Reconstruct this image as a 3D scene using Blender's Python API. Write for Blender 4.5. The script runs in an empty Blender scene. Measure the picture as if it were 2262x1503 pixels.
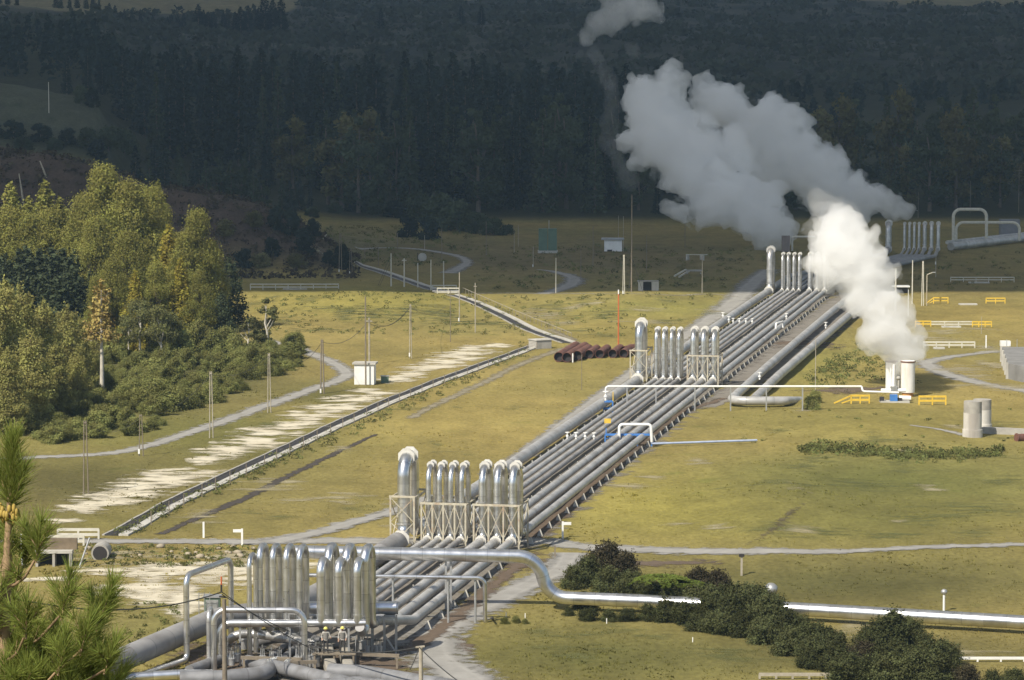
import bpy, bmesh, math, random
import numpy as np
from mathutils import Vector, noise as mnoise

random.seed(7)
RNG = np.random.default_rng(7)
scene = bpy.context.scene
COL = scene.collection
rad = math.radians

# ------------------------------------------------------------------ camera
FPX, PW, PH = 7000.0, 2262.0, 1503.0          # focal length and frame in photo pixels
CAMZ, YHOR = 41.7, 100.0
PITCH = math.atan((PH / 2 - YHOR) / FPX)
cd = bpy.data.cameras.new('camera')
cam = bpy.data.objects.new('camera', cd)
COL.objects.link(cam)
cam.location = (0, 0, CAMZ)
cam.rotation_euler = (math.pi / 2 - PITCH, 0, 0)
cd.sensor_width = 36.0
cd.lens = 36.0 * FPX / PW
cd.clip_start = 0.5
cd.clip_end = 9000
scene.camera = cam

# ------------------------------------------------------------------ sky and sun
SUN_EL, SUN_AZ = 46.0, 218.0                  # degrees; azimuth clockwise from +Y (behind the viewer's left)
w = bpy.data.worlds.new('World')
scene.world = w
w.use_nodes = True
nt = w.node_tree
bgn = nt.nodes['Background']
sky = nt.nodes.new('ShaderNodeTexSky')
sky.sky_type = 'NISHITA'
sky.sun_disc = False
sky.sun_elevation = rad(SUN_EL)
sky.sun_rotation = rad(SUN_AZ)
nt.links.new(sky.outputs[0], bgn.inputs[0])
bgn.inputs[1].default_value = 0.11
sl = bpy.data.lights.new('sun', 'SUN')
sl.energy = 4.8
sl.angle = rad(0.53)
sl.color = (1.0, 0.93, 0.80)
sun = bpy.data.objects.new('sun', sl)
COL.objects.link(sun)
SUNV = Vector((math.sin(rad(SUN_AZ)) * math.cos(rad(SUN_EL)), math.cos(rad(SUN_AZ)) * math.cos(rad(SUN_EL)), math.sin(rad(SUN_EL))))
sun.rotation_euler = SUNV.to_track_quat('Z', 'Y').to_euler()
sun.location = (-150, -150, 300)

vs = scene.view_settings
vs.view_transform = 'Standard'
vs.look = 'None'
vs.gamma = 1
vs.exposure = 0.3
scene.cycles.volume_bounces = 14
scene.cycles.max_bounces = 16
scene.cycles.transparent_max_bounces = 24
scene.cycles.diffuse_bounces = 3
scene.cycles.use_denoising = True

# ------------------------------------------------------------------ photo pixel <-> world
CP, SP = math.cos(PITCH), math.sin(PITCH)

def ray(px, py):
    x, u = (px - PW / 2) / FPX, -(py - PH / 2) / FPX
    return Vector((x, CP + u * SP, -SP + u * CP))

def G(px, py, z=0.0):                          # the point at height z that stands at this place
    d = ray(px, py)
    t = (z - CAMZ) / d.z
    return Vector((d.x * t, d.y * t, z))

def at_depth(px, py, Y):
    d = ray(px, py)
    t = Y / d.y
    return Vector((d.x * t, Y, CAMZ + d.z * t))

def proj(x, y, z):                             # numpy friendly
    zz = z - CAMZ
    dep = y * CP - zz * SP
    return x / dep * FPX + PW / 2, -(y * SP + zz * CP) / dep * FPX + PH / 2

def sstep(a, b, x):
    t = np.clip((x - a) / (b - a), 0, 1)
    return t * t * (3 - 2 * t)

# ------------------------------------------------------------------ terrain height
_wv = [(RNG.uniform(0, 6.28), RNG.uniform(0, 6.28), RNG.uniform(0, 6.28)) for _ in range(24)]

def waves(x, y, lam, k0=0, n=6):
    s = 0
    for k in range(n):
        a, p, q = _wv[(k0 + k) % 24]
        l = lam * (0.6 + 0.8 * ((k * 0.37) % 1))
        s = s + np.sin((x * math.cos(a) + y * math.sin(a)) * 6.283 / l + p)
    return s / n

def H(x, y):
    x = np.asarray(x, float); y = np.asarray(y, float)
    yc = np.maximum(y, 30.0)
    px = x / yc * FPX + PW / 2
    z = np.clip(39.6 - 0.5 * y, 0, 40.0)
    # grassy swells between the drain and the yard
    z = z + 1.6 * np.exp(-((px - 800) / 190) ** 2 - ((y - 505) / 24.0) ** 2)
    z = z + 1.2 * np.exp(-((px - 1400) / 130) ** 2 - ((y - 512) / 18.0) ** 2)
    z = z + 0.9 * np.exp(-((px - 1720) / 130) ** 2 - ((y - 285) / 22.0) ** 2)
    z = z + 0.7 * np.exp(-((px - 1930) / 150) ** 2 - ((y - 340) / 14.0) ** 2)
    # brown spoil ridge
    cx = [-900, 0, 200, 400, 520, 620, 700, 760, 800, 5000]
    cz = [26, 21.8, 18.2, 13.6, 11.8, 9.6, 5.2, 1.6, 0, 0]
    rid = np.interp(px, cx, cz) * sstep(572, 606, y) * (1 - 0.75 * sstep(612, 690, y))
    rid = rid * (1 + 0.10 * waves(x, y, 22, 3)) + np.where(rid > 0.5, 0.5 * waves(x, y, 9, 9), 0)
    z = z + rid
    # grass knoll far left
    kn = np.interp(px, [-2000, 0, 210, 270, 330, 6000], [25, 24, 20.5, 8, 0, 0]) * sstep(715, 800, y) * (1 - 0.5 * sstep(810, 900, y))
    z = z + kn
    # valley side and hills
    zz = np.interp(y, [0, 745, 820, 1000, 1200, 1400, 1800, 2200, 2700, 3600], [0, 0, 3, 13, 27, 41, 56, 78, 116, 190])
    z = z + zz + sstep(900, 1500, y) * (7 * waves(x, y, 420, 2) + 2.5 * waves(x, y, 150, 5))
    z = z + 0.10 * waves(x, y, 14, 1) * sstep(190, 230, y)
    return z

def Hs(x, y):
    return float(H(x, y))

def GT(px, py):                                # where this line of sight meets the terrain
    d = ray(px, py)
    t0 = 150.0
    step = 2.0
    t = t0
    while t < 3500:
        p = Vector((d.x * t, d.y * t, CAMZ + d.z * t))
        if p.z <= Hs(p.x, p.y):
            break
        t += step
        step = max(2.0, t * 0.008)
    lo, hi = t - step, t
    for _ in range(18):
        m = (lo + hi) / 2
        if CAMZ + d.z * m <= Hs(d.x * m, d.y * m):
            hi = m
        else:
            lo = m
    t = hi
    return Vector((d.x * t, d.y * t, Hs(d.x * t, d.y * t)))

def scale_at(p):                               # photo pixels per metre there
    return FPX / (p.y * CP - (p.z - CAMZ) * SP)

# ------------------------------------------------------------------ materials
def new_mat(name):
    m = bpy.data.materials.new(name)
    m.use_nodes = True
    t = m.node_tree
    return m, t, t.nodes['Principled BSDF'], t.nodes['Material Output']

def N(t, kind, **kw):
    n = t.nodes.new(kind)
    for k, v in kw.items():
        setattr(n, k, v)
    return n

def mat(name, base, rough=0.6, metal=0.0, var=0.12, scale=1.5, bump=0.0, seg=0.0, streak=0.0, stain=None, stain_amt=0.35):
    """procedural paint/metal/stone: noise mottling, optional cladding bands along a pipe, optional stains"""
    m, t, b, out = new_mat(name)
    geo = N(t, 'ShaderNodeNewGeometry')
    tc = N(t, 'ShaderNodeTexCoord')
    nz = N(t, 'ShaderNodeTexNoise')
    nz.inputs['Scale'].default_value = scale
    nz.inputs['Detail'].default_value = 5
    t.links.new(geo.outputs['Position'], nz.inputs['Vector'])
    mr = N(t, 'ShaderNodeMapRange')
    mr.inputs['From Min'].default_value = 0.3; mr.inputs['From Max'].default_value = 0.7
    mr.inputs['To Min'].default_value = 1 - var; mr.inputs['To Max'].default_value = 1 + var
    t.links.new(nz.outputs[0], mr.inputs['Value'])
    fac = mr.outputs[0]
    if seg:
        at = N(t, 'ShaderNodeAttribute', attribute_name='along')
        dv = N(t, 'ShaderNodeMath', operation='DIVIDE'); dv.inputs[1].default_value = seg
        t.links.new(at.outputs['Fac'], dv.inputs[0])
        fl = N(t, 'ShaderNodeMath', operation='FLOOR'); t.links.new(dv.outputs[0], fl.inputs[0])
        wn = N(t, 'ShaderNodeTexWhiteNoise', noise_dimensions='1D'); t.links.new(fl.outputs[0], wn.inputs['W'])
        m1 = N(t, 'ShaderNodeMapRange'); m1.inputs['To Min'].default_value = 0.86; m1.inputs['To Max'].default_value = 1.1
        t.links.new(wn.outputs[0], m1.inputs['Value'])
        fr = N(t, 'ShaderNodeMath', operation='FRACT'); t.links.new(dv.outputs[0], fr.inputs[0])
        gt = N(t, 'ShaderNodeMapRange'); gt.inputs['From Min'].default_value = 0.95; gt.inputs['From Max'].default_value = 0.99
        gt.inputs['To Min'].default_value = 1.0; gt.inputs['To Max'].default_value = 0.72
        t.links.new(fr.outputs[0], gt.inputs['Value'])
        a = N(t, 'ShaderNodeMath', operation='MULTIPLY'); t.links.new(fac, a.inputs[0]); t.links.new(m1.outputs[0], a.inputs[1])
        c = N(t, 'ShaderNodeMath', operation='MULTIPLY'); t.links.new(a.outputs[0], c.inputs[0]); t.links.new(gt.outputs[0], c.inputs[1])
        fac = c.outputs[0]
    mx = N(t, 'ShaderNodeVectorMath', operation='SCALE')
    mx.inputs[0].default_value = base
    t.links.new(fac, mx.inputs['Scale'])
    colo = mx.outputs[0]
    if stain:
        n2 = N(t, 'ShaderNodeTexNoise'); n2.inputs['Scale'].default_value = scale * 0.8; n2.inputs['Detail'].default_value = 6
        mp = N(t, 'ShaderNodeMapping'); mp.inputs['Scale'].default_value = (1, 1, streak if streak else 1)
        t.links.new(geo.outputs['Position'], mp.inputs['Vector']); t.links.new(mp.outputs[0], n2.inputs['Vector'])
        r2 = N(t, 'ShaderNodeMapRange'); r2.inputs['From Min'].default_value = 0.5; r2.inputs['From Max'].default_value = 0.68
        r2.inputs['To Max'].default_value = stain_amt
        t.links.new(n2.outputs[0], r2.inputs['Value'])
        mi = N(t, 'ShaderNodeMix', data_type='RGBA')
        t.links.new(r2.outputs[0], mi.inputs[0]); t.links.new(colo, mi.inputs[6]); mi.inputs[7].default_value = (*stain, 1)
        colo = mi.outputs[2]
    t.links.new(colo, b.inputs['Base Color'])
    b.inputs['Metallic'].default_value = metal
    r3 = N(t, 'ShaderNodeMapRange'); r3.inputs['To Min'].default_value = rough * 0.8; r3.inputs['To Max'].default_value = min(1, rough * 1.2)
    t.links.new(nz.outputs[0], r3.inputs['Value']); t.links.new(r3.outputs[0], b.inputs['Roughness'])
    if bump:
        bp = N(t, 'ShaderNodeBump'); bp.inputs['Strength'].default_value = bump; bp.inputs['Distance'].default_value = 0.05
        t.links.new(nz.outputs[0], bp.inputs['Height']); t.links.new(bp.outputs[0], b.inputs['Normal'])
    return m

def leaf_mat(name, base, var=0.35, trans=0.25, objvar=0.25):
    m, t, b, out = new_mat(name)
    t.nodes.remove(b)
    at = N(t, 'ShaderNodeAttribute', attribute_name='tint')
    oi = N(t, 'ShaderNodeObjectInfo')
    m1 = N(t, 'ShaderNodeMapRange'); m1.inputs['To Min'].default_value = 1 - var; m1.inputs['To Max'].default_value = 1 + var
    t.links.new(at.outputs['Fac'], m1.inputs['Value'])
    m2 = N(t, 'ShaderNodeMapRange'); m2.inputs['To Min'].default_value = 1 - objvar; m2.inputs['To Max'].default_value = 1 + objvar
    t.links.new(oi.outputs['Random'], m2.inputs['Value'])
    mu = N(t, 'ShaderNodeMath', operation='MULTIPLY'); t.links.new(m1.outputs[0], mu.inputs[0]); t.links.new(m2.outputs[0], mu.inputs[1])
    hs = N(t, 'ShaderNodeHueSaturation'); hs.inputs['Color'].default_value = (*base, 1)
    m3 = N(t, 'ShaderNodeMapRange'); m3.inputs['To Min'].default_value = 0.48; m3.inputs['To Max'].default_value = 0.52
    t.links.new(at.outputs['Fac'], m3.inputs['Value']); t.links.new(m3.outputs[0], hs.inputs['Hue'])
    t.links.new(mu.outputs[0], hs.inputs['Value'])
    d = N(t, 'ShaderNodeBsdfDiffuse'); tr = N(t, 'ShaderNodeBsdfTranslucent')
    t.links.new(hs.outputs[0], d.inputs[0]); t.links.new(hs.outputs[0], tr.inputs[0])
    mi = N(t, 'ShaderNodeMixShader'); mi.inputs[0].default_value = trans
    t.links.new(d.outputs[0], mi.inputs[1]); t.links.new(tr.outputs[0], mi.inputs[2])
    t.links.new(mi.outputs[0], out.inputs[0])
    return m

def sheet_mat(name, base, base2, scale=0.6, ragged=1.0, nscale=0.35, stretch=(1, 1, 1), rough=0.95, tracks=False, opac=1.0, soft=0.3):
    """gravel, pumice, dirt: a sheet whose rim breaks up into the grass (attribute edge: 0 at the rim, 1 inside)"""
    m, t, b, out = new_mat(name)
    geo = N(t, 'ShaderNodeNewGeometry')
    mp = N(t, 'ShaderNodeMapping'); mp.inputs['Scale'].default_value = stretch
    t.links.new(geo.outputs['Position'], mp.inputs['Vector'])
    n1 = N(t, 'ShaderNodeTexNoise'); n1.inputs['Scale'].default_value = scale; n1.inputs['Detail'].default_value = 8; n1.inputs['Roughness'].default_value = 0.65
    t.links.new(mp.outputs[0], n1.inputs['Vector'])
    mi = N(t, 'ShaderNodeMix', data_type='RGBA')
    r = N(t, 'ShaderNodeMapRange'); r.inputs['From Min'].default_value = 0.33; r.inputs['From Max'].default_value = 0.67
    t.links.new(n1.outputs[0], r.inputs['Value']); t.links.new(r.outputs[0], mi.inputs[0])
    mi.inputs[6].default_value = (*base, 1); mi.inputs[7].default_value = (*base2, 1)
    colo = mi.outputs[2]
    at = N(t, 'ShaderNodeAttribute', attribute_name='edge')
    if tracks:
        # darker wheel tracks either side of the crown, loose pale gravel between
        n5 = N(t, 'ShaderNodeTexNoise'); n5.inputs['Scale'].default_value = 0.12; t.links.new(geo.outputs['Position'], n5.inputs['Vector'])
        ad = N(t, 'ShaderNodeMath', operation='MULTIPLY_ADD'); ad.inputs[1].default_value = 0.35; t.links.new(n5.outputs[0], ad.inputs[0]); t.links.new(at.outputs['Fac'], ad.inputs[2])
        r5 = N(t, 'ShaderNodeValToRGB'); e5 = r5.color_ramp.elements
        e5[0].position = 0.2; e5[0].color = (0.82, 0.80, 0.74, 1); e5[1].position = 0.42; e5[1].color = (1.05, 1.05, 1.05, 1)
        for (q, v) in ((0.62, 0.80), (0.74, 0.82), (0.92, 1.10), (1.15, 1.0)):
            el = e5.new(min(1, q)); el.color = (v, v, v, 1)
        t.links.new(ad.outputs[0], r5.inputs[0])
        sc = N(t, 'ShaderNodeVectorMath', operation='MULTIPLY'); t.links.new(colo, sc.inputs[0]); t.links.new(r5.outputs[0], sc.inputs[1])
        colo = sc.outputs[0]
    t.links.new(colo, b.inputs['Base Color'])
    b.inputs['Roughness'].default_value = rough
    n2 = N(t, 'ShaderNodeTexNoise'); n2.inputs['Scale'].default_value = nscale; n2.inputs['Detail'].default_value = 7; n2.inputs['Roughness'].default_value = 0.62
    t.links.new(mp.outputs[0], n2.inputs['Vector'])
    s = N(t, 'ShaderNodeMath', operation='MULTIPLY_ADD')
    s.inputs[1].default_value = 2.2 * ragged; t.links.new(n2.outputs[0], s.inputs[0]); t.links.new(at.outputs['Fac'], s.inputs[2])
    r2 = N(t, 'ShaderNodeMapRange'); r2.interpolation_type = 'SMOOTHSTEP'
    r2.inputs['From Min'].default_value = 1.1 * ragged + 0.12; r2.inputs['From Max'].default_value = 1.1 * ragged + 0.12 + soft; r2.inputs['To Max'].default_value = opac
    t.links.new(s.outputs[0], r2.inputs['Value'])
    tr = N(t, 'ShaderNodeBsdfTransparent'); ms = N(t, 'ShaderNodeMixShader')
    t.links.new(r2.outputs[0], ms.inputs[0]); t.links.new(tr.outputs[0], ms.inputs[1]); t.links.new(b.outputs[0], ms.inputs[2])
    t.links.new(ms.outputs[0], out.inputs[0])
    return m

# ------------------------------------------------------------------ object helpers
def tag(o, label=None, cat=None, group=None, kind=None):
    if label: o['label'] = label
    if cat: o['category'] = cat
    if group: o['group'] = group
    if kind: o['kind'] = kind
    return o

def thing(name, label, cat, loc, group=None, rz=0.0):
    o = bpy.data.objects.new(name, None)
    COL.objects.link(o)
    o.empty_display_size = 0.2
    o.location = loc
    o.rotation_euler = (0, 0, rz)
    return tag(o, label, cat, group)

def copy_tree(o, parent=None):
    kids = [c for c in bpy.data.objects if c.parent is o] if o.children is None else list(o.children)
    c = o.copy()
    COL.objects.link(c)
    c.parent = parent
    for k in kids:
        copy_tree(k, c)
    return c

def world_loc(o):
    v = Vector((0, 0, 0))
    while o is not None:
        v = v + o.location
        o = o.parent
    return v

class MB:
    def __init__(s):
        s.v, s.f, s.mi, s.sm, s.al = [], [], [], [], []
    def add(s, vs, fs, smooth=False, m=0, along=None):
        o = len(s.v)
        s.v.extend([tuple(v) for v in vs])
        s.al.extend(along if along is not None else [0.0] * len(vs))
        for f in fs:
            s.f.append(tuple(i + o for i in f)); s.mi.append(m); s.sm.append(smooth)
        return s
    def box(s, c, size, rz=0.0, m=0, taper=1.0):
        hx, hy, hz = size[0] / 2, size[1] / 2, size[2] / 2
        ca, sa = math.cos(rz), math.sin(rz)
        vs = []
        for k in (-1, 1):
            tp = taper if k > 0 else 1.0
            for (i, j) in ((-1, -1), (1, -1), (1, 1), (-1, 1)):
                x, y = i * hx * tp, j * hy * tp
                vs.append((c[0] + x * ca - y * sa, c[1] + x * sa + y * ca, c[2] + k * hz))
        return s.add(vs, [(3, 2, 1, 0), (4, 5, 6, 7), (0, 1, 5, 4), (1, 2, 6, 5), (2, 3, 7, 6), (3, 0, 4, 7)], m=m)
    def bar(s, a, b, w, h=None, m=0):
        a, b = Vector(a), Vector(b)
        d = (b - a)
        if d.length < 1e-6: return s
        d.normalize()
        up = Vector((0, 0, 1)) if abs(d.z) < 0.9 else Vector((0, 1, 0))
        x = d.cross(up).normalized(); y = x.cross(d).normalized()
        h = h or w
        vs = []
        for p in (a, b):
            for (i, j) in ((-1, -1), (1, -1), (1, 1), (-1, 1)):
                vs.append(p + x * (i * w / 2) + y * (j * h / 2))
        return s.add(vs, [(3, 2, 1, 0), (4, 5, 6, 7), (0, 1, 5, 4), (1, 2, 6, 5), (2, 3, 7, 6), (3, 0, 4, 7)], m=m)
    def tube(s, pts, r, seg=16, caps=True, m=0, a0=0.0):
        P = [Vector(p) for p in pts]
        n = len(P)
        rr = r if isinstance(r, (list, tuple)) else [r] * n
        T = []
        for i in range(n):
            d = Vector((0, 0, 0))
            if i > 0: d += (P[i] - P[i - 1]).normalized()
            if i < n - 1: d += (P[i + 1] - P[i]).normalized()
            T.append(d.normalized())
        up = Vector((0, 0, 1)) if abs(T[0].z) < 0.9 else Vector((0, 1, 0))
        x = T[0].cross(up).normalized()
        vs, al, L = [], [], a0
        for i in range(n):
            if i > 0: L += (P[i] - P[i - 1]).length
            x = (x - T[i] * x.dot(T[i])).normalized()
            y = T[i].cross(x)
            k = 1.0
            if 0 < i < n - 1:
                c = (P[i] - P[i - 1]).normalized().dot(T[i]); k = 1 / max(c, 0.5)
            for j in range(seg):
                a = 6.283185 * j / seg
                vs.append(P[i] + x * (math.cos(a) * rr[i]) + y * (math.sin(a) * rr[i]))
                al.append(L)
        fs = []
        for i in range(n - 1):
            for j in range(seg):
                j2 = (j + 1) % seg
                fs.append((i * seg + j, i * seg + j2, (i + 1) * seg + j2, (i + 1) * seg + j))
        s.add(vs, fs, smooth=True, m=m, along=al)
        if caps:
            s.add(vs[:seg], [tuple(reversed(range(seg)))], m=m, along=al[:seg])
            s.add(vs[-seg:], [tuple(range(seg))], m=m, along=al[-seg:])
        return s
    def cyl(s, a, b, r, seg=12, r2=None, m=0):
        return s.tube([a, b], [r, r if r2 is None else r2], seg, m=m)
    def plate(s, c, nrm, r, th, seg=8, m=0, hole=0.0):            # octagonal ring / disc, across nrm
        c, nrm = Vector(c), Vector(nrm).normalized()
        up = Vector((0, 0, 1)) if abs(nrm.z) < 0.9 else Vector((0, 1, 0))
        x = nrm.cross(up).normalized(); y = x.cross(nrm)
        vs = []
        for k in (-0.5, 0.5):
            for j in range(seg):
                a = 6.283185 * (j + 0.5) / seg
                vs.append(c + nrm * (th * k) + x * (math.cos(a) * r) + y * (math.sin(a) * r))
        fs = [tuple(reversed(range(seg))), tuple(range(seg, 2 * seg))] + [(j, (j + 1) % seg, seg + (j + 1) % seg, seg + j) for j in range(seg)]
        return s.add(vs, fs, m=m)
    def ball(s, c, r, sq=(1, 1, 1), m=0, seg=12, rings=8):
        vs = [(c[0], c[1], c[2] + r * sq[2])]
        for i in range(1, rings):
            th = math.pi * i / rings
            for j in range(seg):
                a = 6.283185 * j / seg
                vs.append((c[0] + r * sq[0] * math.sin(th) * math.cos(a), c[1] + r * sq[1] * math.sin(th) * math.sin(a), c[2] + r * sq[2] * math.cos(th)))
        vs.append((c[0], c[1], c[2] - r * sq[2]))
        fs = [(0, 1 + j, 1 + (j + 1) % seg) for j in range(seg)]
        for i in range(rings - 2):
            for j in range(seg):
                fs.append((1 + i * seg + j, 1 + (i + 1) * seg + j, 1 + (i + 1) * seg + (j + 1) % seg, 1 + i * seg + (j + 1) % seg))
        l = len(vs) - 1
        fs += [(l, 1 + (rings - 2) * seg + (j + 1) % seg, 1 + (rings - 2) * seg + j) for j in range(seg)]
        return s.add(vs, fs, smooth=True, m=m)
    def build(s, name, mats, parent=None, loc=None):
        me = bpy.data.meshes.new(name)
        org = world_loc(parent) if parent is not None else (Vector(loc) if loc is not None else Vector((0, 0, 0)))
        me.from_pydata([(v[0] - org.x, v[1] - org.y, v[2] - org.z) for v in s.v], [], s.f)
        for mm in (mats if isinstance(mats, (list, tuple)) else [mats]):
            me.materials.append(mm)
        me.polygons.foreach_set('material_index', s.mi)
        me.polygons.foreach_set('use_smooth', s.sm)
        if any(s.al):
            a = me.attributes.new('along', 'FLOAT', 'POINT')
            a.data.foreach_set('value', s.al)
        me.update()
        o = bpy.data.objects.new(name, me)
        COL.objects.link(o)
        if parent is not None:
            o.parent = parent
        elif loc is not None:
            o.location = loc
        return o

def fillet(pts, r, n=8):
    P = [Vector(p) for p in pts]
    out = [P[0]]
    for i in range(1, len(P) - 1):
        a, b, c = P[i - 1], P[i], P[i + 1]
        u, v = (a - b), (c - b)
        lu, lv = u.length, v.length
        u.normalize(); v.normalize()
        ang = math.acos(max(-1, min(1, u.dot(v))))
        ri = r[i - 1] if isinstance(r, (list, tuple)) else r
        d = min(ri / math.tan(ang / 2) if ang > 0.02 else 0, lu * 0.495, lv * 0.495)
        if math.pi - ang < 0.03 or d < 1e-4:
            out.append(b); continue
        rr = d * math.tan(ang / 2)
        ctr = b + (u + v).normalized() * (rr / math.sin(ang / 2))
        s0, s1 = b + u * d - ctr, b + v * d - ctr
        tot = math.acos(max(-1, min(1, s0.normalized().dot(s1.normalized()))))
        for k in range(n + 1):
            f = k / n
            out.append(ctr + (s0 * math.sin((1 - f) * tot) + s1 * math.sin(f * tot)) / math.sin(tot))
    out.append(P[-1])
    return out

def np_mesh(name, V, F, mats, parent=None, loc=(0, 0, 0), attrs=None, smooth=False, fmi=None):
    """fast mesh from numpy arrays; F has one row per quad or triangle"""
    V = np.asarray(V, np.float32); F = np.asarray(F, np.int32)
    me = bpy.data.meshes.new(name)
    me.vertices.add(len(V)); me.vertices.foreach_set('co', V.ravel())
    k = F.shape[1]
    me.loops.add(F.size); me.loops.foreach_set('vertex_index', F.ravel())
    me.polygons.add(len(F)); me.polygons.foreach_set('loop_start', np.arange(0, F.size, k, dtype=np.int32))
    me.polygons.foreach_set('loop_total', np.full(len(F), k, np.int32))
    if smooth: me.polygons.foreach_set('use_smooth', np.ones(len(F), bool))
    for mm in (mats if isinstance(mats, (list, tuple)) else [mats]):
        me.materials.append(mm)
    if fmi is not None: me.polygons.foreach_set('material_index', np.asarray(fmi, np.int32))
    for nm, (typ, arr) in (attrs or {}).items():
        a = me.attributes.new(nm, typ, 'POINT')
        a.data.foreach_set('color' if typ == 'FLOAT_COLOR' else 'value', np.asarray(arr, np.float32).ravel())
    me.update(calc_edges=True)
    me.validate()
    o = bpy.data.objects.new(name, me)
    COL.objects.link(o)
    if parent is not None: o.parent = parent
    o.location = loc
    return o

# palette
M = {}
M['run'] = mat('weathered_cladding', (0.48, 0.47, 0.45), 0.42, 0.25, 0.14, 0.7, seg=3.1, stain=(0.23, 0.20, 0.17), stain_amt=0.45)
M['run_dark'] = mat('weathered_cladding_dark', (0.29, 0.28, 0.27), 0.6, 0.1, 0.16, 0.7, seg=3.1, stain=(0.16, 0.14, 0.12), stain_amt=0.4)
M['alu'] = mat('aluminium_cladding', (0.70, 0.695, 0.68), 0.30, 0.94, 0.12, 1.6, seg=1.6, stain=(0.46, 0.45, 0.42), stain_amt=0.4)
M['alu_dull'] = mat('aluminium_dull', (0.54, 0.53, 0.51), 0.42, 0.8, 0.14, 1.4, seg=1.6, stain=(0.32, 0.30, 0.27), stain_amt=0.5)
M['lagging'] = mat('grey_lagging', (0.20, 0.20, 0.205), 0.6, 0.1, 0.2, 1.2, seg=2.2, stain=(0.11, 0.10, 0.09), stain_amt=0.5)
M['flange'] = mat('white_flange', (0.54, 0.52, 0.47), 0.6, 0.0, 0.1, 2.0)
M['cream_steel'] = mat('cream_steel', (0.46, 0.42, 0.32), 0.6, 0.0, 0.15, 2.5, stain=(0.30, 0.15, 0.06), stain_amt=0.5)
M['grey_steel'] = mat('galvanised_steel', (0.45, 0.45, 0.44), 0.45, 0.6, 0.12, 2.0)
M['white'] = mat('white_paint', (0.78, 0.77, 0.73), 0.5, 0.0, 0.06, 1.2, stain=(0.5, 0.46, 0.4), stain_amt=0.25)
M['concrete'] = mat('concrete', (0.36, 0.34, 0.30), 0.9, 0.0, 0.15, 1.2, bump=0.3, stain=(0.2, 0.18, 0.15), streak=0.25, stain_amt=0.5)
M['pale_concrete'] = mat('pale_concrete', (0.46, 0.44, 0.39), 0.9, 0.0, 0.15, 0.8, stain=(0.24, 0.22, 0.18), streak=0.3, stain_amt=0.5)
M['blue'] = mat('blue_paint', (0.06, 0.20, 0.52), 0.5, 0.0, 0.12, 2.0)
M['yellow'] = mat('yellow_paint', (0.66, 0.44, 0.05), 0.55, 0.0, 0.1, 2.0)
M['wood'] = mat('weathered_timber', (0.20, 0.165, 0.12), 0.85, 0.0, 0.2, 3.0)
M['wood_pale'] = mat('silvered_timber', (0.36, 0.32, 0.25), 0.85, 0.0, 0.18, 3.0)
M['rust'] = mat('rusty_steel', (0.16, 0.072, 0.05), 0.8, 0.1, 0.25, 1.5, stain=(0.08, 0.035, 0.03), stain_amt=0.6)
M['hollow_shade'] = mat('painted_hollow_shade', (0.03, 0.026, 0.026), 0.8, 0.0, 0.2, 1.5)  # near-black colour standing in for shade inside pipe and culvert mouths
M['dark'] = mat('dark_steel', (0.045, 0.04, 0.038), 0.6, 0.3, 0.2, 2.0)
M['orange'] = mat('orange_paint', (0.55, 0.12, 0.035), 0.55, 0.0, 0.12, 2.0)
M['green'] = mat('green_paint', (0.10, 0.16, 0.11), 0.6, 0.0, 0.12, 0.8)
M['rail_grey'] = mat('faded_rail_paint', (0.55, 0.52, 0.43), 0.7, 0.0, 0.12, 2.0)
M['wire'] = mat('wire', (0.05, 0.05, 0.048), 0.6, 0.2, 0.1, 2.0)

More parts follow.
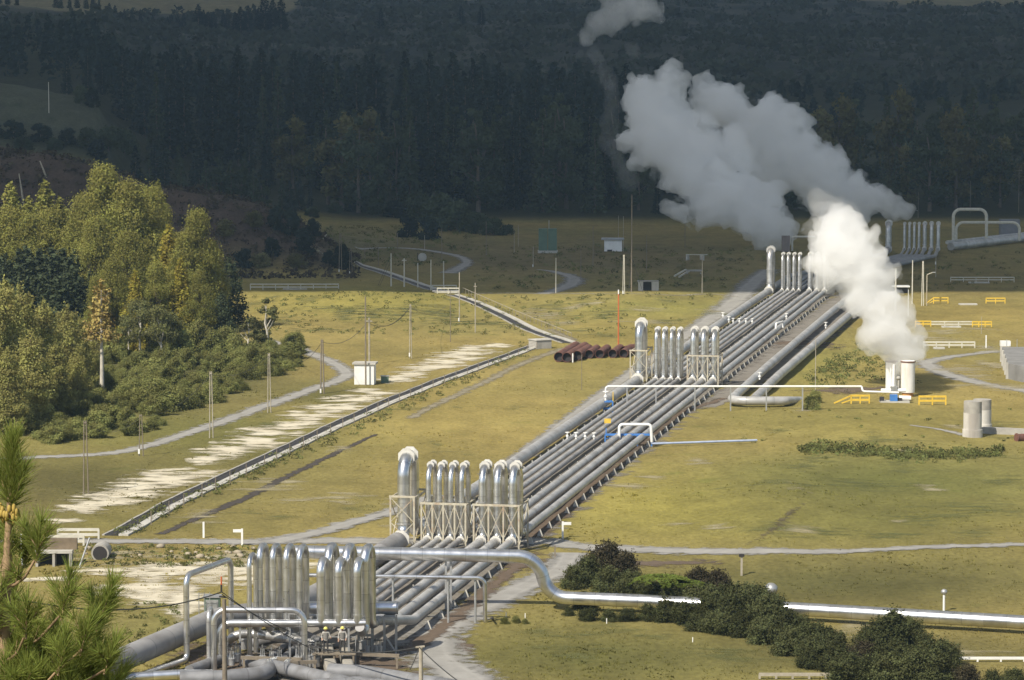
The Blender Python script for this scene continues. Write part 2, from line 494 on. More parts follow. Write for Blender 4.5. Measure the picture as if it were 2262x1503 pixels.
# ================================================================== THE SETTING
# ------------------------------------------------------------------ ground
def ground_colour(x, y, z):
    px, py = proj(x, y, z)
    n = len(px)
    c = np.empty((n, 3))
    c[:] = (0.258, 0.203, 0.070)
    lush = np.clip(0.5 + 0.9 * waves(x, y, 60, 4) + 0.5 * waves(x, y, 23, 8), 0, 1)[:, None]
    c = c * (1 - 0.45 * lush) + np.array((0.178, 0.168, 0.056)) * 0.45 * lush
    spots = [                                   # grass and ground tones, by place; left meadow set darker
        (1000, 920, 260, 120, (0.285, 0.225, 0.072), 0.6),
        (1330, 760, 140, 60, (0.27, 0.215, 0.060), 0.5),
        (1470, 1120, 250, 75, (0.285, 0.240, 0.058), 0.85),
        (1760, 800, 150, 60, (0.22, 0.215, 0.055), 0.6),
        (1500, 680, 260, 35, (0.22, 0.215, 0.055), 0.6),
        (800, 660, 330, 40, (0.245, 0.215, 0.050), 0.7),
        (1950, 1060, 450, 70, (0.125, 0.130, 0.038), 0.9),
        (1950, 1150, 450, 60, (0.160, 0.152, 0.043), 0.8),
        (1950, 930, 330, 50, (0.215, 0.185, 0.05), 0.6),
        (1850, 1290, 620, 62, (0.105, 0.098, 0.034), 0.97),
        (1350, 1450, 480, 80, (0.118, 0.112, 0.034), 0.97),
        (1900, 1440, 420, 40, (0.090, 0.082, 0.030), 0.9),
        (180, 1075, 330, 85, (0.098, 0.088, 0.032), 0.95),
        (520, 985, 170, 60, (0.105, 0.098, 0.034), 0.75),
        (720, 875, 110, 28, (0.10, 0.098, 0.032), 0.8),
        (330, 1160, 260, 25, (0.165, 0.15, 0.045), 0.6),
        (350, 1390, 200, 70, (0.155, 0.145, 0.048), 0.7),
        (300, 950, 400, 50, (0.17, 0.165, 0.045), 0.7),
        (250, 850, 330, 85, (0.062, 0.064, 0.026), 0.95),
        (520, 815, 110, 45, (0.062, 0.064, 0.026), 0.8),
        (1250, 570, 500, 50, (0.150, 0.120, 0.060), 0.8),
        (2150, 600, 260, 45, (0.165, 0.130, 0.045), 0.7),
        (2100, 700, 260, 40, (0.235, 0.180, 0.052), 0.6),
        (760, 540, 200, 35, (0.115, 0.110, 0.060), 0.7),
    ]
    for (a, b, ra, rb, col, wt) in spots:
        g = np.exp(-((px - a) / ra) ** 2 - ((py - b) / rb) ** 2)[:, None] * wt
        c = c * (1 - g) + np.array(col) * g
    # spoil ridge, forest floor, hills
    rid = (np.interp(px, [-900, 0, 520, 700, 770, 5000], [1, 1, 1, 1, 0, 0]) * sstep(574, 590, y) * (1 - sstep(655, 700, y)))[:, None]
    c = c * (1 - rid) + np.array((0.088, 0.062, 0.048)) * rid
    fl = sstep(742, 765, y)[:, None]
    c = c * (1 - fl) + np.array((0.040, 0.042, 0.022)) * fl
    kn = (np.interp(px, [-2000, 215, 260, 5000], [1, 1, 0, 0]) * sstep(745, 765, y) * (1 - sstep(830, 850, y)))[:, None]
    c = c * (1 - kn) + np.array((0.078, 0.083, 0.055)) * kn
    hill = sstep(1150, 1350, y)[:, None]
    mot = np.clip(0.5 + 1.1 * waves(x, y, 70, 7) + 0.7 * waves(x, y, 31, 12), 0, 1)[:, None]
    c = c * (1 - hill) + (np.array((0.042, 0.048, 0.040)) * (1 - mot) + np.array((0.085, 0.085, 0.064)) * mot) * hill
    wob = 6 * waves(x, y, 90, 15)
    edge = np.interp(px, [-400, 0, 30, 90, 350, 520, 640, 690, 880, 1040, 1180, 1700, 1900, 2020, 2262, 2700],
                     [38, 30, 42, 44, 30, 34, 24, -12, -6, 4, -25, -20, 0, 12, 14, 18])
    pas = (sstep(-3, 3, edge + wob - py) * sstep(1300, 1500, y))[:, None]
    c = c * (1 - pas) + np.array((0.225, 0.195, 0.105)) * pas
    return c

def build_ground():
    rows = np.concatenate([np.arange(-70, 190, 6.0), np.arange(190, 570, 1.25), np.arange(570, 1000, 3.0), np.arange(1000, 3600, 16.0)])
    u = np.concatenate([[-1.6, -1.0, -0.6, -0.42], np.linspace(-0.32, 0.32, 420), [0.42, 0.6, 1.0, 1.6]])
    Y, U = np.meshgrid(rows, u, indexing='ij')
    X = U * (Y + 110)
    x, y = X.ravel(), Y.ravel()
    z = H(x, y)
    nr, nc = Y.shape
    i = np.arange(nr - 1)[:, None] * nc + np.arange(nc - 1)[None, :]
    F = np.stack([i, i + 1, i + nc + 1, i + nc], -1).reshape(-1, 4)
    c = ground_colour(x, np.maximum(y, 60), np.where(y < 90, 0, z))
    m, t, b, out = new_mat('meadow')
    at = N(t, 'ShaderNodeAttribute', attribute_name='grass_tone')
    geo = N(t, 'ShaderNodeNewGeometry')
    fac = None
    for (sc, lo, hi, st) in ((0.045, 0.82, 1.18, (1, 0.6, 1)), (0.35, 0.84, 1.16, (1, 0.45, 1)), (2.2, 0.80, 1.20, (1, 0.6, 1))):
        mp = N(t, 'ShaderNodeMapping'); mp.inputs['Scale'].default_value = st
        t.links.new(geo.outputs['Position'], mp.inputs['Vector'])
        nz = N(t, 'ShaderNodeTexNoise'); nz.inputs['Scale'].default_value = sc; nz.inputs['Detail'].default_value = 6; nz.inputs['Roughness'].default_value = 0.6
        t.links.new(mp.outputs[0], nz.inputs['Vector'])
        mr = N(t, 'ShaderNodeMapRange'); mr.inputs['From Min'].default_value = 0.3; mr.inputs['From Max'].default_value = 0.7
        mr.inputs['To Min'].default_value = lo; mr.inputs['To Max'].default_value = hi
        t.links.new(nz.outputs[0], mr.inputs['Value'])
        if fac is None: fac = mr.outputs[0]
        else:
            q = N(t, 'ShaderNodeMath', operation='MULTIPLY'); t.links.new(fac, q.inputs[0]); t.links.new(mr.outputs[0], q.inputs[1]); fac = q.outputs[0]
        last = nz
    sc = N(t, 'ShaderNodeVectorMath', operation='SCALE'); t.links.new(at.outputs['Color'], sc.inputs[0]); t.links.new(fac, sc.inputs['Scale'])
    # bare straw-coloured flecks and dark weeds
    n3 = N(t, 'ShaderNodeTexNoise'); n3.inputs['Scale'].default_value = 0.16; n3.inputs['Detail'].default_value = 8; n3.inputs['Roughness'].default_value = 0.68
    mp = N(t, 'ShaderNodeMapping'); mp.inputs['Scale'].default_value = (0.55, 0.9, 1); t.links.new(geo.outputs['Position'], mp.inputs['Vector']); t.links.new(mp.outputs[0], n3.inputs['Vector'])
    r = N(t, 'ShaderNodeMapRange'); r.inputs['From Min'].default_value = 0.60; r.inputs['From Max'].default_value = 0.72; r.inputs['To Max'].default_value = 0.55
    t.links.new(n3.outputs[0], r.inputs['Value'])
    mi = N(t, 'ShaderNodeMix', data_type='RGBA', blend_type='MULTIPLY'); t.links.new(r.outputs[0], mi.inputs[0]); t.links.new(sc.outputs[0], mi.inputs[6]); mi.inputs[7].default_value = (1.35, 1.3, 1.5, 1)
    r2 = N(t, 'ShaderNodeMapRange'); r2.inputs['From Min'].default_value = 0.40; r2.inputs['From Max'].default_value = 0.30; r2.inputs['To Max'].default_value = 0.6
    t.links.new(n3.outputs[0], r2.inputs['Value'])
    m2 = N(t, 'ShaderNodeMix', data_type='RGBA', blend_type='MULTIPLY'); t.links.new(r2.outputs[0], m2.inputs[0]); t.links.new(mi.outputs[2], m2.inputs[6]); m2.inputs[7].default_value = (0.62, 0.78, 0.6, 1)
    t.links.new(m2.outputs[2], b.inputs['Base Color'])
    b.inputs['Roughness'].default_value = 1.0
    b.inputs['Specular IOR Level'].default_value = 0.1
    bp = N(t, 'ShaderNodeBump'); bp.inputs['Strength'].default_value = 0.6; bp.inputs['Distance'].default_value = 0.25
    t.links.new(last.outputs[0], bp.inputs['Height']); t.links.new(bp.outputs[0], b.inputs['Normal'])
    col4 = np.concatenate([c, np.ones((len(c), 1))], 1)
    o = np_mesh('ground', np.stack([x, y, z], 1), F, m, attrs={'grass_tone': ('FLOAT_COLOR', col4)}, smooth=True)
    return tag(o, 'grassy valley floor rising into dark hills', 'ground', kind='structure')

build_ground()

# ------------------------------------------------------------------ roads, tracks and bare earth, draped on the ground
def smooth_line(P, step=1.5):
    P = [np.array(p, float) for p in P]
    Q = [2 * P[0] - P[1]] + P + [2 * P[-1] - P[-2]]
    out = []
    for i in range(1, len(Q) - 2):
        L = np.linalg.norm(Q[i + 1] - Q[i])
        k = max(2, int(L / step))
        for j in range(k):
            t = j / k
            out.append(0.5 * ((2 * Q[i]) + (-Q[i - 1] + Q[i + 1]) * t + (2 * Q[i - 1] - 5 * Q[i] + 4 * Q[i + 1] - Q[i + 2]) * t * t + (-Q[i - 1] + 3 * Q[i] - 3 * Q[i + 1] + Q[i + 2]) * t ** 3))
    out.append(P[-1])
    return np.array(out)

ROADLINES = []

def ribbon(name, pts, width, m, lift=0.03, label=None, cat=None, kind='structure', px=True, step=1.5, cols=9, keep=True):
    P = [tuple(GT(a, b))[:2] for (a, b) in pts] if px else pts
    L = smooth_line(P, step)
    n = len(L)
    wd = np.interp(np.linspace(0, 1, n), np.linspace(0, 1, len(width)), width) if isinstance(width, (list, tuple)) else np.full(n, width)
    T = np.gradient(L, axis=0); T /= np.linalg.norm(T, axis=1)[:, None] + 1e-9
    Nn = np.stack([-T[:, 1], T[:, 0]], 1)
    f = np.linspace(-0.5, 0.5, cols)
    XY = L[:, None, :] + Nn[:, None, :] * (f[None, :, None] * wd[:, None, None])
    x, y = XY[..., 0].ravel(), XY[..., 1].ravel()
    z = H(x, y) + lift
    e = np.tile(1 - np.abs(f) * 2, n)
    i = np.arange(n - 1)[:, None] * cols + np.arange(cols - 1)[None, :]
    F = np.stack([i, i + 1, i + cols + 1, i + cols], -1).reshape(-1, 4)
    o = np_mesh(name, np.stack([x, y, z], 1), F, m, attrs={'edge': ('FLOAT', e)}, smooth=True)
    if keep: ROADLINES.append((L, wd))
    return tag(o, label, cat, kind=kind)

def patches(name, blobs, m, lift=0.02, label=None, cat=None, seed=1, kind='structure'):
    """bare ground: overlapping ragged ovals (px, py, half width m, half depth m, turn)"""
    V, F, E = [], [], []
    r = random.Random(seed)
    lay = 0
    for (a, b, rx, ry, ang) in blobs:
        c = GT(a, b); o = len(V)
        seg, rings = 40, 7
        ph = [r.uniform(0, 6.28) for _ in range(4)]
        ca, sa = math.cos(ang), math.sin(ang)
        zl = lift + 0.006 * (lay % 5); lay += 1
        V.append((c.x, c.y, Hs(c.x, c.y) + zl)); E.append(1.0)
        for k in range(1, rings + 1):
            q = k / rings
            for j in range(seg):
                t = 6.283185 * j / seg
                rr = q * (1 + 0.16 * math.sin(2 * t + ph[0]) + 0.1 * math.sin(3 * t + ph[1]) + 0.07 * math.sin(5 * t + ph[2]))
                X, Y = rx * rr * math.cos(t), ry * rr * math.sin(t)
                x, y = c.x + X * ca - Y * sa, c.y + X * sa + Y * ca
                V.append((x, y, Hs(x, y) + zl)); E.append(1 - q)
        for j in range(seg):
            F.append((o, o + 1 + j, o + 1 + (j + 1) % seg, o + 1 + (j + 1) % seg))
        for k in range(rings - 1):
            for j in range(seg):
                q0, q1 = o + 1 + k * seg + j, o + 1 + k * seg + (j + 1) % seg
                F.append((q0, q0 + seg, q1 + seg, q1))
    me = bpy.data.meshes.new(name)
    me.from_pydata(V, [], [f[:3] if f[2] == f[3] else f for f in F])
    me.materials.append(m)
    at = me.attributes.new('edge', 'FLOAT', 'POINT'); at.data.foreach_set('value', E)
    me.polygons.foreach_set('use_smooth', [True] * len(me.polygons))
    ob = bpy.data.objects.new(name, me); COL.objects.link(ob)
    return tag(ob, label, cat, kind=kind)

M['gravel'] = sheet_mat('road_gravel', (0.33, 0.315, 0.285), (0.24, 0.228, 0.205), 0.5, 0.9, 0.8, tracks=True, soft=0.5)
M['gravel_dark'] = sheet_mat('corridor_gravel', (0.235, 0.215, 0.185), (0.15, 0.132, 0.108), 0.5, 0.6, 0.4)
M['track'] = sheet_mat('dirt_track', (0.27, 0.235, 0.165), (0.20, 0.17, 0.105), 0.5, 1.3, 0.9, soft=0.8)
M['pumice'] = sheet_mat('pumice', (0.64, 0.585, 0.45), (0.52, 0.455, 0.33), 0.5, 1.6, 0.7, stretch=(0.42, 0.8, 1), soft=0.7)
M['pumice_soft'] = sheet_mat('pumice_thin', (0.42, 0.37, 0.24), (0.33, 0.28, 0.15), 0.6, 2.2, 0.7, stretch=(0.35, 0.8, 1), soft=1.3, opac=0.75)
M['mud'] = sheet_mat('brown_earth', (0.15, 0.105, 0.07), (0.095, 0.068, 0.045), 0.7, 1.4, 0.7, soft=0.7)
M['mud_soft'] = sheet_mat('rutted_earth', (0.15, 0.115, 0.06), (0.11, 0.09, 0.045), 0.7, 1.8, 1.0, soft=1.2, opac=0.6)
M['ditch'] = sheet_mat('ditch_earth', (0.062, 0.048, 0.038), (0.04, 0.032, 0.026), 0.7, 1.1, 0.9, soft=0.5)
M['rank'] = sheet_mat('rank_grass', (0.115, 0.125, 0.034), (0.15, 0.15, 0.042), 0.8, 2.2, 0.8, stretch=(0.4, 0.8, 1), soft=1.5, opac=0.6)

ribbon('road', [(-160, 1022), (60, 1012), (230, 1003), (330, 984), (460, 942), (590, 896), (690, 860), (752, 838), (764, 822), (735, 802), (688, 782), (640, 764), (590, 752)], [3.2, 3.2, 3.4, 3.6, 3.6, 3.4, 3.4, 3.0], M['gravel'], 0.03, 'pale gravel road curving round the foot of the grove', 'road')
ribbon('road', [(-150, 1196), (100, 1196), (300, 1197), (480, 1198), (640, 1196), (800, 1196), (1000, 1200), (1180, 1196), (1300, 1210), (1500, 1218), (1750, 1219), (1950, 1215), (2262, 1204), (2420, 1196)], [3.0, 3.0, 3.2, 3.6, 4.5, 5, 5, 4.6, 5.5, 4.2, 3, 2.8, 2.8, 2.8], M['gravel'], 0.05, 'straight gravel road crossing the meadow under the pipes', 'road')
ribbon('road', [(600, 1200), (700, 1178), (790, 1152), (868, 1130), (960, 1095)], [5, 3.6, 3.2, 3.0, 2.6], M['gravel'], 0.07, 'gravel branch road climbing to the tall pipe loops', 'road')
ribbon('road', [(1260, 1222), (1235, 1260), (1175, 1288), (1110, 1318), (1040, 1352), (975, 1388), (950, 1420), (965, 1452), (1010, 1486), (1090, 1540), (1180, 1600)], [4.2, 4.4, 4.8, 5.2, 5.6, 6.2, 6.6, 6.0, 5.2, 5.0], M['gravel'], 0.04, 'gravel road bending past the end of the pipes', 'road')
ribbon('road', [(2330, 772), (2210, 776), (2120, 786), (2050, 800), (2070, 818), (2120, 836), (2190, 852), (2262, 864), (2400, 890)], [3.2, 3.2, 3.4, 4.5, 4.5, 3.8, 3.4, 3.4], M['gravel'], 0.03, 'gravel road hooking back behind the steaming silencer', 'road')
ribbon('road', [(790, 549), (840, 548), (900, 549), (960, 556), (1010, 566), (1032, 580), (1012, 594), (990, 604)], [4, 3.5, 3.5, 3.2, 3.5, 4.6, 5.5], M['gravel'], 0.03, 'shaded gravel road winding below the forest', 'road')
ribbon('road', [(1190, 596), (1230, 602), (1266, 614), (1262, 628), (1235, 640), (1200, 650)], [1.6, 3.6, 5.2, 6.0, 5.2, 4], M['gravel'], 0.03, 'shaded gravel bend beside a tall post', 'road')
ribbon('path', [(1040, 648), (1250, 649), (1420, 650), (1560, 650), (1625, 656)], 2.2, M['track'], 0.03, 'pale track along the edge of the cloud shade', 'path')
ribbon('path', [(1700, 596), (1668, 622), (1640, 650), (1612, 676), (1480, 765), (1360, 850), (1180, 985), (1080, 1052)], [6, 7, 7, 5, 3.2, 3, 3, 3], M['gravel'], 0.03, 'grey service track beside the pipe bundle', 'path')
ribbon('path', [(905, 925), (960, 896), (1060, 850), (1150, 805), (1240, 772), (1270, 758), (1215, 728)], [1.8, 2.2, 2.4, 2.4, 2.4, 2.0], M['track'], 0.03, 'gravel strip between the drain and the yellow grass', 'path')
ribbon('path', [(2010, 940), (2070, 948), (2135, 962)], [1.4, 2.0, 2.2], M['gravel'], 0.03, 'short gravel strip leading to the concrete silencers', 'path')
ribbon('dirt_bank', [(1165, 1195), (1220, 1150), (1300, 1075), (1400, 985), (1500, 915), (1600, 880)], [3.4, 3.2, 3.2, 3.2, 2.6, 1.6], M['mud'], 0.045, 'brown earth bank along the pipe bundle', 'bank')
ribbon('dirt_bank', [(905, 1440), (980, 1385), (1060, 1318), (1120, 1268), (1170, 1225)], [2.6, 2.4, 2.2, 2.2, 2.4], M['mud'], 0.045, 'brown earth bank beside the bending road', 'bank')
patches('bare_ground', [(1018, 1425, 0.9, 6.0, 0.2), (1240, 1245, 2.4, 4.0, 0), (1165, 1240, 3.2, 5.0, 0), (1450, 1245, 6, 3, 0), (1880, 862, 8, 5, 0), (1760, 760, 6, 12, 0.3), (560, 1480, 9, 9, 0), (760, 1470, 9, 9, 0), (460, 1440, 3, 6, 0)], M['mud'], 0.02, 'bare brown earth beside the road', 'earth', 4)

patches('pumice_patch', [
    (470, 1015, 3.0, 5.0, 0), (500, 995, 4.3, 5.8, 0), (560, 978, 4.7, 6.5, 0), (590, 958, 4.3, 5.8, 0), (650, 940, 4.3, 6.5, 0), (690, 918, 4.3, 6.5, 0),
    (740, 902, 4.5, 6.5, 0), (790, 882, 4.8, 5.8, 0), (835, 868, 3.9, 5.0, 0), (880, 838, 3.6, 5.0, 0), (905, 828, 3.4, 5.8, 0), (950, 812, 5.2, 5.8, 0), (985, 800, 4.3, 5.8, 0),
    (1010, 790, 4.3, 5.8, 0), (1035, 780, 5.5, 6.5, 0), (1095, 764, 3.4, 3.6, 0), (1040, 770, 3.0, 4.3, 0)], M['pumice'], 0.03, 'white pumice scar running beside the drain', 'pumice', 2)
patches('pumice_patch', [(185, 1122, 2.8, 4.5, 0), (235, 1108, 5.0, 6, 0), (290, 1090, 4.2, 7, 0), (315, 1072, 5.0, 7, 0), (370, 1058, 4.6, 6, 0), (400, 1048, 5.6, 5, 0), (140, 1150, 1.9, 2.4, 0)],
        M['pumice'], 0.03, 'white pumice patch in the dark left meadow', 'pumice', 3)
patches('pumice_patch', [(470, 1262, 7.0, 8, 0), (390, 1262, 5.5, 5, 0), (560, 1262, 4.6, 9, 0), (330, 1268, 4.2, 3, 0), (625, 1252, 3.2, 6, 0), (350, 1310, 3.9, 7, 0), (405, 1325, 2.6, 7, 0), (300, 1300, 3.4, 5, 0), (230, 1262, 3, 3, 0), (100, 1282, 2.2, 2, 0), (420, 1345, 1.6, 5, 0)],
        M['pumice'], 0.03, 'white pumice bank beside the nearest pipe loops', 'pumice', 5)
patches('pumice_patch', [(1450, 1360 - 40, 3, 2, 0), (1880, 1382, 2.6, 7, 0), (2000, 1440, 4.2, 3.0, 0), (2090, 1440, 6.0, 2.0, 0), (1110, 1180, 1.2, 2, 0)], M['pumice_soft'], 0.03, 'thin pumice showing through grass near the dark shrubs', 'pumice', 6)
rb = random.Random(12)
patches('bare_ground', [(rb.uniform(420, 900), rb.uniform(985, 1170), rb.uniform(1.5, 4.5), rb.uniform(1.5, 4), 0) for _ in range(16)]
        + [(rb.uniform(1350, 2200), rb.uniform(900, 1180), rb.uniform(1.2, 3.5), rb.uniform(1.5, 4), 0) for _ in range(14)]
        + [(rb.uniform(1950, 2262), rb.uniform(680, 900), rb.uniform(2, 6), rb.uniform(3, 7), 0) for _ in range(12)]
        + [(rb.uniform(1080, 1600), rb.uniform(655, 740), rb.uniform(2, 5), rb.uniform(3, 8), 0) for _ in range(12)]
        + [(rb.uniform(150, 600), rb.uniform(1215, 1250), rb.uniform(1.2, 3), rb.uniform(1.5, 3), 0) for _ in range(14)], M['pumice_soft'], 0.02, 'thin straw and pumice patches scattered over the meadow', 'earth', 7)
patches('rank_grass_patch', [(rb.uniform(560, 1080), rb.uniform(652, 735), rb.uniform(2, 7), rb.uniform(4, 10), 0) for _ in range(26)]
        + [(rb.uniform(1130, 1650), rb.uniform(655, 745), rb.uniform(2, 5), rb.uniform(4, 9), 0) for _ in range(18)]
        + [(rb.uniform(1500, 2262), rb.uniform(930, 1185), rb.uniform(2, 7), rb.uniform(2, 6), 0) for _ in range(24)]
        + [(rb.uniform(1150, 1800), rb.uniform(1390, 1490), rb.uniform(1.5, 4), rb.uniform(1, 3), 0) for _ in range(12)]
        + [(rb.uniform(480, 1200), rb.uniform(860, 1150), rb.uniform(1, 3), rb.uniform(1.5, 4), 0) for _ in range(14)], M['rank'], 0.015, 'darker rank grass growing in patches over the meadow', 'grass', 8, kind='stuff')
patches('tyre_track', [(1730, 1150, 0.7, 9, -0.28), (1700, 1175, 0.5, 9, -0.35), (1745, 1135, .5, 8, -0.3)], M['mud_soft'], 0.035, 'dark tyre ruts in the meadow above the road', 'rut', 9)

# ================================================================== THE PIPE BUNDLE
VPX = 2501.0
_d = ray(VPX, YHOR)
PV = Vector((_d.x, _d.y, 0)).normalized()      # along the pipes, away from the viewer
PU = Vector((PV.y, -PV.x, 0))                  # to the right across them

def lat(p): return p.x * PU.x + p.y * PU.y
def alo(p): return p.x * PV.x + p.y * PV.y
def W(a, t, z): return Vector((PU.x * a + PV.x * t, PU.y * a + PV.y * t, z))

ZP = 1.0
Z0 = 2.25                                      # the nearest loops stand higher, on steelwork
def at1(px): return lat(G(px, 1190, ZP))
T1 = alo(G(1020, 1191, ZP)); T2 = alo(G(1500, 838, ZP)); T3 = alo(G(1755, 642, ZP)); T0 = alo(G(614, 1425, ZP))
# name, x at the second loop row, radius, loop height, words
PIPES = [
    ('steam_pipe', 888, 0.56, 6.6, 'thickest grey steam pipe, along the outer edge of the bundle beside the service track'),
    ('steam_pipe', 945, 0.24, 6.0, 'thin steam pipe next to the thickest pipe of the bundle'),
    ('steam_pipe', 970, 0.24, 6.0, 'second of the four thin steam pipes counted from the thickest pipe'),
    ('steam_pipe', 996, 0.24, 6.0, 'third of the four thin steam pipes counted from the thickest pipe'),
    ('steam_pipe', 1021, 0.24, 6.0, 'fourth thin steam pipe, just before the wide gap in the bundle'),
    ('steam_pipe', 1069, 0.34, 6.0, 'medium steam pipe just beyond the wide gap in the bundle'),
    ('steam_pipe', 1103, 0.34, 6.0, 'middle one of the three medium steam pipes'),
    ('steam_pipe', 1138, 0.34, 6.0, 'outermost medium steam pipe beside the brown earth bank'),
]
LAT = [at1(p[1]) for p in PIPES]
SEP = [3.4, 2.7, 2.7, 2.7, 2.7, 2.9, 2.9, 2.9]

# far loop row, after the bundle bends (seen at 1985..2090, 549)
FARX = [1962, 1987, 1997.5, 2008.5, 2019, 2029.5, 2042, 2057, 2072]
FARP = [G(x, 550, ZP) for x in FARX]

def loop_path(base, d, sep, h, r, reach):
    """up, over and down again; d is the run direction"""
    z0 = base.z
    a = base - d * reach
    b = base + d * sep
    up = Vector((0, 0, h))
    pts = [a, base, base + up, b + up, b, b + d * reach]
    return fillet(pts, [r * 1.9, sep * 0.46, sep * 0.46, r * 1.9], 7)

def add_loop(root, base, d, sep, h, r, reach, m, flanges=True):
    mb = MB(); pts = loop_path(base, d, sep, h, r, reach)
    mb.tube(pts, r * 0.94, 18)
    lo = mb.build('expansion_loop', m, root)
    if flanges:
        for q in (0.30, 0.70):
            f = MB().plate(base + d * (sep * q) + Vector((0, 0, h)), d, r * 1.34, 0.12)
            f.build('flange', M['flange'], lo)
        f = MB().plate(base - d * (r * 2.3), d, r * 1.45, 0.12); f.build('flange', M['flange'], lo)
        for zz in (h * 0.17, h * 0.52):
            MB().plate(base + Vector((0, 0, zz)), (0, 0, 1), r * 1.12, 0.10, 14).build('band', M['alu_dull'], lo)
    return lo

T4BEND = T3 + 30
for k, (nm, px, r, h, lab) in enumerate(PIPES):
    a = LAT[k]; sep = SEP[k]; reach = r * 4.2
    root = thing(nm, lab, 'pipe', W(a, T1, 0), 'steam pipes of the bundle')
    if k == 0: m_run = M['run']
    else: m_run = M['run'] if k % 2 else M['run_dark'] if k in (4,) else M['run']
    SH = 1.12 if k < 5 else 0.86
    def run(p, q, al):
        MB().tube([p, q], r, 18, a0=al).build('pipe_run', m_run, root)
    # nearest loop row
    a_front = 26.0
    if k > 0:
        add_loop(root, W(a - SH, T0, Z0), PV, 1.75 if k < 5 else 1.85, 5.4 if k < 5 else 5.45, r, .9, M['alu'], flanges=False)
        MB().tube([W(a - SH, T0 - 1.5, 2.7), W(a - SH, T0 - .85, Z0)], r * .94, 16).build('pipe_run', M['run_dark'], root)
        MB().tube(fillet([W(a - SH, T0 + 2.6, Z0), W(a - SH, T0 + 3.6, Z0), W(a, T0 + 11, ZP), W(a, T1 - reach, ZP)], 2, 4), r, 18, a0=3).build('pipe_run', m_run, root)
    else:
        pts = [W(a, T1 - reach, ZP), G(742, 1290, ZP), G(640, 1345, 1.3), G(480, 1366, 1.6), G(400, 1401, 1.6), G(240, 1470, 1.6), G(60, 1552, 1.6)]
        MB().tube(fillet(pts, 9, 6), r * 1.4, 22).build('pipe_run', M['run_dark'], root)
    add_loop(root, W(a, T1, ZP), PV, sep, h, r, reach, M['alu'])
    run(W(a, T1 + sep + reach, ZP), W(a, T2 - reach, ZP), 7)
    add_loop(root, W(a, T2, ZP), PV, sep, h, r, reach, M['alu'])
    run(W(a, T2 + sep + reach, ZP), W(a, T3 - reach, ZP), 11)
    add_loop(root, W(a, T3, ZP), PV, sep, h, r, reach, M['alu_dull'])
    # on to the far row
    fp = FARP[k if k == 0 else k + 1]
    d2 = Vector((0.16, 1.0, 0)).normalized()
    s0 = W(a, T3 + sep + reach, ZP)
    pts = fillet([s0, W(a, T4BEND, ZP), fp - d2 * (18 + 0.5 * k), fp - d2 * reach], 10, 6)
    MB().tube(pts, r, 14).build('pipe_run', M['run_dark'], root)
    add_loop(root, fp, d2, sep, 5.0, r * 1.05, reach, M['alu_dull'])

# two larger pipes that join the bundle beyond the white crossing line
def long_pipe(pts, r, lab, m, fr=2.0, grp=None, name='steam_pipe', cat='pipe', seg=18):
    root_loc = Vector(pts[len(pts) // 2])
    o = MB().tube(fillet(pts, fr, 8), r, seg).build(name, m, None, loc=Vector((root_loc.x, root_loc.y, 0)))
    return tag(o, lab, cat, grp)

pA = [G(1612, 884, 0.9), G(1700, 806, 0.9), G(1838, 688, 0.9), G(1905, 634, 0.9)]
pB = [G(1664, 884, 0.5), G(1725, 826, 0.9), G(1870, 702, 0.9), G(1930, 652, 0.9)]
long_pipe([G(1768, 886, -0.5), G(1735, 886, 0.7), G(1700, 886, 0.75), G(1612, 886, 0.75), pA[1], pA[2], pA[3]], 0.52, 'large grey pipe whose white end section turns flat along the grass', M['run'], 2.5)
long_pipe(pB, 0.55, 'outer of the two large grey pipes, ending in the ground by the white crossing line', M['run'])

# A-shaped concrete feet that carry the pipes
ft = MB()
ft.add([(-.26, -.12, 0), (.26, -.12, 0), (.26, .12, 0), (-.26, .12, 0), (-.03, -.04, .58), (.03, -.04, .58), (.03, .04, .58), (-.03, .04, .58)],
       [(3, 2, 1, 0), (4, 5, 6, 7), (0, 1, 5, 4), (1, 2, 6, 5), (2, 3, 7, 6), (3, 0, 4, 7)])
foot0 = ft.build('pipe_support', M['pale_concrete'])
n_f = 0
for row, (off, lab) in enumerate([
        (LAT[7] + 0.62, 'pointed pale concrete foot under the outermost medium pipe, on the side of the earth bank'),
        (LAT[4] + 0.48, 'pointed pale concrete foot in the wide gap beside the thin steam pipes'),
        (LAT[0] + 0.85, 'pointed pale concrete foot beside the thickest steam pipe')]):
    t = T0 + 13
    while t < T3 - 3:
        if not any(abs(t - q - 1.3) < 3.0 for q in (T0, T1, T2, T3)):
            o = foot0 if n_f == 0 else foot0.copy()
            if n_f: COL.objects.link(o)
            p = W(off, t, 0)
            o.location = (p.x, p.y, 0.03)
            o.rotation_euler = (0, 0, math.atan2(PU.y, PU.x))
            tag(o, lab, 'pipe support', ['concrete feet along the earth bank', 'concrete feet in the wide gap', 'concrete feet beside the thickest pipe'][row])
            n_f += 1
        t += 4.4 if row != 1 else 4.9

# gravel bed under the bundle
bed = [(tuple(W((LAT[0] + LAT[7]) / 2 + 0.4, t, 0))[:2]) for t in np.arange(T0 - 26, T3 + 34, 6.0)]
ribbon('pipe_bed', bed, LAT[7] - LAT[0] + 4.6, M['gravel_dark'], 0.022, 'grey gravel bed under the pipe bundle', 'gravel', px=False, step=2)
ribbon('pipe_bed', [tuple(G(x, y))[:2] for (x, y) in ((1560, 900), (1645, 848), (1742, 768), (1835, 698), (1905, 648))], [3, 8, 11.5, 11.5, 11], M['gravel_dark'], 0.018, 'grey gravel bed under the two large outer pipes', 'gravel', px=False, step=2)

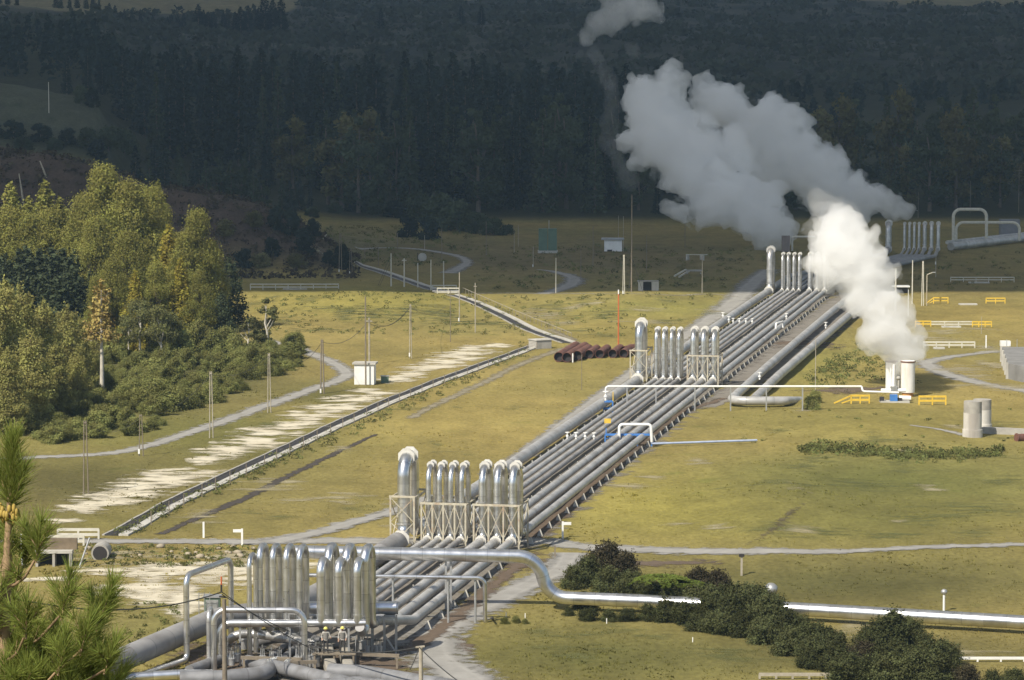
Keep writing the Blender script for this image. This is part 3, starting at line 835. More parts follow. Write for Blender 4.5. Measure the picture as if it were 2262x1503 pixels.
# ------------------------------------------------------------------ steel trestles round the loops
def trestle(lab, lats, t, sep, h, w=0.14, back=0.55, m='cream_steel', mid=True):
    root = thing('pipe_trestle', lab, 'trestle', W(sum(lats) / len(lats), t, 0))
    rowsT = (t - 0.62, t + sep + back)
    for tt in rowsT:
        for a in lats:
            MB().bar(W(a, tt, 0), W(a, tt, h), w).build('post', M[m], root)
        MB().bar(W(lats[0] - .1, tt, h - .02), W(lats[-1] + .1, tt, h - .02), w * 0.8, w * 1.2).build('beam', M[m], root)
        for i in range(len(lats) - 1):
            for (z0, z1) in ((0.35, h * 0.52), (h * 0.52, h - 0.1)) if (h > 3.8 and len(lats) < 3) else ((h * 0.30, h - 0.12),):
                for (p, q) in ((0, 1), (1, 0)):
                    MB().bar(W(lats[i + p], tt, z0), W(lats[i + q], tt, z1), w * 0.42).build('brace', M[m], root)
        if mid:
            MB().bar(W(lats[0], tt, h * 0.25), W(lats[-1], tt, h * 0.25), w * 0.5).build('beam', M[m], root)
    for a in (lats[0], lats[-1]):
        MB().bar(W(a, rowsT[0], h - .12), W(a, rowsT[1], h - .12), w * 0.8).build('beam', M[m], root)
        MB().bar(W(a, rowsT[0], 0.4), W(a, rowsT[1], h - .3), w * 0.42).build('brace', M[m], root)
        MB().bar(W(a, rowsT[1], 0.4), W(a, rowsT[0], h - .3), w * 0.42).build('brace', M[m], root)
    return root

gap_s = (LAT[2] - LAT[1])
trestle('cream lattice trestle round the thickest pipe loop by the straight road', [LAT[0] - 1.0, LAT[0] + 1.0], T1, SEP[0], 4.5)
trestle('cream lattice trestle round the four thin pipe loops by the straight road', [LAT[1] - .47] + [LAT[i] + .45 for i in (1, 2, 3, 4)], T1, SEP[1], 4.0)
trestle('cream lattice trestle with rust stains round the three medium pipe loops by the straight road', [LAT[5] - .62] + [LAT[i] + .62 for i in (5, 6, 7)], T1, SEP[5], 4.0)
trestle('cream lattice trestle round the thickest pipe loop near the rusty pipes', [LAT[0] - 1.0, LAT[0] + 1.0], T2, SEP[0], 4.5)
trestle('cream lattice trestle round the three medium pipe loops behind the white crossing line', [LAT[5] - .62] + [LAT[i] + .62 for i in (5, 6, 7)], T2, SEP[5], 4.0)

# small white valves standing on the thin pipes
def valve(p, lab, grp, s=1.0, m='white'):
    o = thing('valve', lab, 'valve', p, grp)
    MB().cyl(p + Vector((0, 0, -.05)), p + Vector((0, 0, .75 * s)), .10 * s, 10).cyl(p + Vector((0, 0, .28 * s)), p + Vector((0, 0, .42 * s)), .19 * s, 10).build('valve_body', M[m], o)
    mb = MB().tube([p + Vector((.26 * s * math.cos(q), .26 * s * math.sin(q), .8 * s)) for q in np.linspace(0, 6.283, 13)], .035 * s, 6, False)
    mb.bar(p + Vector((-.26 * s, 0, .8 * s)), p + Vector((.26 * s, 0, .8 * s)), .04)
    mb.build('hand_wheel', M[m], o)
    return o
tv = alo(G(1290, 975, ZP)); tw = alo(G(1650, 718, ZP))
for k in (1, 2, 3, 4):
    valve(W(LAT[k], tv, ZP + .2), 'small white valve in the row on the thin pipes beside the blue frame', 'white valves beside the blue frame', .85)
    valve(W(LAT[k], tw, ZP + .2), 'small white valve in the row on the thin pipes in front of the far loops', 'white valves in front of the far loops', .9)
for (x, y, lab) in ((1597, 703, 'small white valve on the thickest pipe in front of the far loops'), (1610, 712, 'little pale valve on the side of the thickest pipe'),
                    (1737, 705, 'small white valve on a medium pipe close to the steam'), (1824, 725, 'white standpipe on the large outer pipe close to the steam'),
                    (1678, 838, 'white standpipe between the two large outer pipes')):
    valve(G(x, y, 1.2), lab, None, 1.0)
p1, p2 = G(1714, 726, 1.3), G(1730, 721, 1.3)
tag(MB().tube(fillet([p1, p1 + Vector((0, 0, .7)), p2 + Vector((0, 0, .7)), p2 - Vector((0, 0, .2))], .3, 5), .16, 10).build('bypass_pipe', M['white'], None, loc=p1), 'short white bypass arch on a medium pipe', 'bypass pipe')

# ================================================================== SILVER MAIN AND THE NEAREST PIPEWORK
YM = G(990, 1347).y
def dp(x, y, Y): return at_depth(x, y, Y)

def solo(mb, name, m, label, cat, loc, group=None):
    o = mb.build(name, m, None, loc=loc)
    return tag(o, label, cat, group)

# the silver main: high, S-bend, then low across the grass
root = thing('silver_main', 'fat shiny silver pipe main that drops in an S-bend and runs on past the shrubs', 'pipe', G(1000, 1347))
top = [dp(648, 1219, YM), dp(1186, 1230, YM)]
low = [G(1236, 1324, .9), G(1420, 1328, .9), G(1800, 1348, .9), G(2262, 1375, .9), G(2520, 1391, .9)]
zt = top[1].z
pts = [top[0], top[1], Vector((low[0].x, YM, .92)), low[1], low[2], low[3], low[4]]
pts[2] = Vector((dp(1212, 1324, YM).x, YM, .92))
MB().tube(fillet(pts, [1.9, 1.9, 6, 8, 8], 12), .49, 22).build('pipe_run', M['alu'], root)
for x in (672, 985, 996):
    MB().bar(dp(x, 1340, YM + .1) * 1 - Vector((0, 0, dp(x, 1340, YM).z)), Vector((dp(x, 1340, YM).x, YM + .1, zt - .4)), .16).build('support_post', M['grey_steel'], root)
for (x, y) in ((1300, 1336), (1420, 1340), (1900, 1364), (2100, 1377), (2215, 1384)):
    MB().box(G(x, y) + Vector((0, .1, .2)), (.5, 1.0, .42), 0, taper=.7).build('saddle', M['pale_concrete'], root)
MB().plate(dp(1192, 1240, YM) + Vector((0, 0, 0)), Vector((.7, 0, -.7)), .55, .1, 18).plate(Vector((dp(1214, 1292, YM).x, YM, dp(1214, 1292, YM).z)), Vector((.5, 0, -.85)), .55, .1, 18)

# thin silver line under it
YT = G(1060, 1378).y
root = thing('silver_line', 'thin silver pipe below the fat main, turning down to the ground on thin posts', 'pipe', G(1060, 1378))
MB().tube(fillet([dp(628, 1270, YT), dp(1071, 1277, YT), G(1072, 1379, -.1)], .55, 8), .15, 12).build('pipe_run', M['alu'], root)
for x, y0 in ((1050, 1280), (990, 1280), (868, 1278), (640, 1275)):
    a = dp(x, y0, YT + .12)
    MB().cyl((a.x, YT + .12, -.1), (a.x, YT + .12, a.z), .085).build('support_post', M['grey_steel'], root)
solo(MB().cyl(G(1087, 1366) , G(1087, 1366, .55), .07).ball(G(1087, 1366, .65), .12), 'valve', M['dark'], 'small dark valve post in the grass by the bending road', 'valve', G(1087, 1366))

# header with the shorter loops standing on it
Y2 = G(700, 1472).y
root = thing('loop_header', 'horizontal silver header pipe with three shorter loops standing on it', 'pipe', G(650, 1447))
hz = dp(650, 1377, Y2).z
MB().tube(fillet([Vector((dp(487, 1377, Y2).x, Y2, -.1)), Vector((dp(487, 1377, Y2).x, Y2, hz)), Vector((dp(808, 1377, Y2).x, Y2, hz))], .75, 9), .27, 18).build('header', M['alu'], root)
for x in (709, 748, 789):
    b = Vector((dp(x, 1377, Y2).x, Y2, hz))
    ht = dp(x, 1243, Y2).z - hz
    MB().tube(fillet([b, b + Vector((0, 0, ht)), b + Vector((0, 0, ht)) + PV * 1.5, b + PV * 1.5 - Vector((0, 0, .6))], .72, 8), .285, 16).plate(b + Vector((0, 0, .55)), (0, 0, 1), .33, .12, 16).build('expansion_loop', M['alu'], root)
for x in (530, 640, 770):
    b = Vector((dp(x, 1377, Y2).x, Y2, 0)); MB().bar(b, b + Vector((0, 0, hz - .25)), .13).build('support_post', M['grey_steel'], root)
b = Vector((dp(549, 1380, Y2).x, Y2 + .8, .5))
solo(MB().tube(fillet([b, Vector((b.x, b.y, dp(549, 1234, Y2).z)), Vector((b.x, b.y, dp(549, 1234, Y2).z)) + PV * 1.6, Vector((b.x, b.y, .5)) + PV * 1.6], .78, 8), .165, 14), 'slim_loop', M['alu'],
     'single slim silver loop standing apart before the four thin loops', 'pipe loop', b)

# square arch in front
Y3 = G(570, 1485).y
z3 = dp(570, 1348, Y3).z
solo(MB().tube(fillet([Vector((dp(473, 1470, Y3).x, Y3, 0)), Vector((dp(473, 1470, Y3).x, Y3, z3)), Vector((dp(673, 1470, Y3).x, Y3, z3)), Vector((dp(673, 1470, Y3).x, Y3, 0))], .85, 10), .2, 16),
     'pipe_arch', M['alu'], 'square silver pipe arch in front of the nearest loops', 'pipe arch', G(570, 1485))
xl = dp(462, 1470, Y3 + 1.2).x
solo(MB().tube(fillet([Vector((xl, Y3 + 1.2, 0)), Vector((xl, Y3 + 1.2, z3 - .35)), Vector((xl, Y3 + 3.0, z3 - .35)), Vector((xl, Y3 + 3.0, 0))], .6, 8), .17, 14), 'pipe_riser', M['alu_dull'], 'dull riser pipe just behind the square silver arch', 'pipe', (xl, Y3 + 1.2, 0))

# tilted portal at the far left of the group
pa, pb = G(413, 1474), G(511, 1432)
zp = 6.25
solo(MB().tube(fillet([G(205, 1530, .5), G(330, 1485, .5), Vector((pa.x, pa.y, .5)), Vector((pa.x, pa.y, zp)), Vector((pb.x, pb.y, zp)), Vector((pb.x, pb.y, .4))], [1, .5, .7, .6], 8), .2, 16), 'pipe_portal', M['alu'],
     'tall silver pipe portal whose top beam slants back, outermost of the nearest pipework', 'pipe portal', (pa.x, pa.y, 0))

# short fat vessel on a stand
YV = 215.4
zv = dp(850, 1343, YV).z
root = thing('manifold_pipe', 'fat silver manifold pipe between the legs of the nearest loops, one end on a stand', 'pipe', G(860, 1432))
MB().tube([dp(684, 1343, YV), dp(876, 1343, YV)], .44, 22).build('drum', M['alu'], root)
MB().plate(dp(878, 1343, YV), (1, 0, 0), .45, .1, 22).build('end_cap', M['alu_dull'], root)
MB().plate(dp(829, 1343, YV), (1, 0, 0), .5, .12, 22).build('flange', M['alu_dull'], root)
stx = [dp(849, 1400, YV).x, dp(875, 1400, YV).x]
for x in stx:
    for yy in (YV - .5, YV + .7): MB().bar((x, yy, 0), (x, yy, zv - .62), .12).build('leg', M['grey_steel'], root)
MB().bar((stx[0] - .1, YV - .5, zv - .6), (stx[1] + .1, YV - .5, zv - .6), .1, .14).build('beam', M['grey_steel'], root)
MB().bar((stx[0], YV - .5, 1.4), (stx[1], YV - .5, .15), .1).build('brace', M['grey_steel'], root)
MB().box((dp(862, 1343, YV).x, YV - .1, zv - .5), (.7, .5, .12)).build('saddle', M['grey_steel'], root)

YF = G(800, 1440).y
root = thing('pipe_gantry', 'galvanised H-shaped frame at the end of the silver header', 'frame', G(808, 1440))
fx = [dp(792, 1400, YF).x, dp(822, 1400, YF).x]
for x in fx:
    for yy in (YF, YF + .9): MB().bar((x, yy, 0), (x, yy, 2.75), .15).build('post', M['grey_steel'], root)
for z in (2.65, 1.15):
    MB().bar((fx[0], YF - .01, z), (fx[1], YF - .01, z), .12, .16).build('beam', M['grey_steel'], root)
MB().plate((sum(fx) / 2, YF + .2, 2.95), (0, 1, 0), .3, .12, 8).build('end_plate', M['grey_steel'], root)

# heavy pipes, ducts and beams at the bottom of the cluster
def bottom_pipe(P, r, m, lab, fr=1.5):
    pts = [G(x, y, z) for (x, y, z) in P]
    o = MB().tube(fillet(pts, fr, 6), r, 18).build('ground_pipe', M[m], None, loc=(pts[0].x, pts[0].y, 0))
    return tag(o, lab, 'pipe')
bottom_pipe([(230, 1500, .45), (400, 1490, .6), (470, 1490, .6)], .33, 'alu', 'pale silver ground pipe emerging from behind the young pine')
bottom_pipe([(398, 1500, .5), (500, 1497, .55), (590, 1488, .6), (600, 1470, .7)], .5, 'lagging', 'fat grey ground pipe lying across the feet of the square arch')
bottom_pipe([(545, 1462, .7), (640, 1480, .7), (760, 1508, .7), (900, 1545, .7)], .46, 'lagging', 'fat grey ground pipe slanting away under the square arch')
bottom_pipe([(728, 1483, .55), (800, 1487, .6), (1010, 1520, .6), (1150, 1545, .6)], .52, 'lagging', 'fat grey ground pipe slanting past the wire pole')
bottom_pipe([(690, 1520, .6), (800, 1512, .6), (960, 1538, .6)], .55, 'lagging', 'fat grey ground pipe closest to the viewer')
bottom_pipe([(700, 1424, 1.7), (640, 1412, 1.7), (560, 1400, 1.7), (512, 1402, 1.7), (500, 1432, .6)], .30, 'alu_dull', 'bent dull pipe threading behind the square arch')
bottom_pipe([(560, 1418, .8), (600, 1408, 1.2), (668, 1404, 1.3), (700, 1420, .8)], .44, 'lagging', 'bulky dark grey pipe section inside the square arch')
for i, (x0, y0, x1, y1) in enumerate([(600, 1452, 648, 1412), (628, 1453, 676, 1413), (656, 1454, 702, 1416)]):
    o = bottom_pipe([(x0, y0, .5), (x1, y1, .6)], .25, 'lagging', 'dark slanted pipe stub seen through the square arch')
    o['group'] = 'slanted pipe stubs inside the arch'
bottom_pipe([(418, 1482, .45), (460, 1466, .45), (500, 1452, .5)], .36, 'lagging', 'brownish grey pipe on the ground beside the slanted portal')
bottom_pipe([(600, 1474, .8), (592, 1462, 1.1), (612, 1456, 1.1)], .2, 'alu', 'short bright elbow pipe by the cross beam')
bottom_pipe([(636, 1478, .8), (632, 1463, 1.1), (652, 1462, .8)], .22, 'alu', 'second bright elbow pipe by the cross beam')

def duct(x0, x1, y0, y1, lab):
    a, b = G((x0 + x1) / 2, y0), G((x0 + x1) / 2 + 8, y1)
    wd = (x1 - x0) / 33.0
    mb = MB()
    mb.add([(a.x - wd / 2, a.y + .4, .15), (a.x + wd / 2, a.y + .4, .15), (b.x + wd / 2 + .1, b.y, .1), (b.x - wd / 2 + .1, b.y, .1),
            (a.x - wd / 2 + .08, a.y + .4, 1.2), (a.x + wd / 2 - .08, a.y + .4, 1.2), (b.x + wd / 2, b.y, .75), (b.x - wd / 2 + .12, b.y, .75)],
           [(3, 2, 1, 0), (4, 5, 6, 7), (0, 1, 5, 4), (1, 2, 6, 5), (2, 3, 7, 6), (3, 0, 4, 7)][:])
    o = mb.build('insulated_duct', mat('canvas_lagging', (.31, .285, .24), .9, 0, .12, 2.5, stain=(.3, .26, .2), stain_amt=.4), None, loc=(a.x, a.y, 0))
    bv = o.modifiers.new('bevel', 'BEVEL'); bv.width = .14; bv.segments = 4; bv.limit_method = 'NONE'
    return tag(o, lab, 'duct')
duct(707, 737, 1462, 1496, 'beige lagged duct in front of the worker with the brighter helmet')
duct(746, 774, 1458, 1492, 'beige lagged duct in front of the worker standing nearer the stand')

def girder(x0, y0, x1, y1, z, lab, m='wood', w_=.22):
    a, b = G(x0, y0, z), G(x1, y1, z)
    root = thing('support_beam', lab, 'beam', (a.x, a.y, 0))
    MB().bar(a, b, .18, w_).build('beam', M[m], root)
    for f in (.05, .95):
        p = a.lerp(b, f); MB().bar((p.x, p.y, 0), (p.x, p.y, z - w_ / 2), .14).build('post', M[m], root)
girder(532, 1453, 668, 1457, 1.15, 'brown cross beam carrying small pipes inside the square arch')
girder(612, 1466, 700, 1462, 1.0, 'short brown cross beam beside the leg of the square arch')
girder(780, 1445, 882, 1449, .9, 'long brown cross beam in front of the vessel stand')
pw_ = G(738, 1484)
root = thing('walkway', 'low timber walkway on which the two workers stand', 'walkway', pw_)
MB().box(pw_ + Vector((0, .25, 1.19)), (2.9, .9, .08)).build('deck', M['wood'], root)
for dx in (-1.3, 0, 1.3): MB().box(pw_ + Vector((dx, .25, .55)), (.12, .8, 1.2)).build('leg', M['wood'], root)
for dx in (-1.4, 1.4): MB().bar(pw_ + Vector((dx, .8, 0)), pw_ + Vector((dx, .8, 2.2)), .06).build('rail_post', M['grey_steel'], root)
MB().bar(pw_ + Vector((-1.4, .8, 2.2)), pw_ + Vector((1.4, .8, 2.2)), .05).build('rail', M['grey_steel'], root)

def block_valve(x, y, s, lab, z0=.2, m='grey_steel'):
    p = G(x, y)
    o = thing('gate_valve', lab, 'valve', p, 'gate valves of the nearest pipework')
    MB().cyl(p + Vector((0, 0, z0)), p + Vector((0, 0, z0 + .5 * s)), .26 * s, 12).plate(p + Vector((0, 0, z0 + .55 * s)), (0, 0, 1), .3 * s, .08, 12).build('valve_body', M[m], o)
    MB().cyl(p + Vector((0, 0, z0 + .55 * s)), p + Vector((0, 0, z0 + 1.5 * s)), .06 * s, 8).build('stem', M['alu'], o)
    for sx in (-1, 1): MB().bar(p + Vector((.16 * sx * s, 0, z0 + .55 * s)), p + Vector((.12 * sx * s, 0, z0 + 1.25 * s)), .07 * s).build('yoke_arm', M['grey_steel'], o)
    c = p + Vector((0, 0, z0 + 1.3 * s))
    mb = MB().tube([c + Vector((.34 * s * math.cos(q), .34 * s * math.sin(q), 0)) for q in np.linspace(0, 6.283, 17)], .03 * s, 6, False)
    mb.bar(c - Vector((.33 * s, 0, 0)), c + Vector((.33 * s, 0, 0)), .04 * s); mb.build('hand_wheel', M['dark'], o)
for (x, y, s, z0) in [(503, 1478, 1.0, .3), (522, 1474, .9, .4), (512, 1486, .8, .5), (538, 1440, 1.2, .2), (552, 1437, 1.1, .4), (562, 1442, 1.1, .2), (580, 1484, .8, .6), (600, 1490, .8, .6), (618, 1484, .8, .5), (660, 1480, 1.2, .2), (690, 1478, 1.3, .2), (698, 1482, 1.1, .3), (632, 1440, 1.1, .9), (645, 1436, 1.2, 1.1), (655, 1440, 1.0, 1.0),
                      (812, 1450, .7, .3), (840, 1452, .6, .4), (832, 1452, .6, .4), (800, 1440, 1.0, .2)]:
    block_valve(x, y, s, 'steel gate valve with hand wheel among the nearest pipework', z0)
# braced steel ladder frame inside the arch
YL = G(650, 1462).y
root = thing('valve_stand', 'tall narrow galvanised frame with a rung and slanted brace inside the square arch', 'frame', G(650, 1462))
for x in (638, 662):
    b = dp(x, 1400, YL); MB().bar((b.x, YL, 0), (b.x, YL, 3.4), .11).build('post', M['grey_steel'], root)
for z in (3.3, 2.8, 1.9):
    MB().bar((dp(638, 1400, YL).x, YL, z), (dp(662, 1400, YL).x, YL, z), .1).build('rung', M['grey_steel'], root)
MB().bar((dp(638, 1400, YL).x, YL - .05, 1.7), (dp(660, 1400, YL).x, YL - .05, .6), .1).build('brace', M['grey_steel'], root)

# cabinet behind a mesh screen
p = G(470, 1392)
root = thing('switch_cabinet', 'grey green switch cabinet with a dish bracket behind the tall portal', 'cabinet', p)
MB().box(p + Vector((0, 0, 1.2)), (1.1, .8, 2.4)).build('body', M['green'], root)
MB().box(p + Vector((0, -.42, 1.25)), (.9, .04, 2.0)).build('door', M['grey_steel'], root)
MB().box(p + Vector((0, 0, 2.46)), (1.3, 1.0, .1)).build('roof', M['grey_steel'], root)
rw = thing('mesh_screen', 'thin wire mesh screen beside the switch cabinet', 'fence', G(450, 1395))
for x in (440, 452, 464):
    q = G(x, 1398); MB().cyl(q, q + Vector((0, 0, 2.9)), .03, 6).build('post', M['grey_steel'], rw)
for z in (.4, 1.2, 2.0, 2.8):
    MB().bar(G(440, 1398) + Vector((0, 0, z)), G(464, 1398) + Vector((0, 0, z)), .025).build('rail', M['grey_steel'], rw)

# ------------------------------------------------------------------ the two workers
def worker(x, y, lab, arm, tone):
    base = G(x, y) + Vector((0, 0, 1.24))
    root = thing('person', lab, 'person', base)
    bm = bmesh.new()
    J = {'pelvis': (0, 0, .92), 'waist': (0, .0, 1.08), 'chest': (0, -.02, 1.32), 'neck': (0, -.02, 1.48), 'chin': (0, -.04, 1.56), 'head': (0, -.045, 1.66), 'crown': (0, -.04, 1.74),
         'hl': (-.10, 0, .88), 'kl': (-.12, -.03, .48), 'al': (-.13, .0, .08), 'tl': (-.14, -.14, .04),
         'hr': (.10, 0, .88), 'kr': (.12, -.01, .48), 'ar': (.14, .02, .08), 'tr': (.16, -.12, .04),
         'sl': (-.19, -.01, 1.41), 'el': (-.27, .02, 1.14), 'wl': (-.24 if arm else -.27, -.20 if arm else -.1, 1.02 if arm else .93),
         'sr': (.19, -.01, 1.41), 'er': (.29, -.02, 1.16), 'wr': (.34 if arm else .24, -.22, 1.12 if arm else 1.0)}
    R = {'pelvis': .145, 'waist': .135, 'chest': .165, 'neck': .06, 'chin': .075, 'head': .095, 'crown': .075, 'hl': .095, 'kl': .068, 'al': .05, 'tl': .045, 'hr': .095, 'kr': .068, 'ar': .05, 'tr': .045,
         'sl': .075, 'el': .052, 'wl': .036, 'sr': .075, 'er': .052, 'wr': .036}
    E = [('pelvis', 'waist'), ('waist', 'chest'), ('chest', 'neck'), ('neck', 'chin'), ('chin', 'head'), ('head', 'crown'), ('pelvis', 'hl'), ('hl', 'kl'), ('kl', 'al'), ('al', 'tl'), ('pelvis', 'hr'), ('hr', 'kr'), ('kr', 'ar'), ('ar', 'tr'),
         ('chest', 'sl'), ('sl', 'el'), ('el', 'wl'), ('chest', 'sr'), ('sr', 'er'), ('er', 'wr')]
    for sd in ('l', 'r'):                       # hands: palm, four fingers and a thumb
        wv = Vector(J['w' + sd]); ev = Vector(J['e' + sd]); d = (wv - ev).normalized()
        s = d.cross(Vector((0, 1, 0.2))).normalized()
        pm = 'p' + sd; J[pm] = tuple(wv + d * .07); R[pm] = .034; E.append(('w' + sd, pm))
        for i, (o, l) in enumerate([(-.03, .075), (-.01, .085), (.01, .08), (.03, .06)]):
            n1, n2 = 'f%s%d' % (sd, i), 'g%s%d' % (sd, i)
            J[n1] = tuple(wv + d * .10 + s * o); R[n1] = .0105
            J[n2] = tuple(wv + d * (.10 + l * .8) + s * o + Vector((0, -.025, -.02))); R[n2] = .009
            E += [(pm, n1), (n1, n2)]
        J['t' + sd + '1'] = tuple(wv + d * .06 + s * .045); R['t' + sd + '1'] = .012; J['t' + sd + '2'] = tuple(wv + d * .10 + s * .06); R['t' + sd + '2'] = .010
        E += [('w' + sd, 't' + sd + '1'), ('t' + sd + '1', 't' + sd + '2')]
    names = list(J); me = bpy.data.meshes.new('body')
    me.from_pydata([J[k] for k in names], [(names.index(a), names.index(b)) for a, b in E], [])
    tmp = bpy.data.objects.new('tmp', me); COL.objects.link(tmp)
    sk = tmp.modifiers.new('skin', 'SKIN'); sk.use_smooth_shade = True
    for i, k in enumerate(names):
        v = me.skin_vertices[0].data[i]; v.radius = (R[k], R[k] * (.72 if k in ('chest', 'waist', 'pelvis') else 1)); v.use_root = (k == 'pelvis')
    tmp.modifiers.new('sub', 'SUBSURF').levels = 1
    dg = bpy.context.evaluated_depsgraph_get()
    bm_me = bpy.data.meshes.new_from_object(tmp.evaluated_get(dg))
    bpy.data.objects.remove(tmp); bm.free()
    skin = mat('skin', (.42, .26, .18), .6); jacket = mat('grey_jacket', tone, .9, 0, .15, 8); trou = mat('dark_trousers', (.045, .04, .038), .9); boot = mat('boots', (.03, .025, .02), .8)
    bm_me.materials.clear()
    for mm in (skin, jacket, trou, boot): bm_me.materials.append(mm)
    for pl in bm_me.polygons:
        c = pl.center; pl.use_smooth = True
        hand = (c - Vector(J['pl'])).length < .12 or (c - Vector(J['pr'])).length < .12
        pl.material_index = 3 if c.z < .12 else 2 if (c.z < .93 and abs(c.x) < .24 and not hand and c.z < .9) else 0 if (c.z > 1.5 or hand) else 1
    o = bpy.data.objects.new('body', bm_me); COL.objects.link(o); o.parent = root
    hel = MB().ball((0, -.04, 1.70), .135, (1, 1.12, .82), 0, 14, 8)
    hel.plate((0, -.06, 1.665), (0, 0.1, 1), .165, .02, 16)
    h = bpy.data.objects.new('helmet', None); bpy.data.objects.remove(h)
    me2 = hel.build('helmet', mat('helmet_yellow', (.72, .66, .16), .4)); me2.parent = root
    fc = MB()
    for sx in (-.035, .035): fc.ball((sx, -.132, 1.635), .011, (1, .6, .7), 0, 6, 4)
    fc.ball((0, -.148, 1.605), .018, (.7, 1, 1.2), 1, 6, 4); fc.ball((0, -.132, 1.565), .022, (1.2, .4, .3), 2, 6, 4)
    for sx in (-.10, .10): fc.ball((sx, -.035, 1.62), .028, (.4, .8, 1.2), 1, 6, 4)
    f = fc.build('face', [M['dark'], skin, mat('lips', (.3, .12, .1), .6)]); f.parent = root
    vest = MB().tube([(0, .0, 1.0), (0, -.01, 1.2), (0, -.02, 1.4)], [.165, .18, .19], 14).build('work_vest', mat('vest_grey', (.20, .19, .17), .9)); vest.scale = (1, .78, 1); vest.parent = root
    return root
worker(720, 1484, 'person in yellow helmet and grey work jacket, holding both hands forward, nearer the square arch', True, (.36, .34, .30))
worker(757, 1483, 'person in pale yellow helmet and light jacket with hanging arms, nearer the vessel stand', False, (.42, .39, .35))

# ------------------------------------------------------------------ wire poles at the front
WIRE_R = .028
def wire(a, b, sag, lab, n=14, r=WIRE_R, name='cable'):
    pts = [Vector(a).lerp(Vector(b), k / n) - Vector((0, 0, sag * 4 * (k / n) * (1 - k / n))) for k in range(n + 1)]
    return solo(MB().tube(pts, r, 5), name, M['wire'], lab, 'cable', a)

def base_to(x, ytop, ybase):
    p = G(x, ybase); return p, (ybase - ytop) / scale_at(p)
p, h = base_to(497, 1322, 1540)
root = thing('utility_pole', 'brown timber wire pole standing right before the square arch', 'pole', p)
MB().tube([p, p + Vector((0, 0, h))], [.17, .13], 10).build('shaft', M['wood'], root)
q = dp(489, 1308, p.y)
MB().cyl(q, dp(489, 1292, p.y), .06, 8).bar(dp(484, 1318, p.y), dp(500, 1320, p.y), .1).build('bracket', M['dark'], root)
MB().cyl(dp(489, 1292, p.y), dp(489, 1274, p.y), .05, 8).build('insulator', M['orange'], root)
wtop = dp(490, 1308, p.y)
p2, h2 = base_to(930, 1428, 1560)
root = thing('utility_pole', 'grey timber wire pole beside the bending road', 'pole', p2)
MB().tube([p2, p2 + Vector((0, 0, h2))], [.15, .12], 10).build('shaft', M['wood_pale'], root)
MB().bar(dp(918, 1430, p2.y), dp(938, 1428, p2.y), .1).build('crossarm', M['wood_pale'], root)
t2 = dp(926, 1430, p2.y)
wire(dp(-60, 1300, 150), wtop, 1.1, 'dark cable swinging from behind the young pine to the front wire pole', r=.04)
wire(wtop, dp(700, 1440, Y2 - 2), .2, 'dark cable running down from the front wire pole to the valves', r=.03)
wire(wtop + Vector((0, 0, -.15)), dp(640, 1395, Y2 - 2), .15, 'second dark cable running down from the front wire pole', r=.03)
wire(dp(672, 1424, Y2 - 2), t2, .45, 'dark cable sagging between the valves and the roadside wire pole', r=.045)
wire(t2, dp(1080, 1545, p2.y - 12), .3, 'dark cable dropping away over the bending road', r=.035)
wire(t2, dp(905, 1480, p2.y), .1, 'slack dark cable loop beside the roadside wire pole', r=.03)

# ================================================================== FIELD FURNITURE
# white crossing line on posts
YC = G(1590, 908).y
root = thing('white_line', 'long white pipe on thin posts crossing high over the pipe bundle', 'pipe', G(1590, 908))
zc = dp(1600, 854, YC).z
A0, A1 = dp(1338, 853, YC), dp(1903, 857, YC)
MB().tube(fillet([Vector((A0.x, YC, zc - 2.2)), Vector((A0.x, YC, zc)), Vector((A1.x, YC, zc)), Vector((A1.x + .15, YC - .2, zc - .55)), Vector((dp(1985, 867, YC).x, YC - .2, zc - .7))], [.35, .1, .25], 6), .115, 12).build('pipe_run', M['white'], root)
for x in (1385, 1449, 1535, 1614, 1693, 1773):
    xx = dp(x, 855, YC).x; MB().bar((xx, YC, 0), (xx, YC, zc - .12), .15).build('support_post', M['grey_steel'], root)
p = W(LAT[0], alo(G(1340, 893, ZP)), ZP)
root = thing('valve_stand', 'small blue valve frame clamped on the thickest pipe under the white line', 'frame', (p.x, p.y, 0))
for (dx, dy) in ((.3, -.5), (1.3, -.5), (.3, .6), (1.3, .6)): MB().bar((p.x + dx, p.y + dy, -.02), (p.x + dx, p.y + dy, 1.35), .14).build('post', M['blue'], root)
for z in (1.3, .5):
    MB().bar((p.x + .3, p.y - .5, z), (p.x + 1.3, p.y - .5, z), .12).bar((p.x + .3, p.y + .6, z), (p.x + 1.3, p.y + .6, z), .12).bar((p.x + 1.3, p.y - .5, z), (p.x + 1.3, p.y + .6, z), .12).build('rail', M['blue'], root)['kind'] = 'stuff'
MB().bar((p.x + 1.35, p.y, .3), (p.x + 1.35, p.y, 2.4), .1).build('marker', M['yellow'], root)
valve(G(1338, 884, 1.5), 'white valve head at the foot of the white crossing line', None, 1.2)

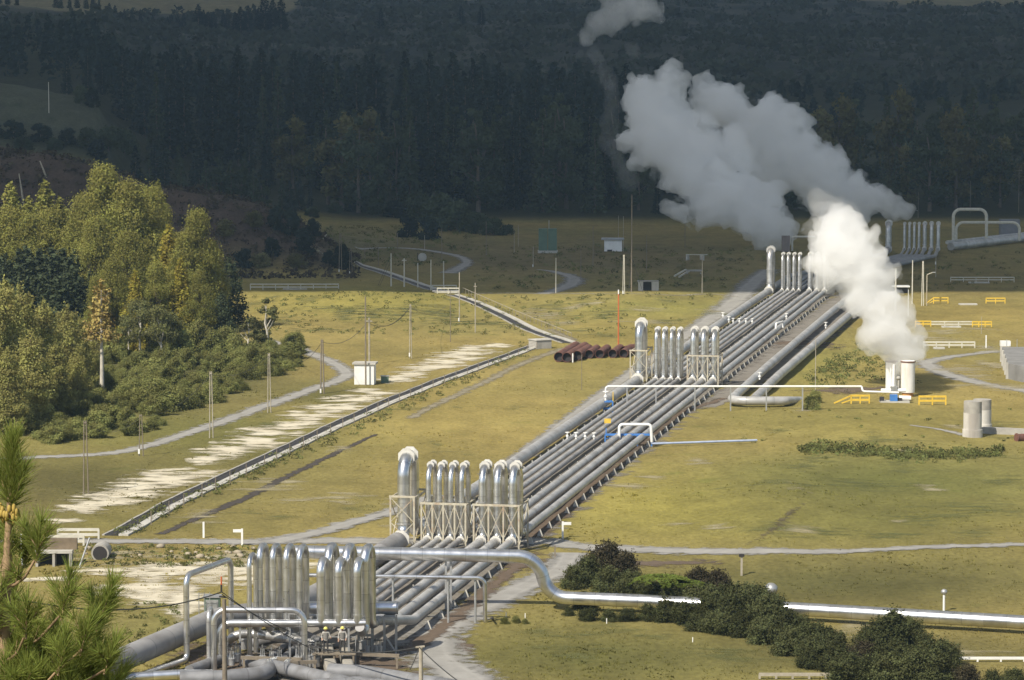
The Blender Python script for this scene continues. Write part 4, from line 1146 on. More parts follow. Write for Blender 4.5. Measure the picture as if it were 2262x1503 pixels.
# white arch with blue frame
YB = G(1400, 988).y
root = thing('white_arch', 'white square pipe arch over the medium pipes with a long blue-grey tail', 'pipe arch', G(1400, 988))
zb = dp(1400, 938, YB).z
tail = G(1672, 973, .3)
MB().tube(fillet([Vector((dp(1368, 985, YB).x, YB, .9)), Vector((dp(1368, 985, YB).x, YB, zb)), Vector((dp(1438, 938, YB).x, YB, zb)), Vector((dp(1440, 976, YB).x, YB, .55))], .38, 7), .16, 12).build('arch_pipe', M['white'], root)
MB().tube(fillet([Vector((dp(1440, 976, YB).x, YB, .6)), Vector((dp(1440, 976, YB).x, YB, .36)), Vector((dp(1452, 976, YB).x, YB, .36)), tail], .2, 5), .12, 10).build('tail_pipe', mat('bluish_paint', (.36, .42, .55), .6, 0, .15, 1.5), root)
root = thing('pipe_gantry', 'long low blue steel frame spanning the medium pipes under the white arch', 'frame', G(1385, 988))
bx = [dp(x, 970, YB).x for x in (1337, 1372, 1408, 1440)]
for x in bx: MB().bar((x, YB + .5, 0), (x, YB + .5, 1.2), .15).build('post', M['blue'], root)
MB().bar((bx[0], YB + .5, 1.25), (bx[-1], YB + .5, 1.25), .26, .2).build('beam', M['blue'], root)
MB().bar((bx[0], YB + .5, .8), (bx[1], YB + .5, 1.2), .08).bar((bx[0] + .1, YB + .52, 1.95), (bx[0] + .1, YB + .52, 1.2), .09).build('brace', M['blue'], root)
solo(MB().box(G(1342, 965, 0) + Vector((0, 0, 1.7)), (.7, .5, .45)).bar(G(1342, 965), G(1342, 965, 1.6), .08), 'junction_box', M['yellow'], 'small yellow junction box on a post beside the blue frame', 'junction box', G(1342, 965))

# pile of rusty pipes
def rusty(x, y, x2, y2, r, lab, grp, z=None):
    a, b = G(x, y, z or r), G(x2, y2, z or r)
    o = thing('rusty_pipe', lab, 'pipe', (a.x, a.y, 0), grp)
    ring = MB()
    d = (b - a).normalized()
    ring.tube([a, b], r, 20, caps=False).tube([b, a], r * .93, 20, caps=False)
    up = Vector((0, 0, 1)); X = d.cross(up).normalized(); Yv = X.cross(d)
    for (c, sgn) in ((a, 1), (b, -1)):
        vs = [c + X * (math.cos(q) * rr) + Yv * (math.sin(q) * rr) for rr in (r, r * .93) for q in np.linspace(0, 6.283, 20, endpoint=False)]
        ring.add(vs, [(j, (j + 1) % 20, 20 + (j + 1) % 20, 20 + j) for j in range(20)])
    ring.build('shell', M['rust'], o)
    MB().tube([a + d * .5, b - d * .5], r * .90, 18).build('shade_core', M['hollow_shade'], o)  # capped dark core stands in for the unlit inside of the pipe
for i, (x, y, x2, y2) in enumerate([(1234, 789, 1272, 765), (1252, 790, 1292, 766)]):
    rusty(x, y, x2, y2, .66, ['long rusty pipe at the outer end of the pile, lying beside the drain', 'second rusty pipe from the outer end of the pile, beside the white marker'][i], None)
rusty(1275, 786, 1300, 771, .66, 'rusty pipe lying just behind the white marker post', None)
for i, x in enumerate((1301, 1324, 1353, 1377)):
    rusty(x, 783 - i * .5, x + 17, 771 - i * .5, .6, 'short rusty pipe with its dark open end facing the viewer', 'short rusty pipes of the pile')
rusty(1378, 776, 1404, 770, .66, 'rusty pipe closing the pile on the side of the tall loops', None)
p, h = base_to(1366, 640, 776)
root = thing('marker_pole', 'tall orange marker pole with a white tip behind the rusty pipes', 'pole', p)
MB().tube([p, p + Vector((0, 0, h * .93))], [.09, .08], 8).build('shaft', M['orange'], root)
MB().cyl(p + Vector((0, 0, h * .93)), p + Vector((0, 0, h)), .09, 8).build('tip', M['white'], root)

# silencer: twin white drums under the plume
def drum(x, ytop, ybase, r, lab, m, parts=True, skirt=None):
    p = G(x, ybase); h = (ybase - ytop) / scale_at(p)
    o = thing('silencer_drum', lab, 'silencer', p)
    MB().tube([p + Vector((0, 0, .5 if skirt else 0)), p + Vector((0, 0, h))], r, 24).build('drum', m, o)
    mb = MB()
    for f in (.98,): mb.plate(p + Vector((0, 0, h * f)), (0, 0, 1), r * 1.06, .16, 24)
    mb.build('rim', M['rust'] if skirt is None else M['rust'], o)
    if skirt: MB().cyl(p, p + Vector((0, 0, .5)), r * .8, 18).build('skirt', skirt, o)
    return o
white_rust = mat('rust_streaked_white', (.76, .75, .71), .5, 0, .05, .8, stain=(.45, .28, .14), streak=.12, stain_amt=.55)
drum(1969, 797, 868, .72, 'white steaming silencer drum partly behind the upright valve stem', white_rust, True, M['white'])
drum(2005, 797, 876, .84, 'white steaming silencer drum with an orange rusty foot', white_rust, True, mat('orange_rust', (.50, .24, .07), .8, 0, .3, 2))
p = G(1976, 890)
root = thing('wellhead', 'white and blue wellhead with an upright stem in front of the silencer drums', 'wellhead', p)
MB().box(p + Vector((0, .2, .12)), (3.4, 1.6, .24)).build('plinth', M['pale_concrete'], root)
MB().box(p + Vector((-.15, -.3, .62)), (.85, .6, .75)).build('valve_body', M['blue'], root)
MB().box(p + Vector((-.1, 0, 1.45)), (.75, .6, 1.0)).build('spool', M['grey_steel'], root)
MB().cyl(p + Vector((-.15, 0, 1.9)), p + Vector((-.1, 0, 4.5)), .19, 12).cyl(p + Vector((-.4, .1, 1.9)), p + Vector((-.45, .1, 4.1)), .09, 8).build('stem', M['white'], root)
MB().tube([p + Vector((-1.6, 0, 1.45)), p + Vector((1.3, 0, 1.45))], .23, 14).build('cross_pipe', M['white'], root)
MB().tube([p + Vector((.5, .1, .55)), p + Vector((1.9, .1, .5))], .3, 14).build('side_arm', M['white'], root)
MB().cyl(p + Vector((.45, .1, 1.6)), p + Vector((.5, .1, 2.8)), .13, 10).ball(p + Vector((.45, .1, 2.9)), .26, (1, 1, .9)).build('relief_valve', M['pale_concrete'], root)
MB().box(p + Vector((-1.5, 0, .45)), (.5, .5, .5)).box(p + Vector((.55, -.1, .4)), (.5, .5, .4)).build('anchor_block', M['dark'], root)['kind'] = 'stuff'

# concrete silencers
conc_streak = mat('streaked_concrete', (.56, .53, .47), .9, 0, .14, .7, bump=.2, stain=(.24, .21, .18), streak=.10, stain_amt=.7)
conc_dark = mat('weathered_concrete_top', (.36, .335, .29), .95, 0, .2, 1.2, bump=.3)
for (x, yb, yt, r, lab) in ((2148, 966, 886, .98, 'streaked concrete silencer tower standing forward on a broad foot'), (2169, 952, 882, 1.0, 'streaked concrete silencer tower standing behind the other one')):
    p = G(x, yb); h = (yb - yt) / scale_at(p)
    o = thing('concrete_silencer', lab, 'silencer', p)
    MB().tube([p + Vector((0, 0, 0)), p + Vector((0, 0, h * .68))], r, 26).build('tower', conc_streak, o)
    MB().tube([p + Vector((0, 0, h * .68)), p + Vector((0, 0, h))], r * .985, 26).build('top_ring', conc_dark, o)
    MB().tube([p + Vector((0, 0, -.1)), p + Vector((0, 0, h * .22))], r * 1.1, 26).build('foot', conc_streak, o)
def low_wall(P, th, h, name, m, lab, cat):
    P = [G(x, y) for (x, y) in P]
    mb = MB()
    for a, b in zip(P[:-1], P[1:]): mb.bar((a.x, a.y, h / 2), (b.x, b.y, h / 2), th, h)
    return solo(mb, name, m, lab, cat, P[0])
low_wall([(2170, 958), (2262, 962), (2400, 968)], .8, .7, 'low_wall', M['concrete'], 'low dark concrete wall behind the streaked silencer towers', 'wall')
p = G(2250, 975)
solo(MB().tube([p + Vector((-.2, 0, .35)), p + Vector((8, 3, .35))], .42, 16).plate(p + Vector((-.2, 0, .35)), Vector((1, .35, 0)), .5, .14, 16), 'rusty_pipe', M['rust'], 'rusty flanged pipe end lying beside the low wall', 'pipe', p)
solo(MB().tube([G(1898, 960, .12), G(2040, 957, .18)], .1, 8), 'blue_pipe', mat('faded_blue', (.33, .40, .52), .6, 0, .2, 1), 'faded blue pipe lying in the grass before the concrete silencers', 'pipe', G(1960, 959))

# big grey retaining tank wall at the edge
root = thing('settling_tank', 'big grey ribbed concrete tank at the bend of the road', 'tank', G(2240, 835))
zt_ = 2.0
pw = [G(2226, 838), G(2262, 846), G(2420, 880), G(2420, 800), G(2213, 800)]
mb = MB()
vs = [(q.x, q.y, -.1) for q in pw] + [(q.x, q.y, zt_) for q in pw]
mb.add(vs, [(0, 1, 6, 5), (1, 2, 7, 6), (2, 3, 8, 7), (3, 4, 9, 8), (4, 0, 5, 9), (5, 6, 7, 8, 9)])
mb.build('wall', mat('tank_concrete', (.22, .215, .205), .9, 0, .15, .8, stain=(.13, .12, .11), streak=.2, stain_amt=.5), root)
for k in range(5):
    q = pw[4].lerp(pw[0], k / 4); MB().bar((q.x - .1, q.y, 0), (q.x - .1, q.y, zt_ + .1), .28).build('rib', M['pale_concrete'], root)
MB().box(pw[4] + Vector((.6, 1.2, zt_ + .35)), (1.3, 1.0, .7)).build('hatch', M['white'], root)
for k in range(4):
    q = pw[4].lerp(pw[3], .05 + k * .11); MB().cyl((q.x, q.y, zt_), (q.x, q.y, zt_ + 1.0), .04, 6).build('rail_post', M['grey_steel'], root)

# ------------------------------------------------------------------ rails
def rail(x0, x1, ytop, ybase, n, m, lab, w_=.12, rails=(1.0, .5), ramp=None, ybase2=None, cat='railing', name='guard_rail', slab=None):
    a, b = G(x0, ybase), G(x1, ybase2 or ybase)
    h = (ybase - ytop) / scale_at(a)
    o = thing(name, lab, cat, a)
    for k in range(n):
        q = a.lerp(b, k / (n - 1)); MB().bar(q, q + Vector((0, 0, h)), w_).build('post', M[m], o)
    for f in rails:
        MB().bar(a + Vector((-.05, -.02, h * f)), b + Vector((.05, -.02, h * f)), w_ * .7, w_ * 1.5).build('rail', M[m], o)
    if ramp:
        c = G(ramp, ybase)
        MB().bar(a + Vector((0, 0, h)), c + Vector((0, 0, .1)), w_).bar(a + Vector((0, 0, h * .5)), a.lerp(c, .55) + Vector((0, 0, .1)), w_ * .8).build('ramp_rail', M[m], o)
    if slab:
        p0, p1 = G(slab[0], slab[2]), G(slab[1], slab[2])
        MB().bar(p0 + Vector((0, 0, .12)), p1 + Vector((0, 0, .12)), 1.2, .22).build('slab', M['pale_concrete'], o)
    return o
rail(553, 748, 628, 641, 8, 'rail_grey', 'long white rail along the top of the sunlit slope', slab=(625, 678, 641))
rail(955, 1008, 631, 642, 3, 'rail_grey', 'pale rail on the far side of the small bridge')
rail(966, 1014, 637, 654, 3, 'rail_grey', 'pale rail on the near side of the small bridge')
rail(128, 218, 1170, 1192, 3, 'rail_grey', 'weathered rail on the far side of the culvert bridge', .16)
rail(100, 185, 1185, 1206, 4, 'rail_grey', 'weathered rail on the near side of the culvert bridge', .16)
rail(2062, 2094, 658, 671, 3, 'yellow', 'small yellow rail with a sloping ramp end beside the lamp post', .13, ramp=2047)
rail(2178, 2220, 659, 671, 3, 'yellow', 'small separate yellow rail at the far edge of the yard', .13, slab=(2118, 2158, 674))
rail(2022, 2056, 710, 722, 3, 'yellow', 'yellow rail end half hidden by the steam plume', .13)
rail(2056, 2148, 711, 722, 4, 'rail_grey', 'faded rail joining two yellow rail ends', .12, slab=(2080, 2122, 724))
rail(2148, 2190, 711, 723, 4, 'yellow', 'yellow rail end beside the faded rail', .13)
rail(2040, 2153, 756, 769, 5, 'rail_grey', 'double white rail above the hooked road', .15, slab=(2062, 2086, 771))
rail(2030, 2089, 876, 895, 3, 'yellow', 'yellow rail standing just beyond the wellhead', .15)
rail(1880, 1920, 874, 893, 3, 'yellow', 'yellow rail with a sloping ramp end before the wellhead', .15, ramp=1842)
rail(2100, 2240, 613, 624, 6, 'rail_grey', 'faint grey rail in the shaded far yard', .1, slab=(2140, 2185, 626))
rail(1678, 1860, 1490, 1500, 6, 'wood_pale', 'low weathered timber rail at the lower edge of the meadow', .14, rails=(1.0,))
rail(2108, 2262, 1454, 1462, 4, 'white', 'low white rail beyond the dark thicket', .12, rails=(1.0,))

# T-shaped and plain white markers
def marker(x, ytop, ybase, lab, arm=0, w_=.16, m='white'):
    p, h = base_to(x, ytop, ybase)
    o = thing('marker_post', lab, 'marker post', p)
    MB().bar(p, p + Vector((0, 0, h)), w_).build('post', M[m], o)
    if arm: MB().bar(p + Vector((0, -.02, h * .88)), p + Vector((arm, -.02, h * .88)), w_ * .8, w_ * 1.5).build('arm', M[m], o)
marker(535, 1168, 1206, 'white gallows-shaped marker post by the straight road near the thin pipe loops', -.75)
marker(450, 1153, 1189, 'plain white marker post in the grass above the straight road')
marker(1243, 1152, 1190, 'white gallows-shaped marker post beside the pipe bundle', .72)
marker(2178, 741, 769, 'plain white marker post beside the hooked road')
marker(1265, 781, 801, 'white marker post standing before the rusty pipes')
marker(1226, 1205, 1232, 'short brown post in the fork of the gravel roads', 0, .1, 'wood')
marker(1638, 1226, 1272, 'weathered post with a flat cap above the thicket', 0, .16, 'wood_pale')
solo(MB().box(G(1638, 1272) + Vector((0, 0, 1.62)), (.42, .3, .2)), 'post_cap', M['dark'], 'dark box lying on the flat capped post above the thicket', 'box', G(1638, 1272))
for (x, y, lab) in ((2085, 1352, 'white round-headed relief valve on the silver main near the frame edge'), (1703, 1345, 'grey mushroom vent on the silver main inside the thicket')):
    p = G(x, y)
    o = thing('relief_valve', lab, 'valve', p)
    MB().cyl(p, p + Vector((0, 0, .85 + .5)), .09, 8).build('stem', M['white'], o)
    MB().ball(p + Vector((0, 0, 1.5)), .24 if x > 2000 else .5, (1, 1, .9)).build('cap', M['grey_steel'], o)
for (x, y) in ((1340, 1378), (1530, 1420), (1118, 1365), (1160, 1367)):
    marker(x, y - 12, y, 'tiny white peg in the grass below the thicket', 0, .06)
    bpy.data.objects[[o.name for o in bpy.data.objects if o.name.startswith('marker_post')][-1]]
for o in [o for o in bpy.data.objects if o.get('label', '').startswith('tiny white peg')]: o['group'] = 'tiny pegs in the grass'

# ------------------------------------------------------------------ drains
def drain(P, lab, wl=.22, fw=1.25, hr=.16, hl=.10):
    L = smooth_line([tuple(GT(x, y))[:2] for (x, y) in P], 2.5)
    T = np.gradient(L, axis=0); T /= np.linalg.norm(T, axis=1)[:, None]
    Nn = np.stack([T[:, 1], -T[:, 0]], 1)                       # to the right of travel
    o = thing('drain_channel', lab, 'drain', (L[len(L) // 2][0], L[len(L) // 2][1], 0))
    def strip(off, wd, z0, z1, name, m):
        mb = MB(); n = len(L)
        vs = []
        for i in range(n):
            for (q, zz) in ((off, z0), (off + wd, z0), (off + wd, z1), (off, z1)):
                x, y = L[i] + Nn[i] * q; vs.append((x, y, Hs(x, y) + zz))
        fs = []
        for i in range(n - 1):
            for j in range(4): fs.append((i * 4 + j, i * 4 + (j + 1) % 4, (i + 1) * 4 + (j + 1) % 4, (i + 1) * 4 + j))
        fs += [(0, 1, 2, 3), tuple((n - 1) * 4 + j for j in (3, 2, 1, 0))]
        mb.add(vs, fs); mb.build(name, m, o)
    strip(-fw - wl, wl, -.1, hl, 'wall', M['concrete'])
    strip(-fw, fw, -.1, .05, 'channel_floor', M['dark'])  # near-black floor: wet bed plus the channel's shadow put into its colour
    strip(0, .85, -.1, hr, 'wall', M['pale_concrete'])
    return L, Nn
DR, DN = drain([(262, 1184), (330, 1146), (420, 1098), (560, 1031), (760, 936), (900, 874), (1060, 812), (1188, 765)], 'long concrete drain channel running from the culvert bridge to the rusty pipes')
drain([(1262, 758), (1190, 734), (1120, 700), (1060, 672), (1004, 652)], 'concrete drain channel climbing from the rusty pipes to the small bridge', fw=1.3)
drain([(965, 641), (920, 626), (850, 602), (778, 574)], 'shaded concrete drain channel beyond the small bridge', fw=1.3)
ribbon('ditch', [(352, 1181), (450, 1140), (560, 1092), (680, 1032), (780, 984), (832, 960)], [1.2, 1.5, 1.5, 1.4, 1.2, .7], M['ditch'], .03, 'dark narrow ditch beside the drain channel', 'ditch')
p = G(1193, 770)
root = thing('headwall', 'concrete headwall box where the two drain channels meet', 'headwall', p)
MB().box(p + Vector((0, 0, .6)), (2.4, 2.2, 1.2), .5).build('wall', M['concrete'], root)
MB().box(p + Vector((0, 0, 1.24)), (2.6, 2.4, .1), .5).build('cap', M['pale_concrete'], root)

fen = thing('wire_fence', 'wire fence on thin grey posts along the drain channel', 'fence', (DR[10][0], DR[10][1], 0))
prev = None
acc = 0.0
wr = MB()
cnt = 0
for i in range(len(DR)):
    if i and i % 2 == 0:
        q = DR[i] + DN[i] * 1.15
        a = Vector((q[0], q[1], 0))
        MB().bar(a, a + Vector((0, 0, 1.25)), .075).build('post', M['wood'], fen); cnt += 1
        if prev is not None:
            for z in (.45, .8, 1.15): wr.bar(prev + Vector((0, 0, z)), a + Vector((0, 0, z)), .014)
        prev = a
wr.build('wires', M['wire'], fen)['kind'] = 'stuff'
fen = thing('handrail', 'handrail on thin posts along the drain climbing to the small bridge', 'railing', G(1150, 720))
prev = None
wr = MB()
for f in np.linspace(0, 1, 34):
    x = np.interp(f, [0, .45, 1], [1262, 1140, 1022]); y = np.interp(f, [0, .45, 1], [750, 700, 648])
    a = GT(x, y); MB().bar(a, a + Vector((0, 0, .95)), .07).build('post', M['wood'], fen)
    if prev is not None: wr.bar(prev + Vector((0, 0, .92)), a + Vector((0, 0, .92)), .06)
    prev = a
wr.build('rail', M['wood_pale'], fen)
# small bridge
p = G(985, 650)
root = thing('footbridge', 'small concrete bridge where the drain passes under the pale track', 'bridge', p)
MB().box(p + Vector((0, .4, .4)), (4.6, 2.6, .35)).build('deck', M['pale_concrete'], root)
for dx in (-2.1, 2.1): MB().box(p + Vector((dx, .4, .1)), (.4, 2.6, .7)).build('abutment', M['concrete'], root)
# culvert
p = G(118, 1252)
root = thing('culvert', 'square concrete culvert mouth below the weathered rails', 'culvert', p)
MB().box(p + Vector((0, .6, 1.15)), (3.0, 1.0, .22)).build('lintel', M['pale_concrete'], root)
for dx in (-1.35, 0, 1.35): MB().box(p + Vector((dx, .6, .5)), (.2, 1.0, 1.1)).build('wall', M['concrete'], root)
MB().box(p + Vector((0, 1.4, .5)), (2.7, .1, 1.1)).build('back', M['hollow_shade'], root)  # dark board paints the shade inside the culvert
MB().box(p + Vector((0, 1.0, 1.7)), (3.6, .5, .9)).build('headwall', mat('brick_earth', (.17, .13, .085), .95, 0, .25, 1.5), root)
MB().bar(p + Vector((-2.6, .3, 2.6)), p + Vector((-2.4, -.6, .2)), .1).bar(p + Vector((2.9, .3, 2.3)), p + Vector((2.2, -.7, .1)), .1).build('stay', M['grey_steel'], root)['kind'] = 'stuff'
rk = random.Random(4)
M['bank_rock'] = mat('bank_rock', (.33, .28, .20), .95, 0, .2, 2.0)
for k in range(26):
    x, y = rk.uniform(170, 560), rk.uniform(1208, 1236)
    q = G(x, y); s = rk.uniform(.12, .34)
    mb = MB(); mb.ball((0, 0, s * .4), s, (1.2, .9, .7), 0, 7, 5)
    mb.v = [(a * (1 + .25 * math.sin(9 * a + k)), b * (1 + .2 * math.cos(7 * b + k)), c) for a, b, c in mb.v]
    o = mb.build('rock', M['bank_rock']); o.location = q; o.rotation_euler = (0, 0, k)
    tag(o, 'tan rock lying on the bank below the straight road', 'rock', 'rocks on the bank below the straight road')
p = G(222, 1236)
o = thing('culvert', 'grey arched pipe culvert in the bank below the road', 'culvert', p)
MB().tube([p + Vector((0, -.3, .55)), p + Vector((0, 1.6, .55))], .72, 16).build('pipe_mouth', M['concrete'], o)
MB().plate(p + Vector((0, -.32, .55)), (0, 1, 0), .58, .06, 16).build('mouth_shade', M['hollow_shade'], o)  # dark disc painted as the shaded hollow of the pipe

# ------------------------------------------------------------------ huts
p = G(806, 850)
root = thing('hut', 'small white hut with a flat roof beside the pumice scar', 'hut', p)
MB().box(p + Vector((0, .9, 1.25)), (2.45, 1.9, 2.5), -.1).build('wall', M['white'], root)
MB().box(p + Vector((0, .9, 2.6)), (2.9, 2.3, .2), -.1).build('roof', M['pale_concrete'], root)
MB().box(p + Vector((.62, -.09, 1.05)), (.05, .03, 1.9), -.1).build('door_edge', M['grey_steel'], root)
p = G(850, 846)
root = thing('cabinet', 'low grey cabinet on the pumice beside the white hut', 'cabinet', p)
MB().box(p + Vector((0, .2, .4)), (.95, .6, .8)).build('body', M['green'], root)
MB().box(p + Vector((0, .2, .84)), (1.1, .75, .08)).build('lid', M['grey_steel'], root)
p = G(1355, 556)
root = thing('hut', 'white hut with an overhanging flat roof in the shaded yard', 'hut', p)
MB().box(p + Vector((0, 1.2, 1.2)), (3.6, 2.6, 2.4), -.05).build('wall', M['white'], root)
MB().box(p + Vector((-.1, 1.2, 2.52)), (4.6, 3.6, .26), -.05).build('roof', mat('grey_roof', (.33, .34, .35), .7), root)
MB().box(p + Vector((-.75, -.14, .2)), (1.0, .06, .36), -.05).build('vent', M['dark'], root)
p = G(1433, 645)
root = thing('bunker', 'low concrete shed with a dark open middle in the shaded yard', 'shed', p)
for dx in (-1.35, 1.1): MB().box(p + Vector((dx, .7, .85)), (.8 if dx < 0 else 1.2, 1.6, 1.7)).build('wall', M['pale_concrete'], root)
MB().box(p + Vector((0, 1.6, .8)), (2.0, .2, 1.6)).build('back', M['dark'], root)
MB().box(p + Vector((-.1, .8, 1.76)), (3.6, 1.9, .14)).build('roof', M['concrete'], root)
for dx in (-.6, -.2, .2): MB().bar(p + Vector((dx, 0, 0)), p + Vector((dx, 0, 1.5)), .1).build('bar', M['dark'], root)
p = G(1210, 560)
root = thing('twin_tanks', 'two square dark green tanks on a white footing in the shaded yard', 'tank', p)
for sx in (-1, 1):
    MB().box(p + Vector((sx * .95, .8, 2.75)), (1.75, 1.6, 4.4)).build('tank', M['green'], root)
MB().box(p + Vector((0, .8, .28)), (4.0, 1.9, .5)).build('footing', M['pale_concrete'], root)
MB().bar(p + Vector((.25, .8, 4.9)), p + Vector((.25, .8, 6.6)), .1).build('mast', M['grey_steel'], root)
p = G(933, 577)
root = thing('sign_board', 'pale rounded board on a short post in the shaded yard', 'board', p)
MB().plate(p + Vector((0, 0, .75)), (0, 1, .2), .85, .12, 14).build('board', M['pale_concrete'], root)
MB().bar(p + Vector((-.9, .2, 0)), p + Vector((-.9, .2, 1.6)), .12).build('post', M['dark'], root)
p = GT(712, 552)
o = patches('bare_ground', [(700, 552, 2.2, 3, .4), (716, 562, 1.6, 2, .4)], M['pumice_soft'], .04, 'pale scar on the end of the spoil ridge', 'earth', 31)

# ------------------------------------------------------------------ poles and posts
def pole(x, yt, yb, lab, r=.11, m='wood', arm=None, twin=None, tag_=None, name='utility_pole'):
    p = GT(x, yb); h = (yb - yt) / scale_at(p)
    o = thing(name, lab, 'pole', p)
    if twin:
        for sx in (-1, 1):
            MB().tube([p + Vector((sx * twin / 2, 0, -.1)), p + Vector((sx * twin * .22, 0, h))], [r * .62, r * .5], 8).build('leg', M[m], o)
        MB().bar(p + Vector((-twin * .3, 0, h * .97)), p + Vector((twin * .3, 0, h * .97)), r * 1.4).build('cap', M[m], o)
    else:
        MB().tube([p - Vector((0, 0, .1)), p + Vector((0, 0, h))], [r * .85, r * .65], 8).build('shaft', M[m], o)
    if arm:
        MB().bar(p + Vector((-arm / 2, -.12, h * .93)), p + Vector((arm / 2, -.12, h * .93)), r * .9).build('crossarm', M[m], o)
    if tag_:
        MB().box(p + Vector((-r if not twin else -twin / 2, -.16, tag_)), (.18, .05, .5)).build('number_plate', M['white'], o)
    return p + Vector((0, 0, h * .96))
tops = {}
tops['a'] = pole(190, 928, 1092, 'twin-legged dark timber pole in the dark left meadow', .10, 'wood', None, .45)
tops['b'] = pole(312, 915, 1008, 'twin-legged timber pole with a white plate at the near end of the grove road', .09, 'wood', None, .42, .5)
tops['c'] = pole(467, 820, 968, 'tall silvered twin-legged pole in front of the grove road', .10, 'wood_pale', None, .38)
tops['d'] = pole(595, 780, 912, 'silvered twin-legged pole at the outer bend of the grove road', .095, 'wood_pale', None, .36)
tops['e'] = pole(712, 750, 870, 'dark twin-legged pole on the bend of the grove road, near the white hut', .15, 'wood', None, .4, .35)
tops['f'] = pole(808, 655, 852, 'slim dark pole right in front of the white hut', .12, 'wood')
tops['g'] = pole(816, 702, 805, 'pale pole rising behind the white hut', .15, 'wood_pale', .8)
tops['h'] = pole(907, 672, 792, 'pale pole with a white plate on the slope above the pumice scar', .10, 'wood_pale', None, .28, .5)
tops['i'] = pole(995, 640, 756, 'thin dark pole on the slope under the small bridge', .06, 'wood')
tops['j'] = pole(1015, 602, 712, 'pale pole with a white plate just below the small bridge', .10, 'wood_pale', None, None, .4)
tops['k'] = pole(1050, 625, 735, 'pale pole with a lamp bracket beside the climbing drain', .10, 'wood_pale', .5)
tops['l'] = pole(864, 560, 633, 'pale stayed pole at the edge of the cloud shade', .15, 'rail_grey')
tops['m'] = pole(893, 571, 634, 'pale pole with a transformer bracket beyond the slope', .16, 'rail_grey', .8)
tops['n'] = pole(923, 581, 635, 'short pale pole between the bracket pole and the bridge', .13, 'rail_grey')
tops['o'] = pole(952, 574, 642, 'pale pole beside the rails of the small bridge', .13, 'rail_grey')
tops['p'] = pole(980, 577, 638, 'pale pole standing directly behind the bridge rails', .13, 'rail_grey')
pole(1228, 570, 648, 'bright pole beside the shaded gravel bend', .12, 'rail_grey')
pole(1378, 563, 650, 'twin-legged pale pole below the white hut of the yard', .11, 'rail_grey', None, .3, .3)
pole(1377, 478, 556, 'slim mast rising behind the white hut of the yard', .07, 'wood_pale')
pole(1366, 477, 532, 'shorter mast rising from the roof edge of the yard hut', .07, 'wood_pale')
pole(1395, 430, 646, 'very tall dark mast towering over the shaded yard', .14, 'wood')
pole(1428, 520, 598, 'slim dark pole behind the low concrete shed', .08, 'wood')
pole(1310, 500, 590, 'slim dark pole between the green tanks and the yard hut', .09, 'wood')
pole(1283, 548, 620, 'faint thin pole above the gravel bend', .07, 'wood')
pole(1551, 565, 648, 'single pale pole on the verge of the cloud shade', .09, 'wood_pale')
pole(1672, 470, 545, 'dark pole in front of the grey steam bank', .13, 'wood')
pole(1513, 490, 548, 'faint dark pole below the steam bank', .08, 'wood')
pole(752, 515, 601, 'twin-legged pole with a white plate at the foot of the spoil ridge', .11, 'wood', .6, .5, .2)
pole(775, 548, 604, 'short dark pole with a white foot near the shaded drain', .09, 'wood', None, .5, .2)
pole(806, 540, 575, 'thin brown pole behind the shaded drain', .07, 'wood')
pole(836, 542, 588, 'reddish thin pole behind the shaded drain', .07, 'wood')
pole(976, 505, 580, 'thin dark pole above the winding shaded road', .09, 'wood')
pole(1074, 490, 565, 'thin dark pole before the dull bushes', .08, 'wood')
pole(1145, 498, 545, 'faint pole in front of the forest edge bushes', .07, 'wood_pale')
pole(878, 515, 553, 'thin pole on the near side of the shaded road', .08, 'wood')
pole(938, 520, 552, 'thin pole beside the gate of the shaded road', .08, 'wood_pale')
pole(1136, 515, 560, 'short thin pole before the green tanks', .07, 'wood_pale')
pole(1178, 545, 590, 'short pole with a white foot below the green tanks', .08, 'wood_pale', None, None, .2)
pole(1978, 593, 690, 'pale post half hidden by the bright steam plume', .17, 'rail_grey')
pole(2015, 575, 672, 'tall pale post beside the bright steam plume', .13, 'rail_grey')
pole(2038, 577, 676, 'tall grey twin-legged post next to the lamp post', .12, 'rail_grey', None, .3)
pole(2067, 540, 613, 'leaning thin post with a white box in the shaded far yard', .08, 'wood_pale', None, None, 2.6)
pole(2006, 760 - 120, 700, 'short white post in front of the tall pale post', .07, 'white')
pole(2028, 425, 482, 'thin dark pole behind the farthest loops', .08, 'wood')
pole(2143, 400, 470, 'thin dark pole behind the grey pipe arch', .09, 'wood')
pole(2250, 370, 470, 'dark portal pole at the forest edge, farthest along the grey pipe', .10, 'wood', 1.5)
pole(108, 182, 250, 'white lamp pole on the grass knoll', .14, 'rail_grey')
pole(1285, 783, 862, 'thin green pole in the yellow grass below the rusty pipes', .045, 'wood')
pole(1801, 750, 880, 'thin pole beside the two large outer pipes', .06, 'wood_pale')
pole(2168, 700, 738, 'thin low pole among the yellow rails', .05, 'wood_pale')
p = GT(2047, 676); h = (676 - 607) / scale_at(p)
o = thing('lamp_post', 'slim yellowish lamp post with a short arm beside the yellow ramp rail', 'lamp post', p)
MB().tube(fillet([p, p + Vector((0, 0, h)), p + Vector((.9, 0, h + .35))], .2, 4), .07, 8).build('shaft', M['cream_steel'], o)
MB().box(p + Vector((1.1, 0, h + .38)), (.5, .2, .12)).build('lamp_head', M['grey_steel'], o)
